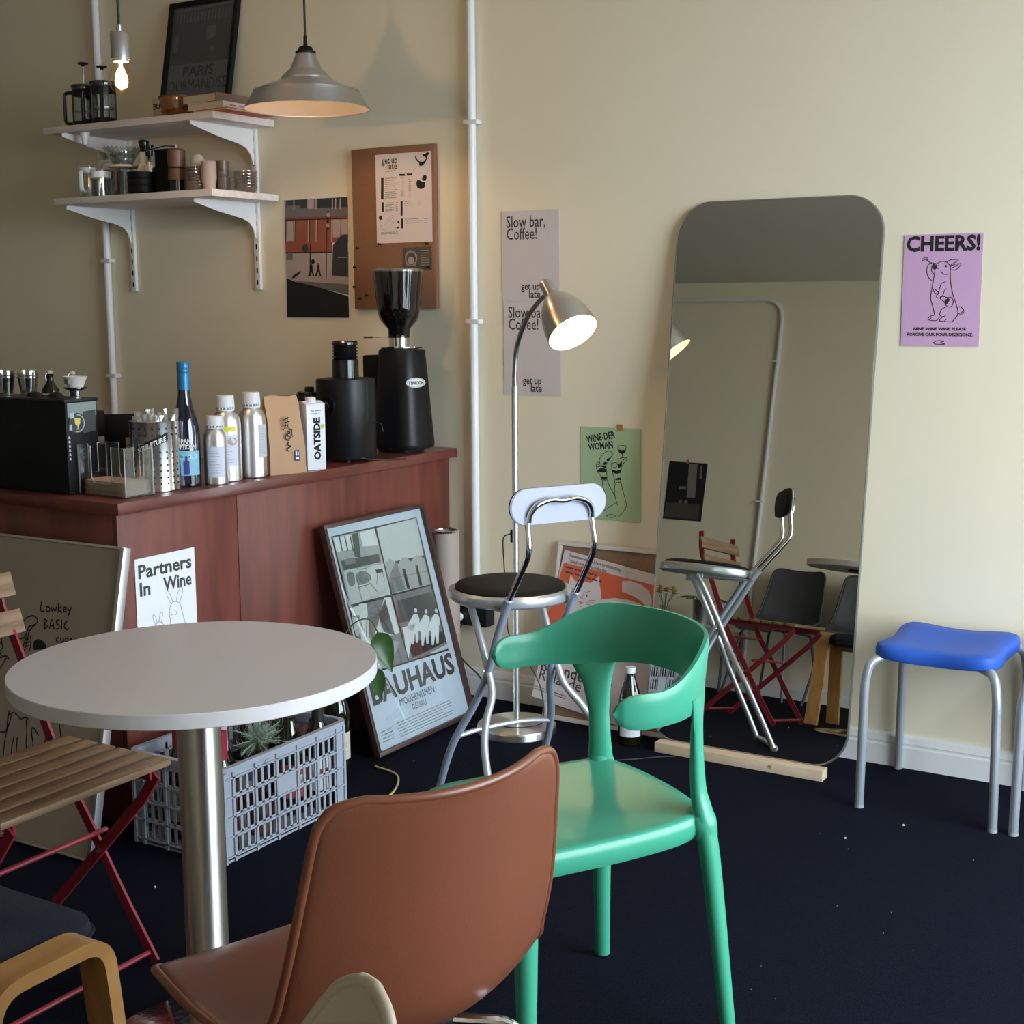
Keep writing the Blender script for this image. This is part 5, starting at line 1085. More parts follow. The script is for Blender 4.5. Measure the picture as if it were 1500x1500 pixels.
# framed photo poster leaning on the side panel
BW, BH = 0.515, 0.705
BM = frameM((-2.412, -0.738, 0.004), (0, 1, 0), (-0.192, 0, 0.680))
t = thing('framed_poster', 'large dark-framed poster of four monochrome photos lettered BAUHAUS leaning on the counter', 'picture', M=BM)
frame_bars(t, BW, BH, 0.013, 0.022, dark_wood)
b = nb(); box(b, 0.01, BW - 0.01, 0.01, BH - 0.01, 0.002, 0.006); obj('poster_sheet', b, pm('poster_blue_white', (0.62, 0.70, 0.80), 0.5, var=0.015), t)
f = homog(((165, 195), (770, 75), (1115, 1350), (480 - 30, 1600)), BW, BH)
f = homog(((142, 200), (775, 62), (1117, 1352), (527, 1683)), BW, BH)
IZ = 0.0064
pc = [pm('mono_%d' % i, (v * 0.94, v, v * 0.98), 0.5, var=0.04, scale=40) for i, v in enumerate((0.025, 0.09, 0.22, 0.42, 0.62, 0.78))]
b = nb()
def Q(mi, pts, dz=0.0, sm=0): fill(b, S(f, pts), IZ + dz, mi, sm)
Q(0, [(218, 265), (750, 142), (965, 960), (445, 1150)])
# top-left room photo
Q(3, [(228, 270), (495, 212), (603, 628), (345, 700)], .0002); Q(5, [(232, 275), (345, 250), (365, 340), (255, 365)], .0004); Q(5, [(400, 238), (492, 216), (522, 318), (420, 325)], .0004); Q(1, [(350, 248), (390, 240), (410, 400), (370, 390)], .0005)
for x in (265, 300, 335): Q(1, [(x, 262), (x + 8, 260), (x + 30, 355), (x + 22, 357)], .0006)
Q(1, [(280, 420), (520, 370), (535, 420), (300, 480)], .0005); Q(4, [(300, 480), (560, 430), (600, 625), (350, 695)], .0004); Q(2, [(300, 410), (370, 395), (380, 430), (310, 445)], .0007); Q(2, [(380, 500), (440, 480), (480, 530), (400, 570)], .0007, 2); Q(0, [(500, 470), (545, 465), (550, 485), (510, 492)], .0008); Q(2, [(320, 500), (360, 490), (375, 560), (340, 580)], .0006, 2)
for pts in ([(385, 530), (400, 590), (420, 670)], [(440, 520), (480, 570), (520, 610)], [(430, 545), (455, 520)], [(515, 490), (510, 560)], [(545, 480), (560, 540)], [(360, 440), (400, 470), (450, 460)], [(395, 585), (470, 560)]): stroke(b, S(f, pts), 0.0018, False, 1, IZ + .0010, 0)
# top-right arches photo
Q(4, [(505, 210), (747, 148), (800, 375), (560, 430)], .0002); Q(3, [(560, 430), (590, 400), (625, 420), (640, 435), (665, 395), (690, 388), (722, 415), (745, 380), (770, 375), (803, 395), (845, 552), (603, 622)], .0003, 0); Q(2, [(625, 425), (640, 437), (690, 590), (610, 615), (585, 540), (600, 480)], .0005); Q(0, [(668, 462), (685, 458), (720, 582), (703, 588)], .0006); Q(0, [(748, 440), (762, 436), (795, 560), (778, 566)], .0006)
stroke(b, S(f, [(580, 530), (700, 500), (835, 470)]), 0.0012, False, 1, IZ + .0007, 1)
# bottom-left tubes photo
Q(2, [(345, 708), (605, 640), (715, 1040), (460, 1130)], .0002); Q(5, [(400, 690), (450, 680), (480, 940), (420, 930)], .0004); Q(4, [(355, 770), (415, 790), (430, 850), (395, 900), (380, 880)], .0004); Q(5, [(560, 645), (600, 640), (660, 860), (620, 880), (505, 880)], .0003); Q(3, [(500, 890), (655, 920), (650, 960), (590, 1090), (500, 1100)], .0005); Q(1, [(565, 650), (632, 880), (560, 860), (530, 760)], .0005); Q(5, [(345, 718), (400, 700), (410, 760), (360, 765)], .0003)
for pts in ([(450, 900), (455, 780), (480, 745), (600, 780)], [(470, 905), (475, 800), (500, 770), (600, 800)], [(520, 830), (545, 700), (610, 850)], [(530, 760), (560, 900)], [(560, 740), (590, 850)]): stroke(b, S(f, pts), 0.0022, False, 2, IZ + .0010, 1)
# bottom-right seated people
Q(2, [(610, 632), (845, 560), (960, 952), (720, 1038)], .0002); Q(1, [(640, 660), (850, 600), (900, 740), (660, 800)], .0003); Q(0, [(720, 930), (930, 840), (945, 910), (740, 1020)], .0004)
for hx, hy in ((757, 718), (820, 722), (882, 716)):
    disc(b, *f(hx, hy), 0.0075, IZ + .0008, 5); disc(b, *f(hx - 2, hy - 8), 0.0075, IZ + .0007, 0)
    Q(5, [(hx - 10, hy + 22), (hx + 15, hy + 30), (hx + 25, hy + 75), (hx + 5, hy + 120), (hx - 30, hy + 130), (hx - 50, hy + 100), (hx - 25, hy + 50)], .0006, 2)
    Q(5, [(hx - 30, hy + 110), (hx + 20, hy + 100), (hx + 20, hy + 200), (hx + 8, hy + 205), (hx, hy + 140), (hx - 10, hy + 215), (hx - 22, hy + 215)], .0005); 
Q(5, [(675, 830), (760, 800), (740, 860), (720, 1020), (700, 1000), (690, 880)], .0006, 1); Q(4, [(850, 980), (955, 920), (958, 945), (870, 985)], .0006)
for p, q in (((495, 212), (718, 1038)), ((342, 702), (848, 557))): stroke(b, S(f, [p, q]), 0.005, False, 1, IZ + .0012, 0)
flat('monochrome_photos', b, pc, t)
b = nb(); p0 = f(500, 1318)
text(b, 'BAUHAUS', 0.042, 0.150, 0.092, z=IZ, bold=0.0032, fit=0.436); text(b, 'MODERNISMEN', 0.166, 0.116, 0.032, z=IZ, fit=0.182); text(b, 'DESSAU', 0.222, 0.090, 0.026, z=IZ, fit=0.072)
for k in range(4): scrib(b, 0.048, 0.066 - k * 0.010, 0.055, 0.005, IZ)
for k in range(6): scrib(b, 0.130, 0.072 - k * 0.0085, 0.29 if k != 3 else 0.24, 0.0042, IZ)
flat('lettering', b, ink_soft, t)
b = nb(); box(b, 0.013, BW - 0.013, 0.013, BH - 0.013, 0.012, 0.014); obj('glazing', b, clear, t)

# waste bin behind
t = thing('waste_bin', 'slim beige cylindrical bin with a chrome rim behind the framed poster', 'bin', (-2.575, -0.115, 0.0))
b = nb(); lathe(b, [(0, 0), (0.043, 0), (0.045, 0.01), (0.045, 0.580), (0.042, 0.580), (0.042, 0.02), (0, 0.02)], 40); obj('bin_body', b, beige_tube, t)
b = nb(); lathe(b, [(0.041, 0.578), (0.049, 0.580), (0.050, 0.584), (0.048, 0.587), (0.038, 0.585)], 40, cap=False); obj('rim', b, chrome, t)
# power box, plug, leads
t = thing('power_box', 'black power box on the wall at the foot of the conduit', 'socket', (-2.525, -0.025, 0.285))
b = nb(); box(b, -0.080, 0.068, -0.03, 0.024, -0.033, 0.033, 0.003); obj('box_body', b, blackpl, t)
b = nb(); box(b, -0.075, -0.0, -0.0315, -0.0300, -0.025, 0.025, 0.001); obj('face_plate', b, black_g, t)
b = nb(); box(b, -0.02, 0.03, -0.02, 0.02, 0.033, 0.037, 0.001); obj('top_socket', b, white_trim, t)
t = thing('white_plug', 'white plug and lead in the black power box', 'plug', (-2.560, -0.062, 0.283))
b = nb(); rings_solid(b, superell(0.018, 0.014, 2.6, 20), [(0, 0), (0.9, 0), (1, 0.006), (0.85, 0.03), (0, 0.032)], M=Matrix.Rotation(radians(90), 4, 'X')); obj('plug_body', b, white_metal, t)
b = nb(); tube(b, catmull([(0.0, -0.03, 0.0), (0.0, -0.06, -0.004), (-0.012, -0.13, -0.012), (-0.03, -0.20, -0.10), (-0.035, -0.22, -0.275)], 6), 0.003, 6); obj('plug_lead', b, white_metal, t)
def cable(pts, r, m, label, n=8):
    b = nb(); tube(b, catmull(pts, n), r, 6); return tag(obj('cable', b, m), label, 'cable')
cable([(-2.545, -0.065, 0.262), (-2.56, -0.07, 0.22), (-2.545, -0.08, 0.15), (-2.47, -0.08, 0.09), (-2.455, -0.085, 0.05), (-2.50, -0.12, 0.006), (-2.52, -0.2, 0.004), (-2.45, -0.28, 0.004), (-2.33, -0.32, 0.004)], 0.0026, rubber, 'black lead looping from the power box down to the carpet')
cable([(-2.213, -0.293, 0.628), (-2.245, -0.28, 0.61), (-2.258, -0.26, 0.55), (-2.255, -0.25, 0.42), (-2.25, -0.245, 0.30), (-2.21, -0.235, 0.24), (-2.15, -0.235, 0.16), (-2.125, -0.24, 0.08), (-2.12, -0.262, 0.030)], 0.0022, rubber, 'black lead hanging beside the floor lamp pole')
cable([(-2.12, -0.262, 0.031), (-2.125, -0.30, 0.031), (-2.17, -0.35, 0.032), (-2.24, -0.35, 0.031), (-2.28, -0.34, 0.030)], 0.0022, rubber, 'black lead curling over the floor lamp base')
cable([(-1.83, -0.42, 0.004), (-1.76, -0.36, 0.004), (-1.70, -0.30, 0.004), (-1.66, -0.27, 0.004)], 0.002, rubber, 'thin dark lead on the carpet beside the mirror batten')
cable([(-2.235, -1.07, 0.004), (-2.19, -1.03, 0.004), (-2.20, -0.93, 0.004), (-2.27, -0.82, 0.004), (-2.37, -0.79, 0.004)], 0.003, pm('straw_cord', (0.50, 0.45, 0.22), 0.6), 'pale yellow cord on the carpet between crate and framed poster')

# ------------------------------------------------------------------ crate and what stands in it
cx0, cx1, cy0, cy1, ch = -2.552, -2.250, -1.540, -1.078, 0.236
t = thing('plastic_crate', 'grey slotted plastic crate full of wine bottles', 'crate', (-2.25, -1.54, 0))
CO = (-2.25, -1.54, 0)
def crate_side(L, H, cols, rows, solid=()):
    """panel in x (0..L), z (0..H), outward = -y"""
    b = nb(); m = 0.035; T = 0.003
    box(b, 0, L, 0, T, 0, 0.014); box(b, 0, L, 0, T, H - 0.026, H); box(b, 0, m, 0, T, 0.014, H - 0.026); box(b, L - m, L, 0, T, 0.014, H - 0.026)
    cw = (L - 2 * m) / cols; rh = (H - 0.040) / rows
    for i in range(cols + 1): x = m + i * cw; box(b, x - 0.004, x + 0.004, -0.0045, T, 0.0, H - 0.010)
    for j in range(rows + 1): zz = 0.014 + j * rh; box(b, 0.006, L - 0.006, -0.0045, T, zz - 0.002, zz + 0.002)
    for x in (0.004, L - 0.004): box(b, x - 0.004, x + 0.004, -0.0045, T, 0, H - 0.01)
    for i in range(cols):
        for j in range(rows):
            x0, x1, z0, z1 = m + i * cw + 0.004, m + (i + 1) * cw - 0.004, 0.014 + j * rh + 0.002, 0.014 + (j + 1) * rh - 0.002
            if (i, j) in solid: box(b, x0, x1, 0, T, z0, z1); continue
            box(b, x0, x1, 0, T, z0, z0 + 0.004); box(b, x0, x1, 0, T, z1 - 0.004, z1)
            n = 3; sw = (x1 - x0) / n
            for q in range(n + 1): xx_ = x0 + q * sw; box(b, max(x0, xx_ - 0.0042), min(x1, xx_ + 0.0042), 0, T, z0, z1)
    return b
LY, LX = cy1 - cy0, cx1 - cx0
pr_ = frameM((0, 0, 0), (0, 1, 0), (-1, 0, 0))   # local x -> +Y, local y -> -X (outward = +X)
obj('slotted_side', crate_side(LY, ch, 5, 4, {(2, 2)}), crate_m, t, M=pr_, smooth=0)
obj('slotted_side', crate_side(LY, ch, 5, 4), crate_m, t, M=frameM((cx0 - CO[0], LY, 0), (0, -1, 0), (1, 0, 0)), smooth=0)
obj('slotted_end', crate_side(LX, ch, 3, 4), crate_m, t, M=Matrix.Translation((cx0 - CO[0], 0, 0)), smooth=0)
obj('slotted_end', crate_side(LX, ch, 3, 4), crate_m, t, M=frameM((0, LY, 0), (-1, 0, 0), (0, -1, 0)), smooth=0)
b = nb(); box(b, cx0, cx1, cy0, cy1, 0.006, 0.010); obj('crate_floor', loc_bm(b, CO), crate_m, t)
rr = rrect(cx0 - 0.010, cx1 + 0.010, cy0 - 0.010, cy1 + 0.010, 0.03, 6)
b = nb(); n = len(rr); rin = rrect(cx0 + 0.004, cx1 - 0.004, cy0 + 0.004, cy1 - 0.004, 0.02, 6); V = []
for pts, zz in ((rin, ch - 0.008), (rin, ch + 0.004), (rr, ch + 0.004), (rr, ch - 0.008)): V.append([b.verts.new((p[0], p[1], zz)) for p in pts])
for a, c in zip(V, V[1:] + V[:1]):
    for k in range(n): b.faces.new((a[k], a[(k + 1) % n], c[(k + 1) % n], c[k]))
obj('rim', loc_bm(b, CO), crate_m, t)
wprof = [(0, 0.004), (0.030, 0), (0.0365, 0.004), (0.037, 0.175), (0.034, 0.195), (0.024, 0.215), (0.0155, 0.232), (0.0142, 0.25), (0.0142, 0.296), (0, 0.296)]
sprof = [(0, 0.004), (0.034, 0), (0.042, 0.004), (0.043, 0.14), (0.041, 0.17), (0.030, 0.205), (0.019, 0.235), (0.0155, 0.26), (0.0150, 0.296), (0, 0.296)]
cprof = [(0.0146, 0.225), (0.0165, 0.226), (0.0158, 0.255), (0.0158, 0.300), (0, 0.3005)]
redc = pm('red_capsule', (0.30, 0.02, 0.035), 0.35, 0.2); pinkc = pm('pink_capsule', (0.60, 0.36, 0.38), 0.4, 0.2); creamc = pm('cream_capsule', (0.50, 0.40, 0.28), 0.4, 0.2); goldc = pm('dark_capsule', (0.02, 0.02, 0.02), 0.3)
specs = [(-2.455, -1.475, wprof, redc, 'red-capped wine bottle at the left end of the crate, left of the table column'),
         (-2.300, -1.490, wprof, redc, 'red-capped wine bottle at the near right corner of the crate, by the table column'),
         (-2.345, -1.440, wprof, pinkc, 'wine bottle with pale pink capsule beside the silvery herb in the crate'),
         (-2.440, -1.360, wprof, creamc, 'cream-capped wine bottle in the middle of the crate'),
         (-2.450, -1.235, sprof, goldc, 'broad-shouldered dark bottle behind the silvery herb in the crate'),
         (-2.330, -1.205, sprof, goldc, 'broad dark bottle nearest the far right corner of the crate'),
         (-2.420, -1.135, wprof, redc, 'wine bottle at the far end of the crate'),
         (-2.300, -1.125, wprof, goldc, 'dark bottle in the far right corner of the crate')]
labc = [pm('label_cream', (0.55, 0.50, 0.40), 0.6), pm('label_red', (0.42, 0.06, 0.05), 0.6), pm('label_blue', (0.10, 0.14, 0.34), 0.6), pm('label_white2', (0.66, 0.66, 0.66), 0.6)]
for i, (x, y, prf, cm, lab) in enumerate(specs):
    t = bottle('wine_bottle', lab, 'bottle', (x, y, 0.0115), 0, prf, wine_gl, cm, cprof, 'bottles standing in the grey crate', 24)
    b = nb(); patch(b, prf[3][0] + 0.0006, -1.9, 0.4, 0.05, 0.14, 12); flat('paper_label', b, labc[i % 4], t)
    b = nb(); patch(b, prf[3][0] + 0.0009, -0.8, 0.0, 0.085, 0.11, 6); flat('label_band', b, labc[(i + 2) % 4], t)
# silvery herb pot in the crate
t = thing('potted_herb', 'bushy silvery green herb plant growing out of the crate', 'plant', (-2.305, -1.352, 0.0115))
b = nb(); lathe(b, [(0, 0), (0.032, 0), (0.040, 0.09), (0.037, 0.09), (0.030, 0.01), (0, 0.01)], 20); obj('pot', b, pm('brown_pot', (0.12, 0.05, 0.03), 0.7), t)
b = nb()
for k in range(60):
    a = random.uniform(0, 2 * pi); el = random.uniform(-0.5, 1.5); L = random.uniform(0.05, 0.10); d = Vector((cos(a) * cos(el) * 0.8, sin(a) * cos(el), sin(el) * 0.8 + 0.1)); p0 = Vector((0, 0, 0.235))
    st = [p0 + d * L * q + Vector((0, 0, -0.02 * q * q)) for q in (0, 0.33, 0.66, 1)]
    tube(b, st, 0.0009, 4, caps=False)
    for j in range(30):
        q = random.random(); c = st[0] * (1 - q) + st[3] * q; dd = (d + Vector((random.uniform(-1, 1), random.uniform(-1, 1), random.uniform(-0.8, 0.9))) * 0.9).normalized(); l = random.uniform(0.010, 0.022); w_ = dd.orthogonal().normalized() * 0.0008
        b.faces.new([b.verts.new(v) for v in (c - w_, c + w_, c + dd * l)])
o = flat('needle_leaves', b, pm('silver_green_leaf', (0.26, 0.34, 0.25), 0.6, var=0.35, scale=30), t); o['kind'] = 'stuff'
b = nb(); tube(b, [(0, 0, 0.08), (0, 0, 0.24)], 0.004, 6); obj('stem', b, dark_wood, t)
# bottle behind the crate
t = bottle('wine_bottle', 'dark glossy bottle with cream label standing on the carpet behind the crate', 'bottle', (-2.440, -0.875, 0.0), 0, [(0, 0.004), (0.032, 0), (0.038, 0.004), (0.0385, 0.17), (0.034, 0.20), (0.021, 0.235), (0.0165, 0.26), (0.0155, 0.33), (0, 0.33)], wine_gl, goldc, [(0.0160, 0.26), (0.0175, 0.262), (0.0165, 0.334), (0, 0.334)])
b = nb(); patch(b, 0.0392, -1.5, 0.35, 0.045, 0.125); flat('paper_label', b, pm('label_cream2', (0.60, 0.55, 0.45), 0.6), t); b = nb(); label_print(b, 0.0395, -1.0, 0.1, 0.05, 0.12); flat('label_print', b, grey_ink, t)
# pothos cutting growing out of that bottle
t = thing('pothos_cutting', 'glossy green pothos leaves trailing from the bottle behind the crate, beside the table rim', 'plant', (-2.440, -0.875, 0.335))
def leaf(bm, base, d, nrm, L, W):
    d = Vector(d).normalized(); nrm = Vector(nrm); s = d.cross(nrm).normalized(); nn = s.cross(d).normalized(); base = Vector(base); mid = []; lf = []; rg = []
    for i in range(9):
        q = i / 8; w_ = W * (sin(pi * min(1, q ** 0.62)) ** 0.9) * (1 - 0.25 * q); drop = -nn * (0.16 * L * q * q)
        c = base + d * L * q + drop; mid.append(bm.verts.new(c - nn * w_ * 0.22)); lf.append(bm.verts.new(c + s * w_ / 2)); rg.append(bm.verts.new(c - s * w_ / 2))
    for i in range(8):
        bm.faces.new((mid[i], mid[i + 1], lf[i + 1], lf[i])); bm.faces.new((mid[i], rg[i], rg[i + 1], mid[i + 1]))
leafm = pm('pothos_leaf', (0.055, 0.13, 0.035), 0.32, var=0.35, scale=40)

b = nb(); tube(b, catmull([(0, 0, -0.05), (0, 0, 0.015), (0.05, 0.02, 0.10), (0.09, 0.045, 0.115), (0.115, 0.055, 0.075)], 5), 0.002, 6); tube(b, catmull([(0.03, 0.01, 0.07), (0.07, 0.03, 0.05), (0.098, 0.05, 0.0), (0.105, 0.055, -0.03)], 5), 0.0018, 6); tube(b, catmull([(0, 0, 0.01), (0.0, -0.02, 0.0), (0.02, 0.0, -0.06)], 5), 0.0015, 6); obj('stem', b, pm('green_stem', (0.10, 0.16, 0.05), 0.5), t)
for base, d, nrm, L, W in (((0.112, 0.053, 0.080), (0.30, 0.18, -0.95), (0.75, -0.65, 0.2), 0.130, 0.070), ((0.103, 0.053, -0.025), (0.10, 0.05, -1.0), (0.5, -0.85, 0.1), 0.100, 0.052), ((0.020, 0.0, -0.055), (-0.05, -0.2, -0.9), (0.6, -0.8, 0.0), 0.05, 0.032)):
    b = nb(); leaf(b, base, d, nrm, L, W); o = obj('leaf', b, leafm, t, smooth=60)
# ------------------------------------------------------------------ floor lamp
LB = (-2.196, -0.288)
t = thing('floor_lamp', 'brushed steel reading floor lamp with bell shade switched on', 'floor lamp', (LB[0], LB[1], 0))
b = nb(); lathe(b, [(0, 0), (0.122, 0), (0.124, 0.003), (0.124, 0.022), (0.121, 0.026), (0, 0.028)], 12 * 4); obj('base', b, brushed('spun_base', (0.78, 0.77, 0.76), 0.34, 0.9), t, smooth=30)
b = nb(); tube(b, [(0, 0, 0.026), (0, 0, 1.08)], 0.0095, 16); obj('pole', b, alu_m, t)
neck = Vector((-2.045, -0.345, 1.372)); rimc = Vector((-1.937, -0.392, 1.245)); ax = (rimc - neck).normalized()
arm = catmull([(LB[0], LB[1], 1.07), (LB[0], LB[1], 1.12), (LB[0] + 0.012, LB[1] - 0.005, 1.20), (LB[0] + 0.050, LB[1] - 0.018, 1.275), (LB[0] + 0.100, LB[1] - 0.038, 1.325), (neck.x, neck.y, neck.z - 0.012)], 6)
b = nb(); tube(b, [v - Vector((LB[0], LB[1], 0)) for v in arm], 0.0072, 12); obj('gooseneck', b, pm('dark_gooseneck', (0.30, 0.29, 0.28), 0.3, 1.0), t)
SM = Matrix.Translation(neck - Vector((LB[0], LB[1], 0))) @ (-ax).to_track_quat('Z', 'Y').to_matrix().to_4x4()
LL = (rimc - neck).length
prof = [(0.075, -LL), (0.0755, -LL + 0.004), (0.073, -LL + 0.035), (0.066, -LL + 0.070), (0.054, -LL + 0.100), (0.038, -LL + 0.125), (0.026, -LL + 0.138), (0.0225, -LL + 0.140)]
sp = [(v.x, v.y) for v in catmull([(p[0], p[1], 0) for p in prof], 4)]
b = nb(); lathe(b, sp, 56, cap=False); s_ = obj('shade', b, brushed('lamp_steel', (0.66, 0.64, 0.62), 0.32, 0.7), t, M=SM, smooth=60)
b = nb(); lathe(b, [(r - 0.0012, z_) for r, z_ in sp] + [(0.0, -LL + 0.139)], 56, cap=False); obj('shade_lining', b, pm('shade_lining', (0.70, 0.60, 0.34), 0.5), s_, smooth=60)
b = nb(); lathe(b, [(0.0225, -LL + 0.138), (0.0225, -LL + 0.150), (0.0205, -LL + 0.152), (0.0215, -LL + 0.160), (0.0205, -LL + 0.166), (0.0205, 0.018), (0.018, 0.022), (0, 0.023)], 32, cap=False); obj('socket_neck', b, brushed('lamp_steel', (0.66, 0.64, 0.62), 0.32, 0.7), t, M=SM)
b = nb(); bmesh.ops.create_uvsphere(b, u_segments=20, v_segments=12, radius=0.030); bmesh.ops.translate(b, vec=(0, 0, -LL + 0.045), verts=b.verts); obj('bulb', b, emit('lamp_bulb', (1.0, 0.76, 0.40), 58.0), s_)
b = nb(); box(b, 0.008, 0.018, -0.006, 0.010, 0.600, 0.640, 0.002); bmesh.ops.rotate(b, cent=(0, 0, 0), matrix=Matrix.Rotation(2.6, 3, 'Z'), verts=b.verts); obj('switch', b, black, t)

# ------------------------------------------------------------------ second corkboard with the cat poster
CM = frameM((-2.197, -0.118, 0.0), (1, 0, 0), (-0.01, 0.108, 0.565))
t = thing('leaning_corkboard', 'white-framed corkboard standing on the floor behind the floor lamp', 'corkboard', M=CM)
WB, HB = 0.52, 0.575
b = nb(); box(b, 0.01, WB - 0.01, 0.01, HB - 0.01, -0.008, 0.004); obj('cork_panel', b, cork2, t)
frame_bars(t, WB, HB, 0.014, 0.012, pm('white_frame', (0.70, 0.66, 0.62), 0.5))
t = thing('cat_poster', 'orange poster of a white cat pinned askew on the leaning corkboard', 'poster', M=CM @ Matrix.Translation((0.028, 0.548, 0.014)) @ Matrix.Rotation(radians(-8.5), 4, 'Z') @ Matrix.Translation((0, -0.49, 0)))
CW, CHh = 0.42, 0.49
b = nb(); sheet(b, CW, CHh, 0.001, 0, 2, 2); obj('paper_sheet', b, pm('poster_pink_white', (0.64, 0.56, 0.56), 0.6), t, smooth=0)
f = homog(((352, 114), (1625, 465), (1233, 2153), (-12, 1723)), CW, CHh)
b = nb(); fill(b, S(f, [(348, 255), (1460, 535), (1230, 1330), (80, 1080)]), PZ); flat('orange_field', b, pm('orange_print', (0.62, 0.115, 0.05), 0.6), t)
b = nb()
fill(b, S(f, [(225, 1060), (300, 930), (352, 800), (365, 700), (372, 600), (400, 500), (418, 385), (475, 465), (540, 458), (640, 480), (735, 400), (738, 500), (755, 590), (750, 660), (900, 645), (1050, 665), (1180, 710), (1240, 760), (1250, 860), (1200, 1180), (1190, 1320), (180, 1100)]), PZ + 0.0003)
fill(b, S(f, [(985, 460), (1080, 455), (1200, 500), (1280, 570), (1312, 660), (1300, 900), (1220, 900), (1245, 740), (1200, 680), (1100, 620), (985, 575)]), PZ + 0.0003)
flat('cat_shape', b, pm('poster_cat_white', (0.64, 0.57, 0.56), 0.6), t)
b = nb(); L_ = PZ + 0.0006
for pts in ([(500, 545), (520, 575), (512, 605), (495, 600)], [(585, 605), (600, 580), (640, 572)], [(578, 565), (560, 600), (550, 640), (530, 640), (535, 655), (552, 648)], [(500, 680), (520, 690), (535, 680), (560, 695)], [(515, 725), (530, 740), (545, 725)], [(590, 685), (640, 670), (695, 675)], [(585, 700), (640, 690), (695, 712)], [(580, 712), (650, 725), (695, 750)], [(480, 650), (440, 640)], [(480, 668), (440, 668)]): stroke(b, S(f, pts), 0.0012, z=L_)
disc(b, *f(597, 620), 0.003, L_); flat('cat_face_lines', b, ink_soft, t)
b = nb(); fill(b, S(f, [(515, 690), (545, 690), (540, 712), (522, 712)]), L_); flat('cat_mouth', b, pm('orange_print', (0.62, 0.115, 0.05), 0.6), t)
b = nb(); p0, p1 = f(400, 190), f(395, 250)
text(b, "Sometimes we don't have to do anything", p0[0], p0[1], 0.018, z=PZ, rot=-0.01, fit=f(970, 330)[0] - p0[0]); text(b, 'I spend my day my time like that', p1[0], p1[1], 0.018, z=PZ, rot=-0.01, fit=f(815, 345)[0] - p1[0])
p0, p1 = f(368, 300), f(365, 352); scrib(b, p0[0], p0[1], 0.115, 0.011, L_); scrib(b, p1[0], p1[1], 0.135, 0.011, L_)
g8 = lambda x, y: f((x / 4.5454 + 760 - 780) * 7.5, (y / 4.5454 + 780 - 790) * 7.5)
p0, p1 = g8(140, 905), g8(125, 970); text(b, 'Rolande kisst', p0[0], p0[1], 0.050, z=PZ, bold=0.0012, fit=0.262); text(b, 'Rolande kisst', p1[0], p1[1], 0.050, z=PZ, bold=0.0003, fit=0.262)
p0 = g8(105, 1020); scrib(b, p0[0], p0[1], 0.12, 0.005, PZ); scrib(b, p0[0], p0[1] - 0.008, 0.12, 0.005, PZ)
flat('lettering', b, ink_soft, t)

# wine bottle with dog label by the mirror
t = bottle('wine_bottle', 'green wine bottle with white top and dachshund label on the carpet left of the mirror', 'bottle', (-1.836, -0.215, 0), 0,
    [(0, 0.004), (0.030, 0), (0.0355, 0.004), (0.036, 0.125), (0.033, 0.15), (0.022, 0.185), (0.0148, 0.21), (0.0138, 0.236), (0, 0.236)], wine_gl, pm('white_capsule', (0.66, 0.70, 0.74), 0.4), [(0.0140, 0.222), (0.0150, 0.222), (0.0150, 0.240), (0, 0.2405)])
VB = -1.10
b = nb(); patch(b, 0.0366, VB - 1.0, VB + 1.0, 0.030, 0.108); flat('paper_label', b, pm('label_white3', (0.66, 0.67, 0.72), 0.55), t)
b = nb(); patch(b, 0.0369, VB - 0.98, VB + 0.98, 0.060, 0.102); flat('blue_field', b, pm('blue_print', (0.07, 0.15, 0.30), 0.6), t)
b = nb(); g = nb(); fill(g, [(-0.024, 0.070), (-0.020, 0.070), (-0.019, 0.076), (0.006, 0.075), (0.006, 0.069), (0.010, 0.069), (0.012, 0.078), (0.018, 0.086), (0.024, 0.085), (0.023, 0.091), (0.014, 0.094), (0.006, 0.087), (-0.020, 0.086), (-0.028, 0.080)])
for v in g.verts: a = VB + v.co.x / 0.0372; v.co = Vector((0.0372 * cos(a), 0.0372 * sin(a), v.co.y))
merge(b, g); flat('dog_motif', b, pm('coral_print', (0.62, 0.10, 0.12), 0.6), t)
b = nb(); label_print(b, 0.0369, VB - 0.5, VB + 0.5, 0.036, 0.058); flat('label_print', b, grey_ink, t)

# ------------------------------------------------------------------ folding bar stool
t = thing('folding_stool', 'silver folding bar stool with round black seat and small back pad', 'stool', (-1.90, -0.80, 0), -2.07)
lx = lambda z_: [(0.103, -0.04, 0.555), (0.100, 0.010, 0.47), (0.100, 0.057, 0.385), (0.106, 0.088, 0.325), (0.140, 0.118, 0.268), (0.165, 0.155, 0.205), (0.180, 0.215, 0.10), (0.188, 0.262, 0.014)]
for s in (1, -1):
    pts = [(p[0] * s * (1.0 if s > 0 else 1.08), p[1], p[2]) for p in lx(0)]
    b = nb(); tube(b, catmull(pts, 5), 0.0098, 14); obj('front_leg', b, silver_paint, t)
b = nb(); tube(b, catmull([(0.188, 0.262, 0.013), (0.15, 0.276, 0.011), (0.0, 0.280, 0.011), (-0.16, 0.276, 0.011), (-0.203, 0.262, 0.013)], 5), 0.0098, 12); obj('foot_bar', b, silver_paint, t)
BLf = [(0.095, 0.160, 0.585), (0.101, 0.113, 0.491), (0.100, 0.058, 0.379), (0.111, 0.022, 0.307), (0.124, 0.002, 0.262), (0.147, -0.039, 0.184), (0.157, -0.072, 0.115), (0.158, -0.126, 0.010)]
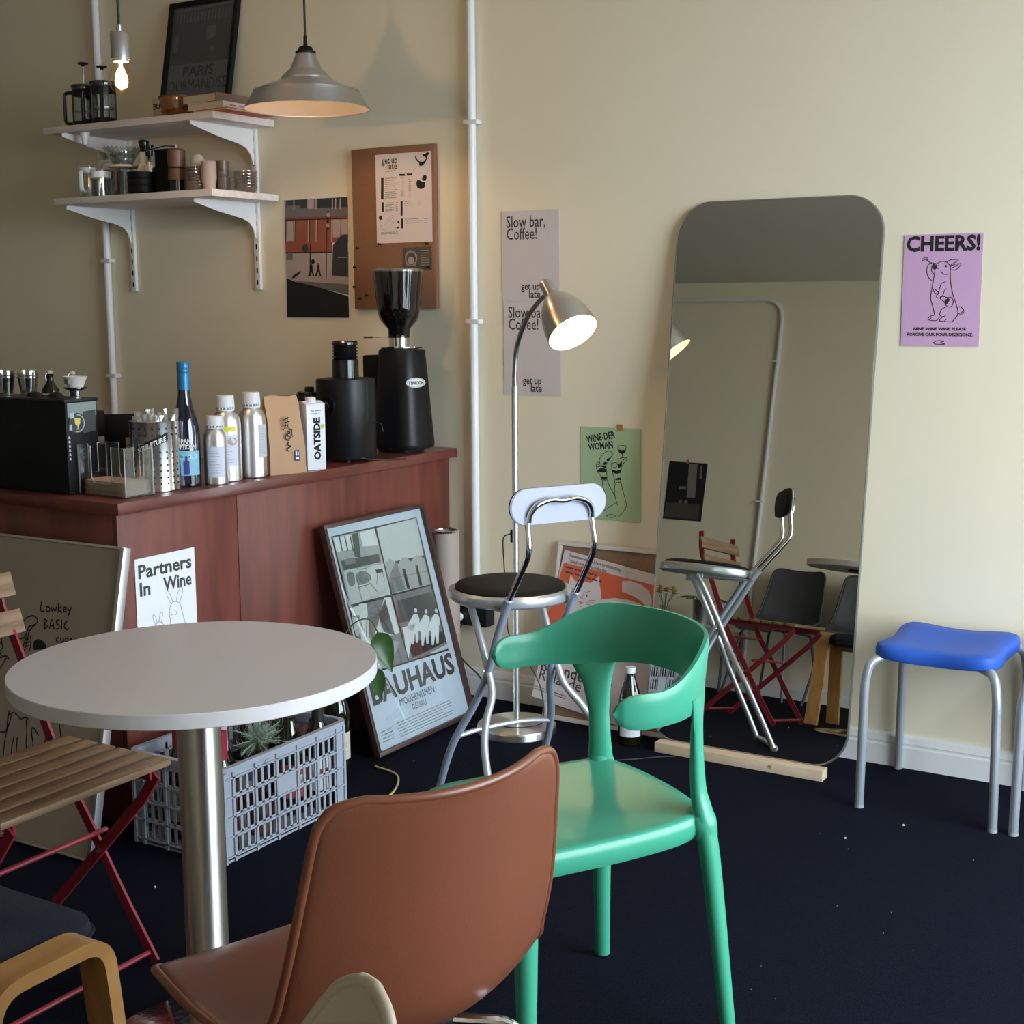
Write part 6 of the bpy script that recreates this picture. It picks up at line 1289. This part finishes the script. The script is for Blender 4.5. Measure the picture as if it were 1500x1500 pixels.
BRt = [(-0.100, 0.160, 0.585), (-0.094, 0.105, 0.472), (-0.092, 0.066, 0.395), (-0.107, 0.025, 0.314), (-0.126, 0.0, 0.260), (-0.148, -0.036, 0.192), (-0.157, -0.076, 0.107), (-0.155, -0.126, 0.010)]
for P_ in (BLf, BRt):
    b = nb(); tube(b, catmull(P_, 5), 0.0102, 14); obj('rear_leg', b, grey_paint, t)
b = nb(); tube(b, catmull([(0.147, -0.038, 0.186), (0.07, -0.030, 0.199), (-0.05, -0.030, 0.200), (-0.145, -0.038, 0.186)], 6), 0.0068, 10); obj('stretcher', b, silver_paint, t)
for (x, s) in ((0.098, 1), (-0.103, -1)):
    b = nb(); tube(b, fillet([(x, 0.150, 0.568), (x * 0.96, 0.262, 0.722), (x * 0.92, 0.245, 0.812)], 0.03), 0.0080, 12); obj('back_upright', b, chrome, t)
    b = nb(); tube(b, [(x, 0.142, 0.558), (x, 0.166, 0.592)], 0.0118, 14); obj('collar', b, grey_paint, t)
b = nb(); tube(b, catmull([(0.090, 0.253, 0.800), (0.086, 0.256, 0.822), (0.070, 0.262, 0.842), (0.035, 0.266, 0.853), (0, 0.270, 0.850), (-0.035, 0.266, 0.853), (-0.072, 0.262, 0.842), (-0.090, 0.256, 0.822), (-0.094, 0.253, 0.800)], 5), 0.0072, 12); obj('back_hoop', b, chrome, t)
b = nb(); tt = nb(); ol = rrect(-0.141, 0.139, -0.046, 0.046, 0.0459, 12)
Mp = Matrix.Translation((0, 0.240, 0.837)) @ Matrix.Rotation(radians(90), 4, 'X')
rings_solid(b, ol, [(0, 0.0), (0.97, 0.0), (1, 0.003), (0.97, 0.006), (0, 0.006)], Matrix.Translation((0, 0.248, 0.837)) @ Matrix.Rotation(radians(90), 4, 'X')); obj('back_plate', b, pm('white_back_plate', (0.40, 0.42, 0.52), 0.4, var=0.02), t)
b = nb(); rings_solid(b, ol, [(0, 0.0), (0.96, 0.0), (0.99, 0.005), (0.93, 0.016), (0.6, 0.024), (0, 0.026)], Matrix.Translation((0, 0.242, 0.837)) @ Matrix.Rotation(radians(90), 4, 'X')); obj('back_pad', b, pm('black_vinyl', (0.005, 0.005, 0.007), 0.65, bump=0.1, spec=0.25), t)
sr = 0.163
b = nb(); circ = [(sr * cos(2 * pi * k / 56), sr * sin(2 * pi * k / 56)) for k in range(56)]
rings_solid(b, circ, [(0, 0.556), (0.95, 0.556), (1.0, 0.562), (1.015, 0.572), (1.0, 0.583), (0.93, 0.588), (0.90, 0.586), (0, 0.584)]); obj('seat_rim', b, silver_paint, t)
b = nb(); rings_solid(b, circ, [(0, 0.584), (0.90, 0.584), (0.905, 0.590), (0.87, 0.596), (0.70, 0.602), (0.4, 0.604), (0, 0.605)]); obj('seat_pad', b, pm('black_vinyl', (0.005, 0.005, 0.007), 0.65, spec=0.25), t)
b = nb(); 
for s in (1, -1): box(b, s * 0.10 - 0.012, s * 0.10 + 0.012, -0.06, -0.02, 0.535, 0.560, 0.003); strip(b, [(s * 0.098, -0.02, 0.551), (s * 0.098, 0.15, 0.556)], 0.012, 0.005, (1, 0, 0))
obj('seat_bracket', b, silver_paint, t)
b = nb()
for x, y, zz in ((0.104, 0.058, 0.385), (-0.104, 0.055, 0.388)): tube(b, [(x - 0.012, y, zz), (x + 0.012, y, zz)], 0.003, 8)
obj('pivot_bolt', b, chrome, t)

# ------------------------------------------------------------------ blue stools
def blue_stool(loc, rz, label, ox=0.0):
    t = thing('blue_stool', label, 'stool', loc, rz, 'blue plastic stools by the right wall')
    n = 72; ol = []
    for k in range(n):
        a = 2 * pi * k / n; c, s = cos(a), sin(a); p = 6.0; r = (abs(c) ** p + abs(s) ** p) ** (-1 / p); q = 1 - 0.075 * cos(2 * a) ** 2
        ol.append((0.163 * r * c * q, 0.170 * r * s * q))
    b = nb(); rings_solid(b, ol, [(0.90, 0.398), (0.985, 0.400), (1.0, 0.404), (1.0, 0.420), (0.985, 0.431), (0.94, 0.436), (0.7, 0.437), (0.4, 0.435), (0, 0.434)], dish=lambda x, y: 0.012 * (abs(x) / 0.16) ** 2 * (abs(y) / 0.16) ** 2 - 0.006 * (1 - min(1, (x * x + y * y) / 0.02))); s_ = obj('seat', b, blue_pl, t, smooth=50)
    b = nb(); rings_solid(b, ol, [(0, 0.406), (0.9, 0.405), (0.9, 0.410), (0, 0.410)]); obj('seat_underside', b, blue_pl, s_)
    for sx in (-1, 1):
        for sy in (-1, 1):
            x, y = sx * 0.168, sy * 0.176
            b = nb(); tube(b, fillet([(sx * 0.10, sy * 0.11, 0.404), (sx * 0.158, sy * 0.166, 0.402), (x, y, 0.34), (sx * 0.172, sy * 0.179, 0.004)], 0.045, 8), 0.0118, 14); lg = obj('leg', b, pm('stool_leg_paint', (0.40, 0.43, 0.47), 0.32, 0.5), t)
            b = nb(); lathe(b, [(0, 0), (0.0124, 0), (0.0124, 0.008), (0, 0.008)], 14); obj('foot_cap', b, pm('grey_foot_cap', (0.30, 0.31, 0.32), 0.6), lg, loc=(sx * 0.172, sy * 0.179, 0))
    return t
blue_stool((-0.898, -0.206, 0), 0.0, 'blue plastic four-legged stool fully in view against the wall right of the mirror')
blue_stool((-0.508, -0.198, 0), 0.02, 'blue plastic stool at the right edge, mostly outside the photo, one leg showing')

# ------------------------------------------------------------------ round table
TT = (-1.693, -2.169)
t = thing('round_table', 'round beige laminate cafe table on a brushed steel column', 'table', (TT[0], TT[1], 0))
R_ = 0.312; circ = [(R_ * cos(2 * pi * k / 128), R_ * sin(2 * pi * k / 128)) for k in range(128)]
b = nb(); rings_solid(b, circ, [(0, 0.7195), (0.9965, 0.7195), (0.9965, 0.7199), (0, 0.7200)]); obj('tabletop', b, laminate, t, smooth=0)
b = nb(); rings_solid(b, circ, [(0, 0.695), (0.996, 0.695), (1.0, 0.6965), (1.0, 0.7185), (0.9975, 0.7196), (0, 0.7194)]); obj('edge_band', b, lam_edge, t, smooth=30)
b = nb(); lathe(b, [(0, 0.03), (0.0375, 0.03), (0.0375, 0.694), (0, 0.694)], 48); obj('column', b, steel, t)
b = nb(); lathe(b, [(0, 0), (0.205, 0), (0.205, 0.006), (0.195, 0.012), (0.06, 0.024), (0.045, 0.032), (0, 0.032)], 64); obj('base', b, pm('polished_base', (0.62, 0.58, 0.52), 0.14, 1.0, var=0.08, scale=30, bump=0.2, bscale=50), t, smooth=40)
b = nb()
for k in range(4): box(b, -0.14, 0.14, -0.02, 0.02, 0.689, 0.6948, M=Matrix.Rotation(k * pi / 4, 4, 'Z'))
obj('top_bracket', b, black, t)

# ------------------------------------------------------------------ green armchair
t = thing('green_chair', 'green plastic chair with a wraparound back band and short arms', 'chair', (-1.177, -1.773, 0), -0.526)
hs = 0.443
def green_outline():
    P = [(-0.190, -0.18), (-0.172, -0.215), (-0.09, -0.230), (0, -0.236), (0.09, -0.232), (0.178, -0.218), (0.198, -0.185), (0.202, -0.10), (0.200, 0.02), (0.190, 0.12), (0.170, 0.175), (0.12, 0.195), (0.05, 0.203), (0, 0.204), (-0.05, 0.203), (-0.12, 0.195), (-0.170, 0.175), (-0.188, 0.12), (-0.196, 0.02), (-0.195, -0.10)]
    return [(v.x, v.y) for v in catmull([(p[0], p[1], 0) for p in P], 4, True)]
dish = lambda x, y: -0.014 * math.exp(-((x / 0.13) ** 2 + ((y - 0.0) / 0.13) ** 2)) - 0.020 * max(0, (-y - 0.15) / 0.09) ** 2 + 0.006 * max(0, (y - 0.1) / 0.1) ** 2
b = nb(); rings_solid(b, green_outline(), [(0, hs - 0.030), (0.80, hs - 0.034), (0.92, hs - 0.045), (0.965, hs - 0.045), (0.992, hs - 0.034), (1.0, hs - 0.018), (0.990, hs - 0.005), (0.965, hs), (0.90, hs), (0.75, hs), (0.55, hs), (0.35, hs), (0.15, hs), (0, hs)], dish=dish); o = obj('seat', b, green_pl, t, smooth=60)
def band_pt(a):   # a in -1..1, left tip to right tip
    th = a * radians(112); x = 0.232 * sin(th); y = 0.028 + 0.205 * cos(th) if abs(th) < pi / 2 else 0.028 + 0.205 * cos(th) * 0.9
    return x, y
def green_band():
    b = nb(); N = 150; m = 8; IN, OUT = [], []
    for i in range(N + 1):
        a = -1 + 2 * i / N; x, y = band_pt(a); aa = abs(a)
        x2, y2 = band_pt(min(1, a + 0.01)); x1, y1 = band_pt(max(-1, a - 0.01)); tx, ty = x2 - x1, y2 - y1; l = sqrt(tx * tx + ty * ty); nx, ny = -ty / l, tx / l
        if nx * x + ny * (y - 0.03) < 0: nx, ny = -nx, -ny
        sm = lambda e0, e1, v: (lambda q: q * q * (3 - 2 * q))(max(0, min(1, (v - e0) / (e1 - e0))))
        top = 0.758 - 0.062 * sm(0.35, 0.78, aa); bot = 0.652 - 0.018 * sm(0.1, 0.55, aa)
        if aa > 0.87: q = (aa - 0.87) / 0.13; hh = (top - bot) / 2; mid = (top + bot) / 2; k = sqrt(max(0.02, 1 - q * q)); top, bot = mid + hh * k, mid - hh * k
        lean = 0.10; r1, r2 = [], []
        for j in range(m + 1):
            zz = bot + (top - bot) * j / m; off = (zz - 0.70) * lean + 0.0; th_ = 0.0075 * (1 - 0.55 * abs(2 * j / m - 1) ** 4) * (1 if aa < 0.97 else 0.7)
            r1.append(b.verts.new((x + nx * (off - th_), y + ny * (off - th_), zz))); r2.append(b.verts.new((x + nx * (off + th_), y + ny * (off + th_), zz)))
        IN.append(r1); OUT.append(r2)
    for i in range(N):
        for j in range(m): b.faces.new((IN[i][j], IN[i + 1][j], IN[i + 1][j + 1], IN[i][j + 1])); b.faces.new((OUT[i][j], OUT[i][j + 1], OUT[i + 1][j + 1], OUT[i + 1][j]))
        for j in (0, m): b.faces.new((IN[i][j], OUT[i][j], OUT[i + 1][j], IN[i + 1][j]))
    for i in (0, N):
        for j in range(m): b.faces.new((IN[i][j], IN[i][j + 1], OUT[i][j + 1], OUT[i][j]))
    return b
o = obj('back_band', green_band(), green_pl, t, smooth=50)
def green_post(s):
    """flat support fanning out into the band, running down into the rear leg"""
    P = [(0.1745 * s, 0.160, 0.668), (0.172 * s, 0.161, 0.638), (0.166 * s, 0.163, 0.600), (0.163 * s, 0.166, 0.54), (0.164 * s, 0.170, 0.48), (0.172 * s, 0.176, 0.435), (0.182 * s, 0.184, 0.36), (0.194 * s, 0.193, 0.24), (0.216 * s, 0.210, 0.005)]
    W_ = [(0.056, 0.0050), (0.045, 0.0070), (0.029, 0.0095), (0.0205, 0.012), (0.022, 0.014), (0.026, 0.018), (0.023, 0.018), (0.0195, 0.0165), (0.015, 0.013)]
    C = catmull(P, 5); R = []
    for i in range(len(C)):
        q = i / (len(C) - 1) * (len(W_) - 1); k = min(int(q), len(W_) - 2); f_ = q - k; R.append((W_[k][0] * (1 - f_) + W_[k + 1][0] * f_, W_[k][1] * (1 - f_) + W_[k + 1][1] * f_))
    b = nb(); tdir = Vector((0.72 * s, 0.69, 0)).normalized()
    tube(b, C, R, 16, upv=tuple(tdir)); return b
for s in (-1, 1): obj('rear_leg', green_post(s), green_pl, t, smooth=60)
for s in (-1, 1):
    P = [(0.150 * s, -0.160, 0.420), (0.186 * s, -0.188, 0.400), (0.196 * s, -0.196, 0.35), (0.205 * s, -0.200, 0.22), (0.221 * s, -0.208, 0.005)]
    b = nb(); tube(b, catmull(P, 5), [0.020, 0.030, 0.0225, 0.0185, 0.014], 16); obj('front_leg', b, green_pl, t, smooth=60)
for s in (-1, 1):
    b = nb(); tube(b, catmull([(0.15 * s, 0.165, 0.425), (0.168 * s, 0.172, 0.430), (0.176 * s, 0.178, 0.40)], 4), [0.018, 0.028, 0.022], 14); obj('seat_gusset', b, green_pl, t, smooth=60)

# ------------------------------------------------------------------ shell chairs
def shell_bm(st, nu=18, curve=0.035, corner=4.0):
    """st: list of (y, z, halfwidth, wrap) stations from front lip over seat up the back"""
    C = catmull([(s[0], s[1], s[2]) for s in st], 4); Wp = catmull([(s[3], 0, 0) for s in st], 4)
    b = nb(); g = []
    for i, c in enumerate(C):
        i0, i1 = C[max(0, i - 1)], C[min(len(C) - 1, i + 1)]; d = Vector((i1.x - i0.x, i1.y - i0.y)).normalized(); n2 = Vector((-d.y, d.x))
        row = []
        for j in range(nu + 1):
            u = -1 + 2 * j / nu; w = c.z * u; lift = Wp[i].x * 1.5 * (abs(u) ** 2.0)
            row.append(b.verts.new((w, c.x + n2.x * lift, c.y + n2.y * lift)))
        g.append(row)
    for i in range(len(g) - 1):
        for j in range(nu): b.faces.new((g[i][j], g[i][j + 1], g[i + 1][j + 1], g[i + 1][j]))
    edge = [v.co.copy() for v in g[0]] + [r[-1].co.copy() for r in g[1:-1]] + [v.co.copy() for v in reversed(g[-1])] + [r[0].co.copy() for r in reversed(g[1:-1])]
    return b, edge
ST = [(-0.262, 0.395, 0.095, 0.0), (-0.250, 0.418, 0.150, 0.0), (-0.225, 0.433, 0.186, 0.004), (-0.18, 0.440, 0.203, 0.008), (-0.08, 0.432, 0.212, 0.014), (0.02, 0.425, 0.213, 0.022), (0.10, 0.430, 0.212, 0.032), (0.15, 0.450, 0.208, 0.040), (0.182, 0.490, 0.203, 0.044), (0.197, 0.54, 0.200, 0.042), (0.208, 0.60, 0.195, 0.038), (0.219, 0.68, 0.186, 0.034), (0.228, 0.740, 0.178, 0.032), (0.231, 0.762, 0.168, 0.030), (0.233, 0.773, 0.150, 0.026), (0.234, 0.778, 0.125, 0.020)]
def shell_chair(name, label, loc, rz, m, st=ST, legs=True, group=None, rim=True, legm=None, cat='chair'):
    t = thing(name, label, cat, loc, rz, group)
    b, edge = shell_bm(st); o = obj('shell', b, m, t, smooth=80); mod_solid(o, 0.010, 0); mod_sub(o, 1)
    if rim: b = nb(); tube(b, catmull(edge, 2, True), 0.0062, 10, closed=True); obj('shell_rim', b, m, t, smooth=80)
    lm = legm or chrome
    for sx in (-1, 1):
        for sy in (-1, 1):
            b = nb(); tube(b, fillet([(sx * 0.06, sy * 0.08, 0.408), (sx * 0.14, sy * 0.15, 0.402), (sx * 0.205, sy * 0.215, 0.003)], 0.03), 0.008, 10); obj('leg', b, lm, t)
    b = nb(); box(b, -0.09, 0.09, -0.10, 0.10, 0.400, 0.414, 0.003); obj('seat_mount', b, black, t)
    return t
shell_chair('shell_chair', 'terracotta brown moulded plastic chair pulled up to the round table', (-1.072, -2.510, 0), -1.896, brown_pl)
# pale oval-backed chair nearest the camera
ST2 = [(-0.21, 0.44, 0.08, 0.0), (-0.19, 0.452, 0.15, 0.0), (-0.12, 0.455, 0.19, 0.004), (0.0, 0.45, 0.20, 0.010), (0.10, 0.452, 0.185, 0.02), (0.16, 0.48, 0.15, 0.03), (0.185, 0.53, 0.13, 0.03), (0.20, 0.60, 0.125, 0.024), (0.212, 0.68, 0.110, 0.018), (0.220, 0.74, 0.078, 0.010), (0.223, 0.765, 0.050, 0.006), (0.225, 0.778, 0.024, 0.002)]
ST2 = [(-0.21, 0.44, 0.08, 0.0), (-0.19, 0.452, 0.15, 0.0), (-0.12, 0.455, 0.18, 0.004), (0.0, 0.45, 0.185, 0.010), (0.10, 0.452, 0.175, 0.02), (0.16, 0.48, 0.15, 0.03), (0.185, 0.53, 0.135, 0.03), (0.20, 0.60, 0.118, 0.024), (0.210, 0.66, 0.098, 0.016), (0.217, 0.71, 0.072, 0.010), (0.221, 0.745, 0.050, 0.006), (0.224, 0.768, 0.032, 0.003), (0.226, 0.780, 0.010, 0.001)]
shell_chair('oval_back_chair', 'cream chair with a rounded pointed back, its tip showing below the brown chair', (-0.734, -3.230, -0.004), -0.30, beige_pl, ST2)

# ------------------------------------------------------------------ folding garden chair
t = thing('folding_chair', 'red metal folding chair with teak slats left of the round table', 'chair', (-2.17, -2.17, 0))
CX, CY = -2.17, -2.17
ya, yb = -1.985, -2.355
def L3(p): return (p[0] - CX, p[1] - CY, p[2])
upr = [(-2.452, 0.795), (-2.438, 0.700), (-2.400, 0.630), (-2.352, 0.530), (-2.300, 0.420), (-2.262, 0.350), (-2.207, 0.275), (-2.110, 0.125), (-2.024, 0.004)]
rear = [(-1.985, 0.412), (-2.030, 0.352), (-2.194, 0.184), (-2.345, 0.030), (-2.372, 0.004)]
for y in (ya, yb):
    s = 1 if y == ya else -1
    b = nb(); strip(b, [L3((p[0], y, p[1])) for p in [(v.x, v.y) for v in catmull([(q[0], q[1], 0) for q in upr], 3)]], 0.006, 0.022, (0, 1, 0)); obj('front_leg', b, red_paint, t)
    b = nb(); strip(b, [L3((p[0], y - s * 0.012, p[1])) for p in rear], 0.006, 0.022, (0, 1, 0)); obj('rear_leg', b, red_paint, t)
    b = nb(); strip(b, [L3((-1.990, y - s * 0.022, 0.414)), L3((-2.300, y - s * 0.022, 0.414))], 0.006, 0.022, (0, 1, 0)); obj('seat_rail', b, red_paint, t)
    b = nb(); tube(b, [L3((-2.165, y + s * 0.008, 0.215)), L3((-2.165, y - s * 0.02, 0.215))], 0.005, 8); obj('rivet', b, chrome, t)
for x, zz, nm in ((-2.150, 0.263, 'stretcher'), (-2.038, 0.022, 'floor_bar'), (-2.352, 0.028, 'floor_bar')):
    b = nb(); tube(b, [L3((x, ya, zz)), L3((x, yb, zz))], 0.0055, 10); obj(nm, b, red_paint, t)
b = nb(); tube(b, [L3((-2.262, ya, 0.352)), L3((-2.262, yb, 0.352))], 0.005, 8); obj('seat_bar', b, red_paint, t)
for k in range(6):
    x = -1.972 - 0.0235 - k * 0.0520
    b = nb(); box(b, -0.0215, 0.0215, -0.203, 0.203, 0, 0.014, 0.003); obj('seat_slat', b, teak, t, loc=L3((x, -2.170, 0.425)))
for zz, x in ((0.745, -2.436), (0.668, -2.412)):
    b = nb(); box(b, -0.006, 0.006, -0.222, 0.214, -0.026, 0.026, 0.003); obj('back_slat', b, teak, t, M=Matrix.Translation(L3((x, -2.170, zz))) @ Matrix.Rotation(-0.30, 4, 'Y'))

# ------------------------------------------------------------------ bentwood stool with cushion
t = thing('bentwood_stool', 'bent birch stool with dark navy cushion in the bottom left corner', 'stool', (-1.78, -2.66, 0))
BX, BY = -1.78, -2.66
def loop(x):
    pts = [(x, -2.495, 0.0), (x, -2.530, 0.20), (x, -2.552, 0.412), (x, -2.745, 0.412), (x, -2.815, 0.0)]
    b = nb(); strip(b, [(p.x - BX, p.y - BY, p.z) for p in fillet(pts, 0.045, 8)], 0.058, 0.022, (1, 0, 0)); return b
for x in (-1.540, -2.035): obj('bent_leg', loop(x), birch, t, smooth=40)
b = nb(); box(b, -2.02 - BX, -1.60 - BX, -2.70 - BY, -2.64 - BY, 0.345, 0.363, 0.002); obj('cross_rail', b, birch, t)
b = nb(); ol = rrect(-2.005 - BX, -1.572 - BX, -2.96 - BY, -2.50 - BY, 0.05, 6); rings_solid(b, ol, [(0, 0.364), (0.93, 0.364), (0.99, 0.378), (1.0, 0.395), (0.98, 0.412), (0.90, 0.424), (0.5, 0.432), (0, 0.434)]); o = obj('cushion', b, navy_cloth, t)
b = nb(); tube(b, [(p[0], p[1], 0.395) for p in [(x * 1.003, y * 1.003) for x, y in ol]], 0.003, 6, closed=True); obj('piping', b, navy_cloth, o)

# ------------------------------------------------------------------ far side of the room (seen in the mirror)
for loc, rz, lab in (((-2.87, -4.22, 0), 0.18 + pi, 'dark grey shell chair seen in the middle of the mirror'), ((-2.38, -4.20, 0), 0.05 + pi, 'dark grey shell chair at the right edge of the mirror')):
    shell_chair('shell_chair', lab, loc, rz, grey_pl, group='dark grey chairs seen in the mirror', legm=pm('dark_leg', (0.10, 0.11, 0.13), 0.4, 0.5))
t, f = poster('street_photo', 'dark street photo print on the far wall, seen in the mirror', 'photo', 0, 0, 0.27, 0.38, pm('photo_black2', (0.012, 0.013, 0.017), 0.5))
t.matrix_world = frameM((-3.600, YB + 0.0015, 1.045), (-1, 0, 0), (0, 0, 1))
b = nb(); fill(b, [(0.02, 0.012), (0.262, 0.012), (0.262, 0.11), (0.02, 0.11)], PZ); flat('road', b, pm('photo_road', (0.075, 0.070, 0.068), 0.6), t)
b = nb(); fill(b, [(0.06, 0.15), (0.12, 0.15), (0.13, 0.37), (0.07, 0.37)], PZ); fill(b, [(0.03, 0.28), (0.045, 0.28), (0.05, 0.36), (0.035, 0.36)], PZ); fill(b, [(0.13, 0.20), (0.18, 0.20), (0.18, 0.22), (0.13, 0.22)], PZ); disc(b, 0.12, 0.12, 0.012, PZ); disc(b, 0.16, 0.12, 0.012, PZ); flat('pale_tower', b, pm('photo_pale2', (0.22, 0.20, 0.18), 0.6), t)
b = nb(); box(b, -0.01, 0.01, 0, 0.0008, -0.012, 0.012); tag(obj('tape_strip', b, pm('orange_tape', (0.50, 0.20, 0.05), 0.6), loc=(-3.74, YB + 0.0028, 1.43)), 'small tape square above the dark photo seen in the mirror', 'tape')
t = thing('side_table', 'low white side table against the far wall, seen in the mirror', 'table', (-3.42, -4.35, 0))
b = nb(); box(b, -0.25, 0.25, -0.16, 0.16, 0.37, 0.385, 0.003); obj('tabletop', b, white_metal, t)
for sx in (-1, 1):
    for sy in (-1, 1): b = nb(); tube(b, [(sx * 0.22, sy * 0.13, 0.37), (sx * 0.23, sy * 0.14, 0)], 0.009, 8); obj('leg', b, pm('dark_leg', (0.10, 0.11, 0.13), 0.4, 0.5), t)
t = thing('plant_pot', 'metal bucket with a leafy plant on the low white table, seen in the mirror', 'plant', (-3.40, -4.33, 0.386))
b = nb(); lathe(b, [(0, 0), (0.055, 0), (0.072, 0.15), (0.069, 0.15), (0.053, 0.004), (0, 0.004)], 24); obj('bucket', b, alu, t)
for k in range(7):
    a = k * 0.9; b = nb(); d = Vector((cos(a), sin(a), 0.9)); tube(b, [(0, 0, 0.1), tuple(d * 0.09 + Vector((0, 0, 0.09)))], 0.003, 5); leaf(b, tuple(d * 0.09 + Vector((0, 0, 0.09))), (cos(a), sin(a), -0.1), (0, 0, 1), 0.09, 0.055); obj('leaf', b, leafm, t, smooth=60)
t = thing('flower_vase', 'yellow flowers in a clear vase, seen at the left edge of the mirror', 'flowers', (-3.28, -3.50, 0.0))
b = nb(); lathe(b, [(0, 0), (0.10, 0), (0.02, 0.012), (0.012, 0.03), (0.012, 0.36), (0.09, 0.368), (0.09, 0.378), (0, 0.378)], 28); obj('pedestal', b, white_metal, t)
b = nb(); lathe(b, [(0, 0.379), (0.028, 0.379), (0.032, 0.47), (0.030, 0.47), (0.026, 0.383), (0, 0.383)], 24); obj('vase', b, clear, t)
b = nb()
for k in range(6): a = k * 1.05; tube(b, [(0, 0, 0.39), (0.02 * cos(a), 0.02 * sin(a), 0.49), (0.045 * cos(a), 0.045 * sin(a), 0.53 + 0.01 * (k % 3))], 0.002, 5)
obj('stems', b, pm('green_stem', (0.10, 0.16, 0.05), 0.5), t)
for k in range(6):
    a = k * 1.05; b = nb(); cx, cy, cz = 0.045 * cos(a), 0.045 * sin(a), 0.535 + 0.01 * (k % 3)
    for r_ in range(3):
        for q in range(9):
            th = q * 2 * pi / 9 + r_ * 0.35; rad = 0.030 - r_ * 0.008; up_ = r_ * 0.008
            p0 = Vector((cx, cy, cz + up_)); o1 = Vector((cos(th), sin(th), 0.35 + r_ * 0.4)).normalized() * rad; s1 = Vector((-sin(th), cos(th), 0)) * rad * 0.35
            b.faces.new([b.verts.new(v) for v in (p0, p0 + o1 * 0.6 + s1, p0 + o1, p0 + o1 * 0.6 - s1)])
    flat('flower_head', b, pm('yellow_petal', (0.72, 0.40, 0.02), 0.6, var=0.2), t)
t = thing('olive_stool', 'round olive-seated stool by the far wall, seen at the left edge of the mirror', 'stool', (-3.87, -4.20, 0))
b = nb(); circ = [(0.15 * cos(2 * pi * k / 40), 0.15 * sin(2 * pi * k / 40)) for k in range(40)]; rings_solid(b, circ, [(0, 0.62), (0.9, 0.62), (1, 0.635), (1, 0.66), (0.92, 0.675), (0, 0.68)]); obj('seat', b, pm('olive_vinyl', (0.060, 0.055, 0.030), 0.5), t)
b = nb(); tube(b, [(0, 0, 0.02), (0, 0, 0.62)], 0.02, 12); obj('post', b, alu, t)
b = nb(); lathe(b, [(0, 0), (0.17, 0), (0.17, 0.01), (0.03, 0.025), (0, 0.025)], 36); obj('base', b, alu, t)
# carpet crumbs
b = nb()
for k in range(30):
    x, y = random.uniform(-2.4, -0.3), random.uniform(-2.6, -0.15); s = random.uniform(0.0006, 0.0016)
    tt = nb(); bmesh.ops.create_icosphere(tt, subdivisions=1, radius=s); merge(b, tt, Matrix.Translation((x, y, 0.0015)))
for x, y in ((-0.93, -0.46), (-1.03, -0.62), (-2.3, -1.72), (-1.97, -2.02)):
    tt = nb(); bmesh.ops.create_icosphere(tt, subdivisions=1, radius=0.003); merge(b, tt, Matrix.Translation((x, y, 0.002)))
o = obj('crumbs', b, pm('white_crumb', (0.6, 0.58, 0.54), 0.8)); tag(o, 'tiny white crumbs and lint scattered over the dark carpet', 'crumbs', kind='stuff')
